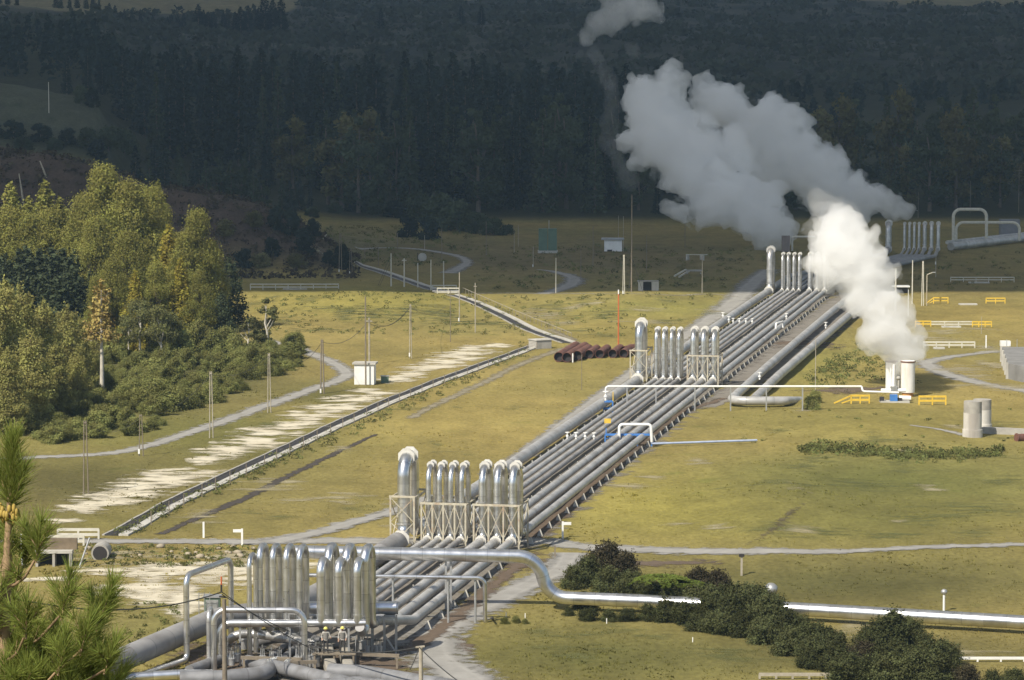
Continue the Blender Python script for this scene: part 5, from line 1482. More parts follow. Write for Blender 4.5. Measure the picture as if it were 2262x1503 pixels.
for (x, y, x2, y2, lab) in ((52, 448, 42, 384, 'leaning pale dead stem on the spoil ridge above the grove'), (103, 392, 88, 356, 'thinner leaning dead stem higher on the spoil ridge'), (712, 528, 722, 518, 'short broken stem on the end of the spoil ridge')):
    a = GT(x, y); b = at_depth(x2, y2, a.y)
    solo(MB().tube([a - Vector((0, 0, .3)), a.lerp(b, .5), b], [.2, .17, .1], 7), 'dead_stem', M['bark_pale'] if 'bark_pale' in M else M['wood_pale'], lab, 'dead tree', a)
wire(tops['e'], tops['g'], 1.3, 'cable sagging from the dark roadside pole to the pole behind the hut')
wire(tops['g'], tops['h'], 1.6, 'cable sagging from the pole behind the hut to the slope pole')
wire(tops['h'], tops['g'] - Vector((0, 0, .5)), 1.3, 'second sagging cable between the hut pole and the slope pole')
wire(tops['h'], GT(985, 690) + Vector((0, 0, 1.0)), 1.2, 'slack cable falling from the slope pole toward the small bridge')
wire(tops['e'], GT(650, 800), .8, 'stay cable falling from the dark roadside pole toward the undergrowth')
wire(tops['l'], G(834, 634), 0.0, 'thin stay wire of the pale stayed pole', r=.03)
wire(tops['l'] - Vector((0, 0, 1.0)), G(838, 634), 0.0, 'second thin stay wire of the pale stayed pole', r=.03)
wire(G(1395, 646) + Vector((0, 0, 6)), G(1422, 652), 0.0, 'stay wire of the very tall mast', r=.03)
wire(G(1395, 646) + Vector((0, 0, 5)), G(1388, 652), 0.0, 'second stay wire of the very tall mast', r=.03)
wire(tops['c'], tops['d'], 1.0, 'cable between the two silvered roadside poles', r=.018)
wire(tops['b'], tops['c'], 1.2, 'cable between the plated pole and the tall silvered pole', r=.018)
wire(tops['a'], tops['b'], 1.2, 'cable from the dark meadow pole to the plated pole', r=.018)

# ------------------------------------------------------------------ far group behind the steam
YG = G(2150, 545).y
def far_arch(x0, x1, yt, yb, r, lab):
    z = dp(x0, yt, YG).z
    solo(MB().tube(fillet([Vector((dp(x0, yb, YG).x, YG, dp(x0, yb, YG).z)), Vector((dp(x0, yt, YG).x, YG, z)), Vector((dp(x1, yt, YG).x, YG, z)), Vector((dp(x1, yb, YG).x, YG, dp(x1, yb, YG).z))], 1.5, 8), r, 12), 'pipe_arch', M['rail_grey'], lab, 'pipe arch', (dp(x0, yb, YG).x, YG, 0))
far_arch(2106, 2179, 463, 540, .33, 'tall narrow grey pipe arch behind the farthest loops')
far_arch(2112, 2252, 492, 532, .30, 'long low grey pipe arch crossing the tall narrow one')
for (P, r, lab) in (([(2100, 545, 1.0), (2262, 526, 1.0), (2420, 508, 1.0)], .8, 'fat grey pipe leading away beyond the farthest loops'), ([(2092, 536, 1.0), (2200, 524, 1.0), (2300, 514, 1)], .4, 'thinner grey pipe beside the fat one leading away')):
    pts = [G(*q) for q in P]
    solo(MB().tube(pts, r, 14), 'steam_pipe', M['run'], lab, 'pipe', (pts[0].x, pts[0].y, 0))
p = G(2232, 524)
solo(MB().box(p + Vector((0, 1.5, 1.9)), (4.2, 2.5, 3.8)), 'shed', mat('dim_grey', (.20, .20, .21), .8), 'dim grey box shed behind the fat grey pipe', 'shed', p)
p = G(1740, 556)
root = thing('vent_stack', 'dark square stack with a thin pipe beside it behind the far loops', 'stack', p)
MB().box(p + Vector((-.4, 0, 1.6)), (1.6, 1.2, 3.2)).build('stack', mat('brown_grey', (.22, .18, .16), .8), root)
MB().tube(fillet([p + Vector((.9, 0, .2)), p + Vector((.9, 0, 3.0)), p + Vector((5.5, 0, 3.0))], .5, 6), .22, 10).build('outlet', M['rail_grey'], root)
p = G(1990, 648)
root = thing('shelter', 'small flat roofed shelter behind the bright steam plume', 'shelter', p)
MB().box(p + Vector((0, .5, 1.15)), (2.9, 2.2, .22)).build('roof', M['white'], root)
MB().box(p + Vector((0, .9, .5)), (2.4, 1.2, 1.05)).build('wall', M['dark'], root)
# little shaded structures of the yard
p = G(1520, 590)
root = thing('pipe_stair', 'small grey platform with slanting pipes in the shaded yard', 'platform', p)
MB().bar(G(1490, 610, 1.0), G(1515, 596, 1.2), .25).bar(G(1500, 612, .6), G(1524, 598, 1.0), .25).build('slanted_pipe', M['rail_grey'], root)['kind'] = 'stuff'
MB().bar(G(1515, 598, 1.2), G(1552, 598, 1.2), .3, .3).build('platform', M['concrete'], root)
for x in (1518, 1548): MB().bar(G(x, 604), G(x, 604, 1.1), .15).build('leg', M['grey_steel'], root)
p = G(1535, 575)
root = thing('culvert', 'little concrete drain mouth with rails in the shaded yard', 'culvert', p)
for dx in (-1.4, 1.4): MB().box(p + Vector((dx, 0, .5)), (.25, 2, 1.0), dx * .2).build('wall', M['pale_concrete'], root)
MB().bar(p + Vector((-1.8, -.4, 1.1)), p + Vector((2.4, -.4, 1.1)), .12).build('rail', M['rail_grey'], root)

# ================================================================== VEGETATION
def leaf_quads(P, size, rng, nrm=None, flat=0.5, asp=0.6):
    """one small leaf-spray quad per point; nrm biases the way it faces"""
    n = len(P)
    r = rng.normal(size=(n, 3))
    if nrm is not None: r = r * (1 - flat) + nrm * flat * 1.8
    r /= np.linalg.norm(r, axis=1)[:, None] + 1e-9
    a = np.cross(r, rng.normal(size=(n, 3))); a /= np.linalg.norm(a, axis=1)[:, None] + 1e-9
    b = np.cross(r, a)
    s = (size * rng.uniform(0.6, 1.35, n))[:, None] if np.ndim(size) == 0 else (size * rng.uniform(0.6, 1.35, n))[:, None]
    a = a * s * 0.5; b = b * s * 0.5 * asp
    V = np.stack([P - a - b * 0.4, P + a * 0.1 - b, P + a + b * 0.3, P - a * 0.2 + b], 1).reshape(-1, 3)
    F = np.arange(n * 4).reshape(n, 4)
    return V, F

def crown_mesh(name, P, size, rng, m, parent=None, nrm=None, flat=0.5, tint=None, asp=0.6):
    V, F = leaf_quads(P, size, rng, nrm, flat, asp)
    t = rng.uniform(0, 1, len(P)) if tint is None else np.clip(tint + rng.normal(0, 0.16, len(P)), 0, 1)
    return np_mesh(name, V, F, m, parent, attrs={'tint': ('FLOAT', np.repeat(t, 4))})

def blob_points(n, c, R, rng, hollow=0.55):
    d = rng.normal(size=(n, 3)); d /= np.linalg.norm(d, axis=1)[:, None]
    q = (hollow + (1 - hollow) * rng.uniform(0, 1, n)) ** (1 / 2.2)
    return np.asarray(c) + d * q[:, None] * np.asarray(R), d

def trunk_mesh(H_, r0, rng, m, root, limbs=(), lean=0.02, top=0.9):
    mb = MB()
    pts = [(0, 0, -0.6)] + [(rng.normal(0, lean) * H_ * f, rng.normal(0, lean) * H_ * f, H_ * f) for f in np.linspace(0.12, top, 6)]
    mb.tube(pts, [r0 * 1.25] + [r0 * (1 - 0.85 * f) for f in np.linspace(0.12, top, 6)], 7)
    for (z, q, rr) in limbs:
        i = np.interp(z, [p[2] for p in pts], range(len(pts))); k = int(i)
        k = min(k, len(pts) - 2)
        p0 = Vector(pts[k]).lerp(Vector(pts[k + 1]), i - k)
        mid = p0.lerp(Vector(q), 0.55) + Vector((0, 0, -0.03 * H_))
        mb.tube([p0, mid, q], [rr, rr * 0.7, rr * 0.25], 5)
    return mb.build('trunk', m, root)

def broadleaf(name, H_, R, m, bark, seed, clumps=26, per=260, leaf=0.42, base=0.18, shape='round', hollow=0.5):
    rng = np.random.default_rng(seed)
    root = thing(name, None, None, (0, 0, 0))
    C_, Rs = [], []
    for k in range(clumps):
        f = rng.uniform(0, 1)
        z = H_ * (base + (1 - base) * f)
        if shape == 'round': rad_ = R * math.sqrt(max(0.06, 1 - (2 * f - 0.9) ** 2)) 
        elif shape == 'column': rad_ = R * (0.55 + 0.6 * math.sin(math.pi * min(1, f * 0.95 + 0.12)) ) * (1.0 if f < 0.7 else max(0.12, (1 - f) / 0.3))
        elif shape == 'poplar': rad_ = R * (0.62 + 0.5 * math.sin(math.pi * min(1, f * 0.8 + 0.2))) * (1.0 if f < 0.62 else max(0.10, ((1 - f) / 0.38) ** 0.75))
        elif shape == 'cone': rad_ = R * (1 - f) ** 0.85 + 0.12 * R
        else: rad_ = R * math.sqrt(max(0.05, 1 - f ** 2))
        a = rng.uniform(0, 6.283); q = rad_ * math.sqrt(rng.uniform(0.05, 1)) * 0.8
        cr = R * rng.uniform(0.16, 0.36) * (0.6 if (shape in ('column', 'cone') and f > 0.75) else 1)
        C_.append((q * math.cos(a), q * math.sin(a), min(z, H_ - cr * 0.5))); Rs.append(cr)
    P, Nn, T = [], [], []
    for c, cr in zip(C_, Rs):
        k = int(per * (cr / (0.27 * R)) ** 2) + 8
        p, d = blob_points(k, c, (cr, cr, cr * rng.uniform(0.7, 1.15)), rng, hollow)
        p = p + rng.normal(size=p.shape) * ((0.48 if name == 'shrub' else 0.30) * cr)
        keep = rng.uniform(0, 1, k) < 0.93
        P.append(p[keep]); Nn.append(d[keep]); T.append(np.full(keep.sum(), rng.uniform(0.2, 0.8)))
    if name == 'shrub':                          # loose sprigs that break the outline
        for _ in range(34):
            c = C_[rng.integers(len(C_))]; d = np.array((rng.normal(0, .5), rng.normal(0, .5), rng.uniform(.4, 1.1))); d /= np.linalg.norm(d)
            k = 26; t = rng.uniform(0, 1, k)[:, None] * R * rng.uniform(.3, .6)
            P.append(np.array(c) + d * (R * .22) + d * t + rng.normal(size=(k, 3)) * .05 * R); Nn.append(np.tile(d, (k, 1))); T.append(np.full(k, rng.uniform(.3, .9)))
    P = np.concatenate(P); Nn = np.concatenate(Nn); T = np.concatenate(T)
    P[:, 2] = np.maximum(P[:, 2], 0.05)
    limbs = [(max(0.1 * H_, c[2] * 0.62), c, 0.05 + 0.012 * R) for c in C_[::3]]
    trunk_mesh(H_, 0.018 * H_ + 0.05, rng, bark, root, limbs)
    crown_mesh('crown', P, leaf, rng, m, root, Nn, 0.55, T)
    return root

def conifer(name, H_, R, m, bark, seed, tiers=16, per=120, leaf=0.6, base=0.08, droop=0.12, gap=0.0, power=0.85):
    rng = np.random.default_rng(seed)
    root = thing(name, None, None, (0, 0, 0))
    P, Nn, T, limbs = [], [], [], []
    for i in range(tiers):
        f = i / (tiers - 1)
        z = H_ * (base + (0.985 - base) * f)
        L = R * ((1 - f) ** power + 0.04) * rng.uniform(0.85, 1.12)
        nb = max(4, int(7 - 2 * f))
        a0 = rng.uniform(0, 6.283)
        for b in range(nb):
            a = a0 + 6.283 * b / nb + rng.normal(0, 0.18)
            Lb = L * rng.uniform(0.7, 1.15)
            k = max(6, int(per * (Lb / R) * 0.42))
            t = rng.uniform(0.12, 1, k) ** 0.75
            up = rng.uniform(-0.05, 0.16) * Lb
            w_ = 0.20 * Lb * (1.1 - t)
            x = t * Lb; y = rng.normal(0, 1, k) * (w_ + 0.08 * R)
            zz = z + up * t - droop * Lb * t * t + rng.normal(0, 1, k) * (0.06 * R + 0.25 * H_ / tiers * (1 - gap))
            P.append(np.stack([x * math.cos(a) - y * math.sin(a), x * math.sin(a) + y * math.cos(a), zz], 1))
            nn = np.tile((math.cos(a) * 0.6, math.sin(a) * 0.6, 0.8), (k, 1)); Nn.append(nn)
            T.append(np.clip(np.full(k, rng.uniform(0.25, 0.7)) + (t - 0.5) * 0.25, 0, 1))
            if b % 2 == 0: limbs.append((min(z, H_ * .85), (Lb * .8 * math.cos(a), Lb * .8 * math.sin(a), z + up * .5 - droop * Lb * .6), 0.045))
    tp = np.stack([rng.normal(0, 0.05 * R, 26), rng.normal(0, 0.05 * R, 26), H_ * rng.uniform(0.93, 1.0, 26)], 1)
    P.append(tp); Nn.append(np.tile((0, -.3, 1.0), (26, 1))); T.append(np.full(26, 0.6))
    P = np.concatenate(P); Nn = np.concatenate(Nn); T = np.concatenate(T)
    P[:, 2] = np.maximum(P[:, 2], 0.1)
    trunk_mesh(H_, 0.013 * H_ + (0.12 if name == 'dying_pine' else 0.05), rng, bark, root, limbs[::2], 0.006, 0.96)
    crown_mesh('crown', P, leaf, rng, m, root, Nn, 0.45, T, 0.55)
    return root

M['bark'] = mat('bark', (0.13, 0.10, 0.075), 0.9, 0, 0.25, 2.0)
M['bark_pale'] = mat('pale_bark', (0.50, 0.46, 0.38), 0.85, 0, 0.2, 1.5)
M['lf_dark'] = leaf_mat('pine_needles_dark', (0.030, 0.041, 0.034), 0.3, 0.15)
M['lf_mid'] = leaf_mat('forest_leaves', (0.076, 0.092, 0.054), 0.3, 0.25, 0.25)
M['lf_brown'] = leaf_mat('autumn_leaves', (0.165, 0.15, 0.066), 0.3, 0.25, 0.25)
M['lf_olive'] = leaf_mat('olive_leaves', (0.265, 0.255, 0.070), 0.26, 0.42, 0.15)
M['lf_yellow'] = leaf_mat('yellow_needles', (0.3, 0.255, 0.05), 0.26, 0.42, 0.12)
M['lf_pine'] = leaf_mat('pine_needles', (0.31, 0.29, 0.10), 0.28, 0.38, 0.15)
M['lf_bluegreen'] = leaf_mat('young_pine_needles', (0.062, 0.075, 0.040), 0.3, 0.25, 0.15)
M['lf_birch'] = leaf_mat('birch_leaves', (0.175, 0.175, 0.07), 0.28, 0.4, 0.12)
M['lf_shrub'] = leaf_mat('shrub_leaves', (0.088, 0.094, 0.040), 0.4, 0.3, 0.3)
M['lf_broom'] = leaf_mat('understory_leaves', (0.215, 0.215, 0.072), 0.35, 0.35, 0.3)
M['lf_rust'] = leaf_mat('rusty_needles', (0.29, 0.215, 0.075), 0.4, 0.2, 0.1)

PROTO = {}
def proto(key, fn, *a, **k):
    PROTO[key] = [fn(*a, **k), False]

proto('far_pine_a', conifer, 'pine_tree', 28, 4.6, M['lf_dark'], M['bark'], 11, 15, 70, 1.25, 0.06, 0.10, 0.2, 0.7)
proto('far_pine_b', conifer, 'pine_tree', 28, 5.2, M['lf_dark'], M['bark'], 12, 13, 80, 1.3, 0.10, 0.05, 0.3, 0.6)
proto('far_pine_c', conifer, 'pine_tree', 28, 3.9, M['lf_mid'], M['bark'], 13, 16, 65, 1.15, 0.05, 0.12, 0.2, 0.8)
proto('far_leafy_a', broadleaf, 'broadleaf_tree', 24, 5.2, M['lf_mid'], M['bark'], 14, 30, 95, 1.05, 0.12, 'column')
proto('far_leafy_b', broadleaf, 'broadleaf_tree', 24, 6.0, M['lf_brown'], M['bark'], 15, 30, 95, 1.05, 0.15, 'round')

def plant(key, p, height, label, cat, group=None, width=None, rz=None, sink=0.1):
    root, used = PROTO[key]
    h0 = root.get('h0')
    if h0 is None:
        zs = max(max(v[2] for v in c.bound_box) for c in root.children)
        root['h0'] = h0 = zs
    o = root if not used else copy_tree(root)
    PROTO[key][1] = True
    s = height / h0
    sw = s * (width or 1.0)
    o.scale = (sw, sw, s)
    o.rotation_euler = (0, 0, random.uniform(0, 6.283) if rz is None else rz)
    o.location = (p[0], p[1], Hs(p[0], p[1]) - sink)
    return tag(o, label, cat, group)

def at_px_depth(px, Y):                          # ground point in that direction at distance Y
    x = (px - PW / 2) / FPX * Y * 1.0
    return Vector((x, Y, Hs(x, Y)))

# ------------------------------------------------------------------ the shaded forest
rf = random.Random(21)
def forest_row(Y0, Y1, x0, x1, step, top, keys, jit=0.5):
    n = 0
    x = x0
    while x < x1:
        Y = rf.uniform(Y0, Y1)
        px = x + rf.uniform(-jit, jit) * step
        p = at_px_depth(px, Y)
        ty = np.interp(px, [a for a, _ in top], [b for _, b in top]) + rf.gauss(0, 11)
        zt = CAMZ - (ty - YHOR) * Y / FPX
        h = max(8, min(36, zt - p.z))
        k = rf.choice(keys)
        lab, cat, grp = {
            'far_pine_a': ('dark pine standing in the shaded forest behind the steam field', 'pine tree', 'dark pines of the shaded forest'),
            'far_pine_b': ('dark pine standing in the shaded forest behind the steam field', 'pine tree', 'dark pines of the shaded forest'),
            'far_pine_c': ('slim green conifer standing in the shaded forest behind the steam field', 'pine tree', 'slim green conifers of the shaded forest'),
            'far_leafy_a': ('dull green leafy tree standing in the shaded forest behind the steam field', 'tree', 'green leafy trees of the shaded forest'),
            'far_leafy_b': ('brownish leafy tree standing in the shaded forest behind the steam field', 'tree', 'brownish leafy trees of the shaded forest')}[k]
        plant(k, p, h, lab, cat, grp, width=rf.uniform(0.85, 1.25))
        n += 1
        x += step
    return n
A, B, Cc, D_, E_ = 'far_pine_a', 'far_pine_b', 'far_pine_c', 'far_leafy_a', 'far_leafy_b'
nfor = 0
nfor += forest_row(800, 850, 545, 730, 30, [(540, 300), (730, 270)], [A, B, Cc])
nfor += forest_row(735, 760, 560, 700, 26, [(550, 400), (700, 410)], [A, B, Cc])
nfor += forest_row(768, 790, 705, 1440, 40, [(690, 270), (760, 240), (1000, 250), (1250, 240), (1440, 330)], [D_, Cc, D_, A, E_])
nfor += forest_row(765, 785, 1450, 1760, 44, [(1440, 400), (1760, 330)], [A, Cc, D_])
nfor += forest_row(772, 790, 1765, 2330, 42, [(1740, 300), (1850, 300), (1900, 330), (2000, 330), (2060, 260), (2150, 220), (2220, 300), (2330, 300)], [E_, D_, E_, Cc])
nfor += forest_row(800, 825, 660, 2330, 44, [(640, 250), (900, 215), (1100, 225), (1300, 200), (1500, 250), (1720, 245), (1880, 215), (1940, 205), (2060, 215), (2140, 200), (2330, 205)], [A, Cc, E_, D_])
nfor += forest_row(860, 900, 330, 1420, 42, [(330, 150), (600, 140), (900, 150), (1100, 175), (1420, 210)], [A, B, Cc, B])
nfor += forest_row(945, 1000, 160, 1450, 40, [(100, 130), (260, 112), (500, 106), (800, 112), (1000, 118), (1250, 135), (1450, 165)], [A, B, A])
# smaller trees behind the spoil ridge
for (x, y0, Y, k) in [(330, 350, 712, Cc), (365, 330, 716, A), (400, 345, 712, Cc), (430, 338, 720, A), (455, 352, 712, Cc), (480, 345, 714, D_), (510, 352, 712, Cc), (535, 350, 715, D_), (560, 372, 712, Cc), (580, 395, 712, D_),
                      (300, 318, 735, A), (345, 312, 740, B), (395, 318, 738, Cc), (440, 322, 740, B), (490, 330, 738, A), (540, 335, 742, Cc)]:
    p = at_px_depth(x, Y)
    zt = CAMZ - (y0 - YHOR) * Y / FPX
    plant(k, p, max(6, zt - p.z), 'young dull green tree just behind the brown spoil ridge', 'tree', 'young trees behind the spoil ridge', 1.3)
    nfor += 1
# tree line under the high pasture
for x in list(range(-20, 50, 22)) + list(range(125, 330, 17)) + [345, 372, 384, 398, 412, 440, 452, 468, 478, 492, 506, 520, 536, 552, 575, 588, 606, 622, 845, 1015, 1060]:
    Y = rf.uniform(1560, 1600)
    p = at_px_depth(x + rf.uniform(-5, 5), Y)
    ty = {True: rf.uniform(26, 44), False: rf.uniform(4, 30)}[x < 420]
    if x in (588, 606, 622): ty = rf.uniform(-12, 0)
    zt = CAMZ - (ty - YHOR) * Y / FPX
    plant(rf.choice([A, B, B]), p, max(7, min(24, zt - p.z)), 'far dark pine in the tree line below the high pasture', 'pine tree', 'pines of the far tree line', 1.5)
    nfor += 1

# the rest of the forest: one mass
def far_mass():
    rng = np.random.default_rng(5)
    P, S, T = [], [], []
    k = 0
    while k < 420:
        Y = rng.uniform(1010, 1160); u = rng.uniform(-0.23, 0.20)
        px = u * FPX + PW / 2
        if px > 1480 and Y < 1120 and rng.uniform() < 0.75: k += 1; continue
        x = u * Y; z = Hs(x, Y)
        h = rng.uniform(12, 19) * (1.0 if px < 1300 else 0.55) * np.interp(Y, [1000, 1330], [1, 0.5]); r = h * 0.17 + 0.6
        n = 70
        f = rng.uniform(0, 1, n) ** 0.8
        a = rng.uniform(0, 6.283, n); q = r * (1 - f) ** 0.8 * np.sqrt(rng.uniform(0.3, 1, n)) + 0.2
        P.append(np.stack([x + q * np.cos(a), Y + q * np.sin(a), z + f * h], 1)); S.append(np.full(n, 1.9)); T.append(np.full(n, rng.uniform(.2, .8)))
        k += 1
    P = np.concatenate(P); S = np.concatenate(S); T = np.concatenate(T)
    V, F = leaf_quads(P, S, rng, None, 0.5, 0.7)
    o = np_mesh('forest', V, F, M['lf_dark'], attrs={'tint': ('FLOAT', np.repeat(np.clip(T + rng.normal(0, .15, len(T)), 0, 1), 4))})
    tag(o, 'unbroken dark forest mass on the lower hillside', 'forest', kind='stuff')
    # low scrub on the hills
    P, S, T = [], [], []
    for k in range(5200):
        Y = 1150 * (2700 / 1150) ** rng.uniform(0, 1); u = rng.uniform(-0.23, 0.22); x = u * Y
        z = Hs(x, Y)
        px, py = proj(x, Y, z)
        e = np.interp(px, [-400, 0, 30, 90, 350, 520, 640, 690, 880, 1040, 1180, 1700, 1900, 2020, 2262, 2700], [38, 30, 42, 44, 30, 34, 24, -12, -6, 4, -25, -20, 0, 12, 14, 18])
        if py < e: continue
        n = 16; r = rng.uniform(1.8, 5.5)
        p, d = blob_points(n, (x, Y, z + r * 0.35), (r * 1.2, r, r * 0.6), rng, 0.3)
        P.append(p); S.append(np.full(n, r * 0.7)); T.append(np.full(n, rng.uniform(0, 1)))
    P = np.concatenate(P); S = np.concatenate(S); T = np.concatenate(T)
    V, F = leaf_quads(P, S, rng, np.tile((0, -.4, .8), (len(P), 1)), 0.4, 0.75)
    o = np_mesh('hill_scrub', V, F, leaf_mat('hill_leaves', (0.062, 0.070, 0.052), 0.22, 0.2), attrs={'tint': ('FLOAT', np.repeat(np.clip(T + rng.normal(0, .12, len(T)), 0, 1), 4))})
    tag(o, 'low dull scrub covering the far hillsides', 'scrub', kind='stuff')
    # brown slash and bracken on the spoil ridge
    P, S, T = [], [], []
    for k in range(1500):
        Y = rng.uniform(566, 625); px = rng.uniform(-60, 790); x = (px - PW / 2) / FPX * Y
        z = Hs(x, Y)
        n = 9; r = rng.uniform(0.3, 1.1)
        p, d = blob_points(n, (x, Y, z + r * 0.3), (r, r, r * 0.7), rng, 0.3)
        P.append(p); S.append(np.full(n, r * 0.8)); T.append(np.full(n, rng.uniform(0, 1)))
    P = np.concatenate(P); S = np.concatenate(S); T = np.concatenate(T)
    V, F = leaf_quads(P, S, rng, np.tile((0, -.4, .8), (len(P), 1)), 0.4, 0.7)
    mm = leaf_mat('bracken', (0.075, 0.058, 0.040), 0.5, 0.15)
    o = np_mesh('bracken', V, F, mm, attrs={'tint': ('FLOAT', np.repeat(np.clip(T + rng.normal(0, .12, len(T)), 0, 1), 4))})
    tag(o, 'reddish brown bracken and slash on the spoil ridge', 'bracken', kind='stuff')
far_mass()

# bushes between the yard and the forest
proto('bush_dull', broadleaf, 'bush', 6, 4.2, M['lf_mid'], M['bark'], 31, 22, 110, 0.7, 0.02, 'dome')
proto('bush_dark', broadleaf, 'bush', 6, 3.8, M['lf_dark'], M['bark'], 32, 22, 110, 0.7, 0.02, 'dome')
proto('bush_brown', broadleaf, 'bush', 6, 4.0, M['lf_brown'], M['bark'], 33, 20, 100, 0.7, 0.02, 'dome')
for (x, y, top, wd, k) in [(930, 500, 420, 1.0, 'bush_dull'), (975, 505, 415, 1.1, 'bush_dull'), (1010, 512, 432, 1.0, 'bush_dull'), (1050, 515, 460, 1.3, 'bush_dull'), (1090, 520, 475, 1.4, 'bush_dull'), (1120, 520, 492, 1.4, 'bush_dull'),
                           (820, 472, 430, 1.5, 'bush_dull'), (780, 468, 440, 1.6, 'bush_dark'), (870, 480, 440, 1.5, 'bush_dark'), (690, 480, 452, 1.5, 'bush_dull'), (740, 470, 445, 1.6, 'bush_dull'), (900, 525, 470, 1.0, 'bush_dark'), (945, 530, 475, 1.0, 'bush_dark')]:
    p = GT(x, y); s = scale_at(p)
    plant(k, p, (y - top) / s, 'dull bush in cloud shade at the foot of the forest', 'bush', 'bushes at the foot of the forest', wd)
for (x, y, top, wd, k) in [(755, 595, 535, .9, 'bush_dark'), (725, 585, 550, 1.0, 'bush_dark'), (640, 520, 455, .8, 'bush_dark'), (610, 505, 450, .9, 'bush_dark'), (670, 560, 500, .9, 'bush_dark'), (560, 500, 462, 1.1, 'bush_brown'), (600, 565, 520, 1.1, 'bush_dark'), (540, 590, 545, 1.1, 'bush_dark'), (655, 590, 556, 1.2, 'bush_brown'), (500, 520, 480, 1.1, 'bush_brown'), (690, 520, 480, 1.0, 'bush_dark'), (575, 590, 555, 1.3, 'bush_brown')]:
    p = GT(x, y); s = scale_at(p)
    plant(k, p, (y - top) / s, 'dark bush growing on the end of the brown spoil ridge', 'bush', 'bushes on the spoil ridge', wd)
for (x, y, top, wd, k) in [(195, 330, 275, 1.0, 'bush_dull'), (240, 335, 270, 1.0, 'bush_dull'), (275, 340, 275, 1.0, 'bush_dull'), (215, 350, 305, 1.2, 'bush_dark'), (150, 318, 280, 1.4, 'bush_dark'), (90, 312, 270, 1.5, 'bush_dark'), (30, 305, 262, 1.5, 'bush_dark'), (-20, 305, 262, 1.5, 'bush_dark'), (120, 330, 300, 1.5, 'bush_dull'), (50, 330, 298, 1.5, 'bush_dull'), (180, 228, 182, 1.0, 'bush_dull'), (205, 236, 190, .9, 'bush_dark')]:
    p = GT(x, y); s = scale_at(p)
    plant(k, p, max(2, (y - top) / s), 'dull bush on the grass knoll beyond the spoil ridge', 'bush', 'bushes on the grass knoll', wd)

# ------------------------------------------------------------------ the sunlit grove
proto('grove_tall', broadleaf, 'poplar_tree', 22, 5.0, M['lf_olive'], M['bark'], 41, 150, 230, 0.36, 0.08, 'poplar', 0.2)
proto('grove_tall_b', broadleaf, 'poplar_tree', 22, 5.4, M['lf_olive'], M['bark'], 42, 150, 230, 0.36, 0.10, 'poplar', 0.2)
proto('grove_feather', conifer, 'larch_tree', 20, 4.2, M['lf_olive'], M['bark'], 43, 20, 300, 0.55, 0.06, 0.02, 0.25, 0.75)
proto('grove_yellow', conifer, 'larch_tree', 16, 4.2, M['lf_yellow'], M['bark'], 44, 17, 330, 0.5, 0.06, 0.06, 0.35, 0.8)
proto('grove_darkpine', conifer, 'pine_tree', 12, 3.4, M['lf_bluegreen'], M['bark'], 45, 10, 300, 0.5, 0.10, 0.0, 0.4, 0.6)
proto('young_pine', conifer, 'pine_tree', 7, 1.7, M['lf_bluegreen'], M['bark'], 46, 13, 150, 0.42, 0.04, 0.08, 0.1, 0.75)
proto('tier_pine', conifer, 'pine_tree', 16, 5.2, M['lf_pine'], M['bark'], 47, 13, 900, 0.42, 0.03, 0.06, 0.75, 0.55)
proto('tier_pine_b', conifer, 'pine_tree', 16, 5.6, M['lf_pine'], M['bark'], 48, 12, 900, 0.42, 0.04, 0.03, 0.75, 0.5)
proto('birch', broadleaf, 'birch_tree', 10, 3.0, M['lf_birch'], M['bark_pale'], 49, 22, 150, 0.36, 0.42, 'round', 0.3)
proto('dying', conifer, 'dying_pine', 13, 2.2, M['lf_rust'], M['bark_pale'], 50, 9, 80, 0.45, 0.52, 0.1, 0.4, 0.5)
proto('thin_tree', broadleaf, 'slender_tree', 8, 1.9, M['lf_birch'], M['bark_pale'], 51, 20, 130, 0.36, 0.22, 'column', 0.3)
proto('round_bush', broadleaf, 'bush', 4.4, 3.4, M['lf_broom'], M['bark'], 52, 40, 330, 0.25, 0.02, 'dome', 0.5)
proto('broom', broadleaf, 'bush', 3.5, 2.5, M['lf_broom'], M['bark'], 53, 34, 300, 0.26, 0.02, 'dome', 0.35)
proto('bramble', broadleaf, 'bush', 2.6, 2.6, M['lf_broom'], M['bark'], 54, 30, 280, 0.27, 0.02, 'dome', 0.35)

rg0 = random.Random(81)
def grove(key, x, y, top, label, cat, group=None, wd=1.0):
    p = GT(x, y); s = scale_at(p)
    return plant(key, p, (y - top) / s, label, cat, group, wd)

for (x, y, top, wd, k) in [(235, 712, 350, .95, 'grove_tall'), (290, 715, 385, 1.05, 'grove_tall_b'), (188, 705, 415, 1.0, 'grove_tall_b'), (338, 705, 400, .9, 'grove_tall'), (150, 690, 455, 1.1, 'grove_tall_b'), (262, 690, 420, 1.0, 'grove_tall'), (312, 690, 425, 1.0, 'grove_tall_b'), (360, 690, 440, .9, 'grove_tall'), (215, 735, 470, 1.0, 'grove_tall'), (285, 745, 500, 1.05, 'grove_tall_b')]:
    grove(k, x, y, top, 'tall olive poplar in the crown of the sunlit grove', 'poplar tree', 'tall poplars of the grove', wd)
for (x, y, top, wd, k) in [(28, 694, 398, 1.2, 'grove_feather'), (103, 696, 393, 1.2, 'grove_feather'), (66, 695, 430, 1.3, 'grove_feather'), (-15, 694, 430, 1.3, 'grove_feather'), (135, 698, 430, 1.2, 'grove_feather'), (352, 698, 392, .8, 'grove_feather')]:
    grove(k, x, y, top, 'feathery olive larch at the back of the sunlit grove', 'larch tree', 'feathery larches of the grove', wd)
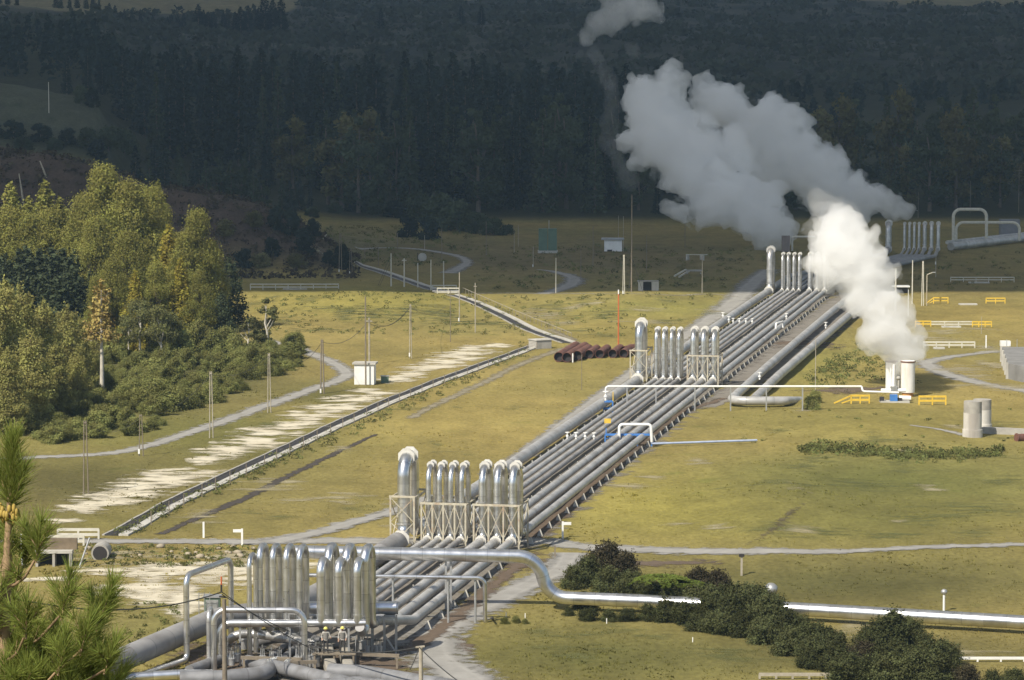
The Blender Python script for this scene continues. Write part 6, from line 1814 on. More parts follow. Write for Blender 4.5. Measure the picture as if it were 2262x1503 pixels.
for (x, y, top, wd, k) in [(-20, 700, 455, 1.2, 'grove_tall'), (25, 700, 448, 1.2, 'grove_tall_b'), (70, 702, 462, 1.2, 'grove_tall'), (112, 702, 450, 1.2, 'grove_tall_b'), (160, 705, 500, 1.2, 'grove_tall')]:
    grove(k, x, y, top, 'broad olive poplar standing behind the young plantation of the grove', 'poplar tree', 'poplars behind the young plantation', wd)
for (x, y, top, wd, k) in [(250, 770, 560, 1.0, 'grove_tall_b'), (300, 775, 590, .95, 'grove_yellow'), (345, 772, 570, 1.0, 'grove_tall'), (400, 770, 560, 1.0, 'grove_yellow'), (440, 772, 590, .9, 'grove_tall_b'), (215, 775, 600, .9, 'grove_tall')]:
    grove(k, x, y, top, 'mid-height golden olive tree filling the middle of the grove', 'tree', 'mid-height trees of the grove', wd)
for i in range(26):
    x = 235 + 320 * (i / 25.0); y = 800 + rg0.uniform(-14, 22)
    grove(['broom', 'round_bush'][i % 2], x, y, y - rg0.uniform(25, 52), 'brownish olive shrub at the foot of the tall grove trees', 'bush', 'tall shrubs under the grove', rg0.uniform(.8, 1.1))
grove('grove_tall', 440, 735, 450, 'tall olive poplar at the outer edge of the grove, above the small slender tree', 'poplar tree', None, .95)
grove('grove_tall_b', 468, 730, 520, 'shorter olive poplar at the outermost edge of the grove', 'poplar tree', None, .8)
grove('grove_tall_b', 410, 740, 500, 'olive poplar close behind the bright yellow larch', 'poplar tree', None, .9)
grove('grove_yellow', 375, 735, 488, 'bright yellow larch in the middle of the grove', 'larch tree', None, 1.05)
grove('grove_yellow', 330, 740, 560, 'shorter yellow larch beside the bright yellow one', 'larch tree', None, 1.0)
for (x, y, top, wd) in [(508, 720, 560, 1.0), (490, 745, 640, 1.2), (470, 760, 660, 1.3)]:
    grove('grove_darkpine', x, y, top, 'dark pine peeping out from under the edge of the grove', 'pine tree', 'dark pines at the grove edge', wd)
rg = random.Random(8)
for row, (yb, tb) in enumerate([(712, 548), (728, 565), (744, 588), (760, 605)]):
    for x in range(-10 + 9 * (row % 2), 215, 26):
        grove('young_pine', x + rg.uniform(-6, 6), yb + rg.uniform(-4, 4), tb + rg.uniform(-9, 9), 'small dark blue-green pine in the young plantation inside the grove', 'pine tree', 'young pines of the plantation', rg.uniform(1.2, 1.6))
for (x, y, top, wd, k) in [(15, 930, 602, .8, 'tier_pine'), (48, 915, 615, .8, 'tier_pine_b'), (100, 905, 652, .85, 'tier_pine'), (150, 890, 662, .85, 'tier_pine_b'), (178, 870, 690, .85, 'tier_pine'), (-25, 940, 620, .8, 'tier_pine_b'), (70, 945, 720, .95, 'tier_pine_b'), (125, 930, 745, .95, 'tier_pine'), (20, 960, 760, .95, 'tier_pine'), (172, 920, 770, .95, 'tier_pine_b'), (205, 860, 740, .9, 'tier_pine')]:
    grove(k, x, y, top, 'olive pine with open layered branches at the near end of the grove', 'pine tree', 'layered pines of the grove', wd)
grove('dying', 226, 872, 612, 'dying pine with a bare pale trunk and rusty top', 'pine tree', None, 1.0)
for (x, y, top, wd) in [(310, 800, 655, 1.0), (357, 805, 668, 1.0), (285, 795, 690, .9), (385, 800, 690, .9)]:
    grove('birch', x, y, top, 'pale stemmed birch in front of the yellow larches', 'birch tree', 'birches of the grove', wd)
grove('thin_tree', 590, 785, 655, 'slender see-through tree standing apart at the tip of the grove', 'tree', None, 1.25)
grove('thin_tree', 548, 790, 700, 'smaller slender tree behind the tip of the grove', 'tree', None, 1.4)
grove('round_bush', 345, 905, 822, 'big rounded bright green bush at the roadside edge of the grove', 'bush', None, 1.25)
grove('round_bush', 270, 900, 840, 'flat rounded bush next to the biggest roadside bush', 'bush', None, 1.25)
for i in range(170):
    f = rg.random()
    x = 20 + 640 * f
    edge = np.interp(x, [0, 200, 330, 430, 520, 600, 680], [985, 975, 955, 905, 868, 835, 805])
    y = edge - rg.uniform(0, 1) ** 1.1 * np.interp(x, [0, 250, 500, 680], [70, 130, 105, 40])
    hgt = rg.uniform(24, 50) * np.interp(x, [0, 250, 680], [0.9, 1.1, 0.9])
    grove(rg.choice(['broom', 'broom', 'bramble', 'round_bush']), x, y, y - hgt, 'leafy green bush in the thick undergrowth between grove and road', 'bush', 'undergrowth bushes beside the road', rg.uniform(0.95, 1.4))
for (x, y, top) in [(470, 800, 720), (440, 790, 700), (520, 800, 730), (500, 790, 715), (400, 800, 720), (560, 815, 760), (250, 800, 720), (190, 800, 730)]:
    grove('broom', x, y, top, 'brownish olive shrub at the foot of the tall grove trees', 'bush', 'tall shrubs under the grove', .8)

# ------------------------------------------------------------------ dark shrubs beside the silver main
proto('shrub_a', broadleaf, 'shrub', 3.0, 2.0, M['lf_shrub'], M['bark'], 61, 30, 330, 0.22, 0.03, 'dome', 0.35)
proto('shrub_b', broadleaf, 'shrub', 3.0, 2.3, M['lf_shrub'], M['bark'], 62, 34, 300, 0.22, 0.03, 'round', 0.35)
proto('shrub_brown', broadleaf, 'shrub', 3.0, 2.0, leaf_mat('brown_shrub_leaves', (0.066, 0.056, 0.034), 0.45, 0.2, 0.2), M['bark'], 63, 30, 260, 0.22, 0.03, 'dome', 0.3)
proto('shrub_tree', broadleaf, 'shrub', 4.0, 1.9, M['lf_shrub'], M['bark'], 64, 40, 330, 0.22, 0.05, 'column', 0.3)
for (x, y, top, wd, k) in [
    (1290, 1345, 1300, 1.3, 'shrub_a'), (1480, 1350, 1290, 1.3, 'shrub_b'), (1530, 1355, 1285, 1.3, 'shrub_a'), (1575, 1360, 1280, 1.3, 'shrub_b'), (1620, 1362, 1275, 1.2, 'shrub_a'), (1665, 1365, 1275, 1.2, 'shrub_b'), (1590, 1400, 1340, 1.4, 'shrub_b'), (1540, 1392, 1345, 1.4, 'shrub_a'), (1760, 1400, 1345, 1.2, 'shrub_b'), (1830, 1430, 1375, 1.2, 'shrub_a'), (1870, 1500, 1430, 1.3, 'shrub_b'), (1980, 1480, 1400, 1.3, 'shrub_b'), (1790, 1475, 1425, 1.3, 'shrub_a'), (2060, 1500, 1400, 1.2, 'shrub_b'), (1700, 1355, 1300, 1.0, 'shrub_a'),
    (1335, 1275, 1180, .95, 'shrub_brown'), (1300, 1290, 1215, 1.1, 'shrub_a'), (1375, 1285, 1205, 1.0, 'shrub_brown'), (1265, 1300, 1240, 1.1, 'shrub_a'), (1345, 1308, 1240, 1.2, 'shrub_a'), (1395, 1310, 1250, 1.1, 'shrub_b'),
    (1255, 1360, 1335, 1.2, 'shrub_a'), (1300, 1370, 1335, 1.4, 'shrub_b'), (1345, 1372, 1340, 1.4, 'shrub_a'), (1385, 1372, 1335, 1.3, 'shrub_b'), (1430, 1370, 1325, 1.2, 'shrub_a'),
    (1445, 1330, 1270, 1.1, 'shrub_b'), (1490, 1320, 1258, 1.1, 'shrub_b'), (1540, 1310, 1240, 1.0, 'shrub_brown'), (1585, 1320, 1248, 1.0, 'shrub_brown'), (1470, 1372, 1310, 1.1, 'shrub_a'), (1515, 1380, 1315, 1.1, 'shrub_b'),
    (1560, 1385, 1310, 1.1, 'shrub_a'), (1610, 1385, 1295, 1.0, 'shrub_b'), (1650, 1380, 1280, .9, 'shrub_a'), (1700, 1390, 1295, 1.0, 'shrub_b'), (1640, 1405, 1340, 1.2, 'shrub_a'), (1690, 1420, 1350, 1.2, 'shrub_b'),
    (1740, 1420, 1335, 1.1, 'shrub_a'), (1790, 1435, 1360, 1.1, 'shrub_b'), (1740, 1445, 1375, 1.2, 'shrub_a'), (1800, 1465, 1390, 1.2, 'shrub_b'), (1850, 1450, 1385, 1.2, 'shrub_a'), (1850, 1485, 1410, 1.2, 'shrub_a'), (1900, 1470, 1405, 1.2, 'shrub_brown'),
    (1905, 1500, 1440, 1.2, 'shrub_b'), (1960, 1505, 1430, 1.2, 'shrub_a'), (2020, 1510, 1420, 1.1, 'shrub_b'), (2075, 1512, 1430, 1.2, 'shrub_a'), (2090, 1470, 1405, 1.0, 'shrub_b'), (2040, 1460, 1385, 1.0, 'shrub_a'),
    (2130, 1515, 1455, 1.2, 'shrub_brown'), (2190, 1520, 1470, 1.2, 'shrub_a'), (2240, 1520, 1465, 1.2, 'shrub_b'), (1920, 1440, 1370, 1.0, 'shrub_b'), (2010, 1420, 1350, .9, 'shrub_b')]:
    lab, grp = ('brownish shrub in the thicket along the silver main', 'brown shrubs of the thicket') if k == 'shrub_brown' else ('dark green shrub in the thicket along the silver main', 'dark green shrubs of the thicket')
    grove(k, x, y, top, lab, 'shrub', grp, wd)
grove('shrub_tree', 1975, 1450, 1328, 'tall dark shrub rising in front of the silver main', 'shrub', None, 1.15)
grove('shrub_tree', 1940, 1455, 1365, 'dark shrub leaning against the tallest one before the silver main', 'shrub', None, 1.1)
grove('bramble', 1792, 905, 865, 'small dark green tree under the white crossing line', 'bush', None, .75)
grove('bramble', 1800, 890, 856, 'small green bush behind the white crossing line', 'bush', None, .8)
for (x, y, top) in [(1115, 1378, 1358), (1140, 1376, 1355), (1160, 1378, 1362), (335, 1208, 1196), (413, 1235, 1220), (1430, 1285, 1262)]:
    grove('bramble', x, y, top, 'low green bush in the grass beside the gravel road', 'bush', 'low roadside bushes', .9)
# tree fern fronds above the thicket
def fern():
    root = thing('tree_fern', 'bright green tree fern spreading over the dark thicket', 'tree fern', (0, 0, 0))
    rng = np.random.default_rng(3)
    P, Nn = [], []
    for b in range(16):
        a = 6.283 * b / 16 + rng.normal(0, .1); L = rng.uniform(1.6, 2.2)
        for t in np.linspace(0.1, 1, 34):
            w_ = 0.34 * math.sin(math.pi * min(1, t * .9 + .08))
            for sgn in (-1, 1):
                for q in (0.35, 0.8):
                    y = sgn * w_ * q
                    P.append((t * L * math.cos(a) - y * math.sin(a), t * L * math.sin(a) + y * math.cos(a), 1.9 + 0.5 * t * L - 0.28 * (t * L) ** 2)); Nn.append((0, 0, 1))
    trunk_mesh(1.9, 0.12, rng, M['bark'], root, (), 0.01, 1.0)
    mm = leaf_mat('fern_fronds', (0.13, 0.16, 0.035), 0.3, 0.3)
    crown_mesh('crown', np.array(P), 0.22, rng, mm, root, np.array(Nn), 0.75)
    return root
PROTO['fern'] = [fern(), False]
grove('fern', 1462, 1345, 1268, 'bright green tree fern spreading over the dark thicket', 'tree fern', None, 1.0)
grove('fern', 1510, 1345, 1280, 'second tree fern, lower and beside the bright one in the thicket', 'tree fern', None, 1.0)

# ------------------------------------------------------------------ grass tufts and weeds
def in_bundle(x, y):
    a = x * PU.x + y * PU.y; t = x * PV.x + y * PV.y
    return ((a > LAT[0] - 2.2) & (a < LAT[7] + 2.2) & (t > T0 - 30) & (t < T3 + 40)) | ((a > LAT[7] + 2) & (a < LAT[7] + 10) & (t > T2 - 8) & (t < T3 + 40))

def tufts():
    rng = np.random.default_rng(9)
    n = 34000
    y = 200 / (1 - rng.uniform(0, 1, n) * (1 - 200 / 640.0)); u = rng.uniform(-0.185, 0.185, n); x = u * y
    keep = ~in_bundle(x, y)
    clump = np.clip(0.55 + 0.9 * waves(x, y, 9, 3) + 0.6 * waves(x, y, 27, 6), 0.08, 1)
    keep &= rng.uniform(0, 1, n) < clump
    for (L, wd) in ROADLINES:
        lo, hi = L.min(0) - 4, L.max(0) + 4
        c = np.where(keep & (x > lo[0]) & (x < hi[0]) & (y > lo[1]) & (y < hi[1]))[0]
        if len(c) == 0: continue
        for s in range(0, len(c), 4000):
            cc = c[s:s + 4000]
            d = np.hypot(x[cc, None] - L[None, ::2, 0], y[cc, None] - L[None, ::2, 1])
            keep[cc] &= d.min(1) > wd[::2][d.argmin(1)] * 0.46
    x, y = x[keep], y[keep]
    z = H(x, y)
    n = len(x)
    h = rng.uniform(0.06, 0.16, n) * np.clip(0.7 + 0.9 * waves(x, y, 33, 10), 0.5, 1.9)
    col = ground_colour(x, y, z) * rng.uniform(1.1, 1.45, (n, 1)) * np.array([1.0, 1.02, 0.95])
    V, C4 = [], []
    for b in range(4):
        a = rng.uniform(0, 6.283, n); w_ = h * rng.uniform(.35, .8, n)
        ox, oy = rng.normal(0, .14, n), rng.normal(0, .14, n)
        lx, ly = rng.normal(0, .45, n) * h, rng.normal(0, .45, n) * h
        dx, dy = np.cos(a) * w_, np.sin(a) * w_
        V.append(np.stack([np.stack([x + ox - dx, y + oy - dy, z], 1), np.stack([x + ox + dx, y + oy + dy, z], 1), np.stack([x + ox + lx, y + oy + ly, z + h], 1)], 1))
        C4.append(col)
    V = np.concatenate(V).reshape(-1, 3); C4 = np.repeat(np.concatenate(C4), 3, 0)
    m, t, b, out = new_mat('grass_blades')
    at = N(t, 'ShaderNodeAttribute', attribute_name='grass_tone')
    t.nodes.remove(b)
    d = N(t, 'ShaderNodeBsdfDiffuse'); tr = N(t, 'ShaderNodeBsdfTranslucent'); mi = N(t, 'ShaderNodeMixShader'); mi.inputs[0].default_value = 0.35
    t.links.new(at.outputs['Color'], d.inputs[0]); t.links.new(at.outputs['Color'], tr.inputs[0]); t.links.new(d.outputs[0], mi.inputs[1]); t.links.new(tr.outputs[0], mi.inputs[2]); t.links.new(mi.outputs[0], out.inputs[0])
    o = np_mesh('grass', V, np.arange(len(V)).reshape(-1, 3), m, attrs={'grass_tone': ('FLOAT_COLOR', np.concatenate([C4, np.ones((len(C4), 1))], 1))})
    tag(o, 'tussocky dry and green grass of the valley floor', 'grass', kind='stuff')
    # weeds: darker clumps
    P, S, T = [], [], []
    spots = []
    rr = np.random.default_rng(17)
    for _ in range(330):
        px = rr.uniform(1770, 2215); py = 1003 + 14 * math.sin(px * .013) * .4 + rr.normal(0, 6)
        spots.append((px, py, rr.uniform(.25, .6)))
    for _ in range(260): spots.append((rr.uniform(560, 1080), rr.uniform(655, 740), rr.uniform(.2, .5)))
    for _ in range(200): spots.append((rr.uniform(1100, 1650), rr.uniform(655, 745), rr.uniform(.2, .5)))
    for _ in range(220): spots.append((1860 + rr.normal(0, 70), 810 + rr.normal(0, 22), rr.uniform(.25, .6)))
    for _ in range(40): spots.append((rr.uniform(1500, 2262), rr.uniform(900, 1010), rr.uniform(.12, .3)))
    for _ in range(420): spots.append((rr.uniform(1050, 1700), rr.uniform(545, 640), rr.uniform(.2, .7)))
    for _ in range(260): spots.append((rr.uniform(720, 1050), rr.uniform(500, 590), rr.uniform(.25, .8)))
    for _ in range(160): spots.append((rr.uniform(1850, 2262), rr.uniform(555, 640), rr.uniform(.2, .6)))
    for _ in range(260):
        f = rr.uniform(); spots.append((260 + 930 * f + rr.normal(0, 6), 1178 - 412 * f + rr.normal(0, 7), rr.uniform(.2, .45)))
    for _ in range(200): spots.append((rr.uniform(150, 640), rr.uniform(1208, 1255), rr.uniform(.15, .4)))
    for _ in range(50): spots.append((rr.uniform(280, 430), rr.uniform(1330, 1440), rr.uniform(.15, .3)))
    for (px, py, r) in spots:
        p = G(px, py); z0 = Hs(p.x, p.y)
        if p.y > 575 and py < 520: p = GT(px, py); z0 = p.z
        if any(np.hypot(L[:, 0] - p.x, L[:, 1] - p.y).min() < wd.max() * .6 for (L, wd) in ROADLINES): continue
        if bool(in_bundle(np.array([p.x]), np.array([p.y]))[0]): continue
        k = 26
        q, d = blob_points(k, (p.x, p.y, z0 + r * .45), (r * 1.3, r * 1.3, r * .6), rr, .3)
        P.append(q); S.append(np.full(k, max(.16, r * .5))); T.append(np.full(k, rr.uniform(0, 1)))
    P = np.concatenate(P); S = np.concatenate(S); T = np.concatenate(T)
    V, F = leaf_quads(P, S, rr, np.tile((0, -.3, .8), (len(P), 1)), 0.4, .6)
    mm = leaf_mat('weed_leaves', (0.135, 0.142, 0.048), 0.5, .25)
    o = np_mesh('weeds', V, F, mm, attrs={'tint': ('FLOAT', np.repeat(np.clip(T + rr.normal(0, .12, len(T)), 0, 1), 4))})
    tag(o, 'coarse weeds and bracken clumps in the meadow', 'weeds', kind='stuff')
tufts()

# ------------------------------------------------------------------ the young pine close to the viewer
def near_pine():
    rng = np.random.default_rng(77)
    Y = 17.0
    base = Vector(at_depth(12, 1700, Y)); base.z = Hs(base.x, base.y)
    root = thing('pine_tree', 'young pine with long bright needles, close to the viewer', 'pine tree', base)
    needles_V, tint = [], []
    wood = MB()
    def shoot(p, d, L, nl, dens, r=0.006):
        d = d.normalized()
        n = int(L * dens)
        up = np.array(d)
        for i in range(n):
            f = rng.uniform(0, 1)
            o = np.array(p) + up * (L * f)
            a = rng.normal(size=3); a -= up * a.dot(up); a /= np.linalg.norm(a) + 1e-9
            sp = rng.uniform(0.35, 0.95) * (1 - 0.40 * f)
            v = up * (1 - sp * 0.6) + a * sp
            v = v / np.linalg.norm(v); v = v + np.array((0, 0, -0.06))
            l = nl * rng.uniform(0.7, 1.15)
            side = np.cross(v, rng.normal(size=3)); side /= np.linalg.norm(side) + 1e-9
            w_ = 0.0022
            needles_V.append(np.stack([o - side * w_, o + side * w_, o + v * l + side * w_ * .3, o + v * l - side * w_ * .3]))
            tint.append(np.clip(rng.normal(0.5, 0.22) + 0.15 * (f - .5), 0, 1))
        wood.tube([p, Vector(p) + d * L], [r, r * 0.5], 6)
    trunk_top = at_depth(22, 1080, Y)
    wood.tube([base + Vector((0, 0, -.4)), base.lerp(trunk_top, .5), at_depth(8, 1420, Y), at_depth(16, 1240, Y), trunk_top], [.11, .085, .034, .026, .012], 9)
    # leader and its tuft
    shoot(at_depth(22, 1125, Y), Vector((0.03, 0, 1)), .34, .14, 1500, .011)
    shoot(at_depth(26, 1060, Y), Vector((0.05, 0, 1)), .24, .12, 1600, .008)
    shoot(at_depth(20, 1110, Y), Vector((-.35, .1, 1)), .26, .13, 1300, .007)
    shoot(at_depth(30, 1120, Y), Vector((.28, -.1, 1)), .22, .13, 1300, .007)
    shoot(at_depth(18, 1240, Y), Vector((.0, .1, 1)), .24, .12, 1200, .01)
    # side branches: tip of each upright brush of needles (px, py), its length in px, its offset in depth
    tips = [(92, 1132, 95, -.1), (62, 1150, 90, .15), (-20, 1110, 100, .1), (162, 1242, 110, -.1), (258, 1262, 120, .0), (240, 1300, 80, .3),
            (30, 1280, 90, .3), (60, 1310, 90, -.3), (205, 1345, 90, -.2), (222, 1385, 100, .1), (150, 1375, 100, -.35), (262, 1400, 80, -.2), (185, 1410, 100, -.1), (240, 1440, 95, .1), (130, 1425, 100, .05), (60, 1400, 100, -.1), (20, 1370, 90, .2),
            (125, 1345, 90, .25), (95, 1378, 90, .1), (60, 1440, 90, -.2), (170, 1452, 90, .15), (215, 1425, 90, .0), (120, 1468, 90, -.1), (30, 1335, 90, .2), (145, 1400, 90, .2), (280, 1462, 80, .0), (90, 1455, 100, -.25), (205, 1465, 95, .3), (160, 1475, 95, -.3), (40, 1460, 95, .15), (250, 1490, 80, -.1), (110, 1500, 90, .2), (10, 1440, 90, -.2), (-30, 1400, 100, .0), (70, 1515, 80, -.1), (190, 1520, 80, .1), (-25, 1250, 100, -.1)]
    for (x, y, L_, dz) in tips:
        L = L_ / FPX * Y * 1.05
        tip = at_depth(x, y, Y + dz)
        lean = Vector(((x - 10) / 700.0, rng.normal(0, .12), 1.0)).normalized()
        root_ = tip - lean * L
        ty = min(1560, y + L_ + 40 + abs(x - 10) * .35)
        p0 = at_depth(10 + rng.normal(0, 3), ty, Y)
        mid = p0.lerp(root_, .6) + Vector((0, 0, -.05))
        wood.tube([p0, p0.lerp(mid, .5) + Vector((0, 0, -.015)), mid, root_.lerp(mid, .15), root_], [.010, .009, .008, .007, .006], 6)
        shoot(root_ - lean * L * .15, lean, L * .95, .125, 1150, .006)
        for q in (-.5, .45):
            dd = Vector((q + rng.normal(0, .15), rng.normal(0, .5), .85))
            shoot(root_ + lean * L * rng.uniform(0, .25), dd, L * rng.uniform(.4, .65), .115, 800, .005)
        for q in (.55, .85):
            shoot(p0.lerp(mid, q), Vector((rng.normal(.1, .4), rng.normal(0, .5), .8)), L * .4, .105, 600, .005)
    V = np.concatenate(needles_V)
    mm = leaf_mat('long_needles', (0.25, 0.285, 0.068), 0.5, 0.45, 0.0)
    wood.build('trunk', mat('young_bark', (0.30, 0.20, 0.11), .85, 0, .25, 14.0), root)
    o = np_mesh('crown', V - np.array(base), np.arange(len(V)).reshape(-1, 4), mm, root, attrs={'tint': ('FLOAT', np.repeat(np.array(tint), 4))})
    # pollen cones under the leader
    mb = MB()
    for i in range(26):
        a = rng.uniform(0, 6.28)
        c = at_depth(20 + 16 * math.cos(a) + rng.normal(0, 4), 1137 + rng.normal(0, 9), Y + .04 * math.sin(a))
        mb.ball(c, .012, (1, 1, 1.9), 0, 6, 5)
    mb.build('pollen_cones', mat('pollen_cone', (.40, .28, .06), .8), root)['kind'] = 'stuff'
near_pine()
print('forest trees', nfor)

# ================================================================== CLOUD, STEAM AND AIR
def cloud(name, x0, x1, y0, y1, z, thick, label, seed):
    """a flat-bottomed cloud; its near rim throws the edge of the shade over the valley"""
    rng = np.random.default_rng(seed)
    nx, ny = 90, 60
    X, Y = np.meshgrid(np.linspace(x0, x1, nx), y0 + (y1 - y0) * np.linspace(0, 1, ny) ** 1.8, indexing='ij')
    fx = (X - x0) / (x1 - x0); fy = (Y - y0) / (y1 - y0)
    wob = 9 * waves(X, Y, 90, 4) + 4 * waves(X, Y, 37, 9)
    Y = Y + wob * (1 - fy) ** 3
    p = np.clip(np.minimum(np.minimum(fx, 1 - fx) * 12, np.minimum(fy * 40, (1 - fy) * 10)), 0, 1) ** 0.5
    lump = 0.65 + 0.5 * waves(X, Y, 240, 1) + 0.25 * waves(X, Y, 90, 12)
    top = z + p * thick * np.clip(lump, .2, 2); bot = z - p * thick * .10 * (1 + .6 * waves(X, Y, 120, 7))
    n = nx * ny
    V = np.concatenate([np.stack([X.ravel(), Y.ravel(), top.ravel()], 1), np.stack([X.ravel(), Y.ravel(), bot.ravel()], 1)])
    i = np.arange(nx - 1)[:, None] * ny + np.arange(ny - 1)[None, :]
    q = np.stack([i, i + ny, i + ny + 1, i + 1], -1).reshape(-1, 4)
    m, t, b, out = new_mat(name)
    t.nodes.remove(b)
    d = N(t, 'ShaderNodeBsdfDiffuse'); d.inputs[0].default_value = (.75, .76, .78, 1)
    tl = N(t, 'ShaderNodeBsdfTranslucent'); tl.inputs[0].default_value = (.75, .78, .84, 1)
    mi = N(t, 'ShaderNodeMixShader'); mi.inputs[0].default_value = .45
    t.links.new(d.outputs[0], mi.inputs[1]); t.links.new(tl.outputs[0], mi.inputs[2]); t.links.new(mi.outputs[0], out.inputs[0])
    o = np_mesh(name, V, np.concatenate([q, q[:, ::-1] + n]), m, smooth=True)
    return tag(o, label, 'cloud', kind='structure')

CZ = 360.0
shift = Vector((SUNV.x, SUNV.y, 0)) * (CZ / SUNV.z)
Yedge = G(1000, 640).y
cloud('cloud', -1500 + shift.x, 1500 + shift.x, Yedge - 8 + shift.y, 3300 + shift.y, CZ, 120, 'broad grey cloud that shades the forest and the far yard', 3)

def steam(label, path, depth, name='steam', seed=1, density=0.5, voxel=0.45, kids=14, grand=5, squash=0.85, extra=(), noise_thr=None, disp=0.5, aniso=0.2, wisp=0.0):
    """billowing steam: many overlapping puffs fused into one body and filled with white vapour"""
    rng = np.random.default_rng(seed)
    S = []
    pts = [(*at_depth(px, py, depth + dz), r / FPX * depth) for (px, py, r, dz) in path]
    for i in range(len(pts) - 1):
        a, b = np.array(pts[i]), np.array(pts[i + 1])
        L = np.linalg.norm(a[:3] - b[:3]); k = max(1, int(L / (0.55 * (a[3] + b[3]) / 2)))
        for j in range(k):
            f = (j + rng.uniform(0, .6)) / k
            c = a * (1 - f) + b * f
            c[:3] += rng.normal(0, .16 * c[3], 3); c[3] *= rng.uniform(.74, 1.0)
            S.append(c)
    S.append(np.array(pts[-1]))
    for (px, py, r, dz) in extra: S.append(np.array((*at_depth(px, py, depth + dz), r / FPX * depth)))
    base = list(S)
    for c in base:
        for _ in range(kids):
            d = rng.normal(size=3); d /= np.linalg.norm(d); r = c[3] * rng.uniform(.24, .5)
            k = np.array((*(c[:3] + d * c[3] * rng.uniform(.75, 1.0)), r)); S.append(k)
            for _ in range(grand):
                e = d * .6 + rng.normal(size=3) * .7; e /= np.linalg.norm(e); r2 = r * rng.uniform(.34, .62)
                g = np.array((*(k[:3] + e * r * .92), r2)); S.append(g)
                if r2 > voxel * 1.6:
                    for _ in range(2):
                        h = e * .7 + rng.normal(size=3) * .6; h /= np.linalg.norm(h)
                        S.append(np.array((*(g[:3] + h * r2 * .95), r2 * rng.uniform(.4, .6))))
    ico = bmesh.new(); bmesh.ops.create_icosphere(ico, subdivisions=1, radius=1)
    iv = np.array([v.co[:] for v in ico.verts]); ifc = np.array([[v.index for v in f.verts] for f in ico.faces]); ico.free()
    V = np.concatenate([iv * c[3] * np.array((1, 1, squash)) + c[:3] for c in S])
    F = np.concatenate([ifc + k * len(iv) for k in range(len(S))])
    org = np.array(pts[0][:3])
    tmp = np_mesh(name + '_puffs', V - org, F, [])
    rm = tmp.modifiers.new('r', 'REMESH'); rm.mode = 'VOXEL'; rm.voxel_size = voxel
    sm = tmp.modifiers.new('s', 'SMOOTH'); sm.iterations = 1; sm.factor = .35
    tx = bpy.data.textures.new(name, 'CLOUDS'); tx.noise_scale = voxel * 5; tx.noise_depth = 3
    dm = tmp.modifiers.new('d', 'DISPLACE'); dm.texture = tx; dm.strength = voxel * 2.4 * disp * 2; dm.mid_level = .5; dm.texture_coords = 'LOCAL'
    dg = bpy.context.evaluated_depsgraph_get()
    me = bpy.data.meshes.new_from_object(tmp.evaluated_get(dg))
    bpy.data.objects.remove(tmp)
    me.materials.clear()
    m, t, b, out = new_mat(name + '_vapour'); t.nodes.remove(b)
    pv = N(t, 'ShaderNodeVolumePrincipled')
    pv.inputs['Color'].default_value = (.998, .998, .998, 1)
    pv.inputs['Density'].default_value = density
    pv.inputs['Anisotropy'].default_value = aniso
    if noise_thr is not None:
        lo, hi, sc = noise_thr
        tc = N(t, 'ShaderNodeTexCoord'); nz = N(t, 'ShaderNodeTexNoise'); nz.inputs['Scale'].default_value = sc; nz.inputs['Detail'].default_value = 4; nz.inputs['Roughness'].default_value = .6
        t.links.new(tc.outputs['Object'], nz.inputs['Vector'])
        mr = N(t, 'ShaderNodeMapRange'); mr.inputs['From Min'].default_value = lo; mr.inputs['From Max'].default_value = hi; mr.inputs['To Max'].default_value = density
        t.links.new(nz.outputs[0], mr.inputs['Value']); t.links.new(mr.outputs[0], pv.inputs['Density'])
    t.links.new(pv.outputs[0], out.inputs['Volume'])
    me.materials.append(m)
    o = bpy.data.objects.new(name, me); COL.objects.link(o); o.location = org
    tag(o, label, 'steam')
    if wisp:
        # torn wisps round the body: the same path, wider puffs, thin and patchy vapour
        S2 = []
        for c in base:
            for _ in range(3):
                d = rng.normal(size=3); d /= np.linalg.norm(d)
                S2.append(np.array((*(c[:3] + d * c[3] * rng.uniform(.8, 1.15)), c[3] * rng.uniform(.5, .85))))
        V = np.concatenate([iv * c[3] * np.array((1, 1, squash)) + c[:3] for c in S2])
        F = np.concatenate([ifc + k * len(iv) for k in range(len(S2))])
        t2 = np_mesh('puffs', V - org, F, [])
        rm = t2.modifiers.new('r', 'REMESH'); rm.mode = 'VOXEL'; rm.voxel_size = voxel * 1.5
        dm = t2.modifiers.new('d', 'DISPLACE'); dm.texture = tx; dm.strength = voxel * 3; dm.mid_level = .5; dm.texture_coords = 'LOCAL'
        dg = bpy.context.evaluated_depsgraph_get()
        me2 = bpy.data.meshes.new_from_object(t2.evaluated_get(dg)); bpy.data.objects.remove(t2); me2.materials.clear()
        m2, t, b, out = new_mat(name + '_wisp'); t.nodes.remove(b)
        pv = N(t, 'ShaderNodeVolumePrincipled'); pv.inputs['Color'].default_value = (.998, .998, .998, 1); pv.inputs['Anisotropy'].default_value = aniso
        tc = N(t, 'ShaderNodeTexCoord'); nz = N(t, 'ShaderNodeTexNoise'); nz.inputs['Scale'].default_value = .32 / (voxel / .3); nz.inputs['Detail'].default_value = 5; nz.inputs['Roughness'].default_value = .62; nz.inputs['Distortion'].default_value = .6
        t.links.new(tc.outputs['Object'], nz.inputs['Vector'])
        mr = N(t, 'ShaderNodeMapRange'); mr.inputs['From Min'].default_value = .49; mr.inputs['From Max'].default_value = .70; mr.inputs['To Max'].default_value = density * wisp
        t.links.new(nz.outputs[0], mr.inputs['Value']); t.links.new(mr.outputs[0], pv.inputs['Density']); t.links.new(pv.outputs[0], out.inputs['Volume'])
        me2.materials.append(m2)
        o2 = bpy.data.objects.new('wisps', me2); COL.objects.link(o2); o2.parent = o
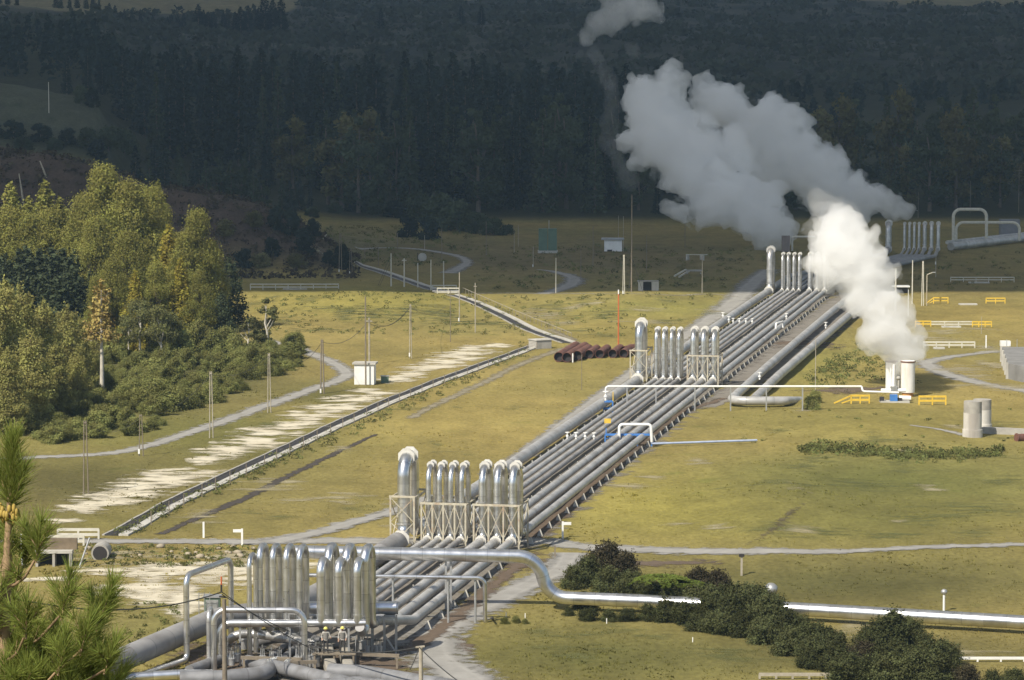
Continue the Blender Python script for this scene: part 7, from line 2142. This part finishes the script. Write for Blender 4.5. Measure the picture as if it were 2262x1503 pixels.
    return o

Ystack = G(1990, 870).y
steam('bright white steam pouring from the twin silencer', [(1990, 795, 34, 0), (1985, 775, 44, 0), (1965, 735, 60, 0), (1950, 690, 62, 1), (1915, 640, 66, 2), (1885, 595, 72, 3), (1860, 550, 66, 4), (1850, 515, 52, 5)],
      Ystack, seed=2, density=.50, voxel=.30, wisp=1.0, extra=[(2005, 770, 40, 0), (1920, 740, 36, 0), (1880, 560, 60, 3), (1820, 560, 40, 3), (1830, 610, 36, 2), (2000, 700, 26, 0), (1960, 600, 26, 2)])
steam('thin cream steam wisps drifting off the top of the silencer plume', [(1845, 520, 50, 6), (1830, 480, 44, 7), (1850, 460, 40, 8), (1800, 440, 26, 9)], Ystack, seed=12, density=.11, voxel=.5, extra=[(1880, 490, 34, 6), (1800, 500, 30, 6)], kids=9)
steam('grey steam bank spreading low behind the far loops', [(1765, 512, 16, 0), (1730, 500, 38, 0), (1680, 490, 46, 0), (1620, 470, 56, 0), (1575, 420, 66, 4), (1545, 360, 76, 8), (1495, 300, 84, 12), (1450, 250, 60, 16), (1420, 205, 40, 18)],
      645.0, seed=3, density=.36, voxel=.50, wisp=1.0, extra=[(1500, 470, 26, 0), (1470, 458, 14, 0), (1560, 480, 30, 0), (1475, 190, 34, 16), (1480, 155, 24, 16), (1510, 175, 18, 16), (1690, 440, 50, 3), (1640, 420, 50, 5), (1620, 350, 60, 8)])
steam('grey steam streaming from the hidden vent by the farthest loops', [(2020, 474, 8, 0), (1990, 462, 22, 0), (1945, 448, 34, 0), (1890, 430, 46, 2), (1830, 410, 56, 4), (1770, 370, 66, 6), (1720, 320, 72, 8), (1660, 270, 74, 10), (1600, 225, 54, 12), (1565, 205, 36, 14)],
      690.0, seed=4, density=.36, voxel=.50, wisp=1.0, extra=[(1840, 350, 30, 4), (1820, 340, 22, 4), (1700, 260, 40, 9), (1900, 480, 30, 0), (1840, 470, 40, 2), (1700, 400, 60, 8)])
steam('small ragged steam puff floating free above the others', [(1330, 75, 36, 0), (1365, 35, 40, 0), (1410, 5, 44, 0), (1440, 30, 24, 0)], 720.0, seed=5, density=.12, wisp=2.5, voxel=.9, extra=[(1295, 85, 18, 0), (1310, 50, 20, 0), (1460, 45, 12, 0), (1330, -20, 30, 0)], kids=9)
steam('faint steam veil trailing below the free puff', [(1310, 105, 16, 0), (1330, 150, 22, 0), (1350, 200, 20, 0), (1355, 250, 22, 0), (1350, 320, 26, 0), (1375, 370, 26, 0), (1400, 400, 20, 0)], 700.0, seed=6, density=.03, wisp=2.0, voxel=.9, extra=[(1280, 120, 10, 0), (1400, 110, 22, 0)], kids=7)

def haze_box():
    m, t, b, out = new_mat('haze'); t.nodes.remove(b)
    pv = N(t, 'ShaderNodeVolumePrincipled')
    pv.inputs['Color'].default_value = (.47, .71, 1.0, 1)
    pv.inputs['Density'].default_value = HAZE
    pv.inputs['Anisotropy'].default_value = 0.0
    t.links.new(pv.outputs[0], out.inputs['Volume'])
    o = MB().box((0, 1700, 124), (12600, 4000, 250)).build('haze', m)
    tag(o, 'thin bluish haze filling the valley', 'haze', kind='stuff')
HAZE = 0.000075
haze_box()
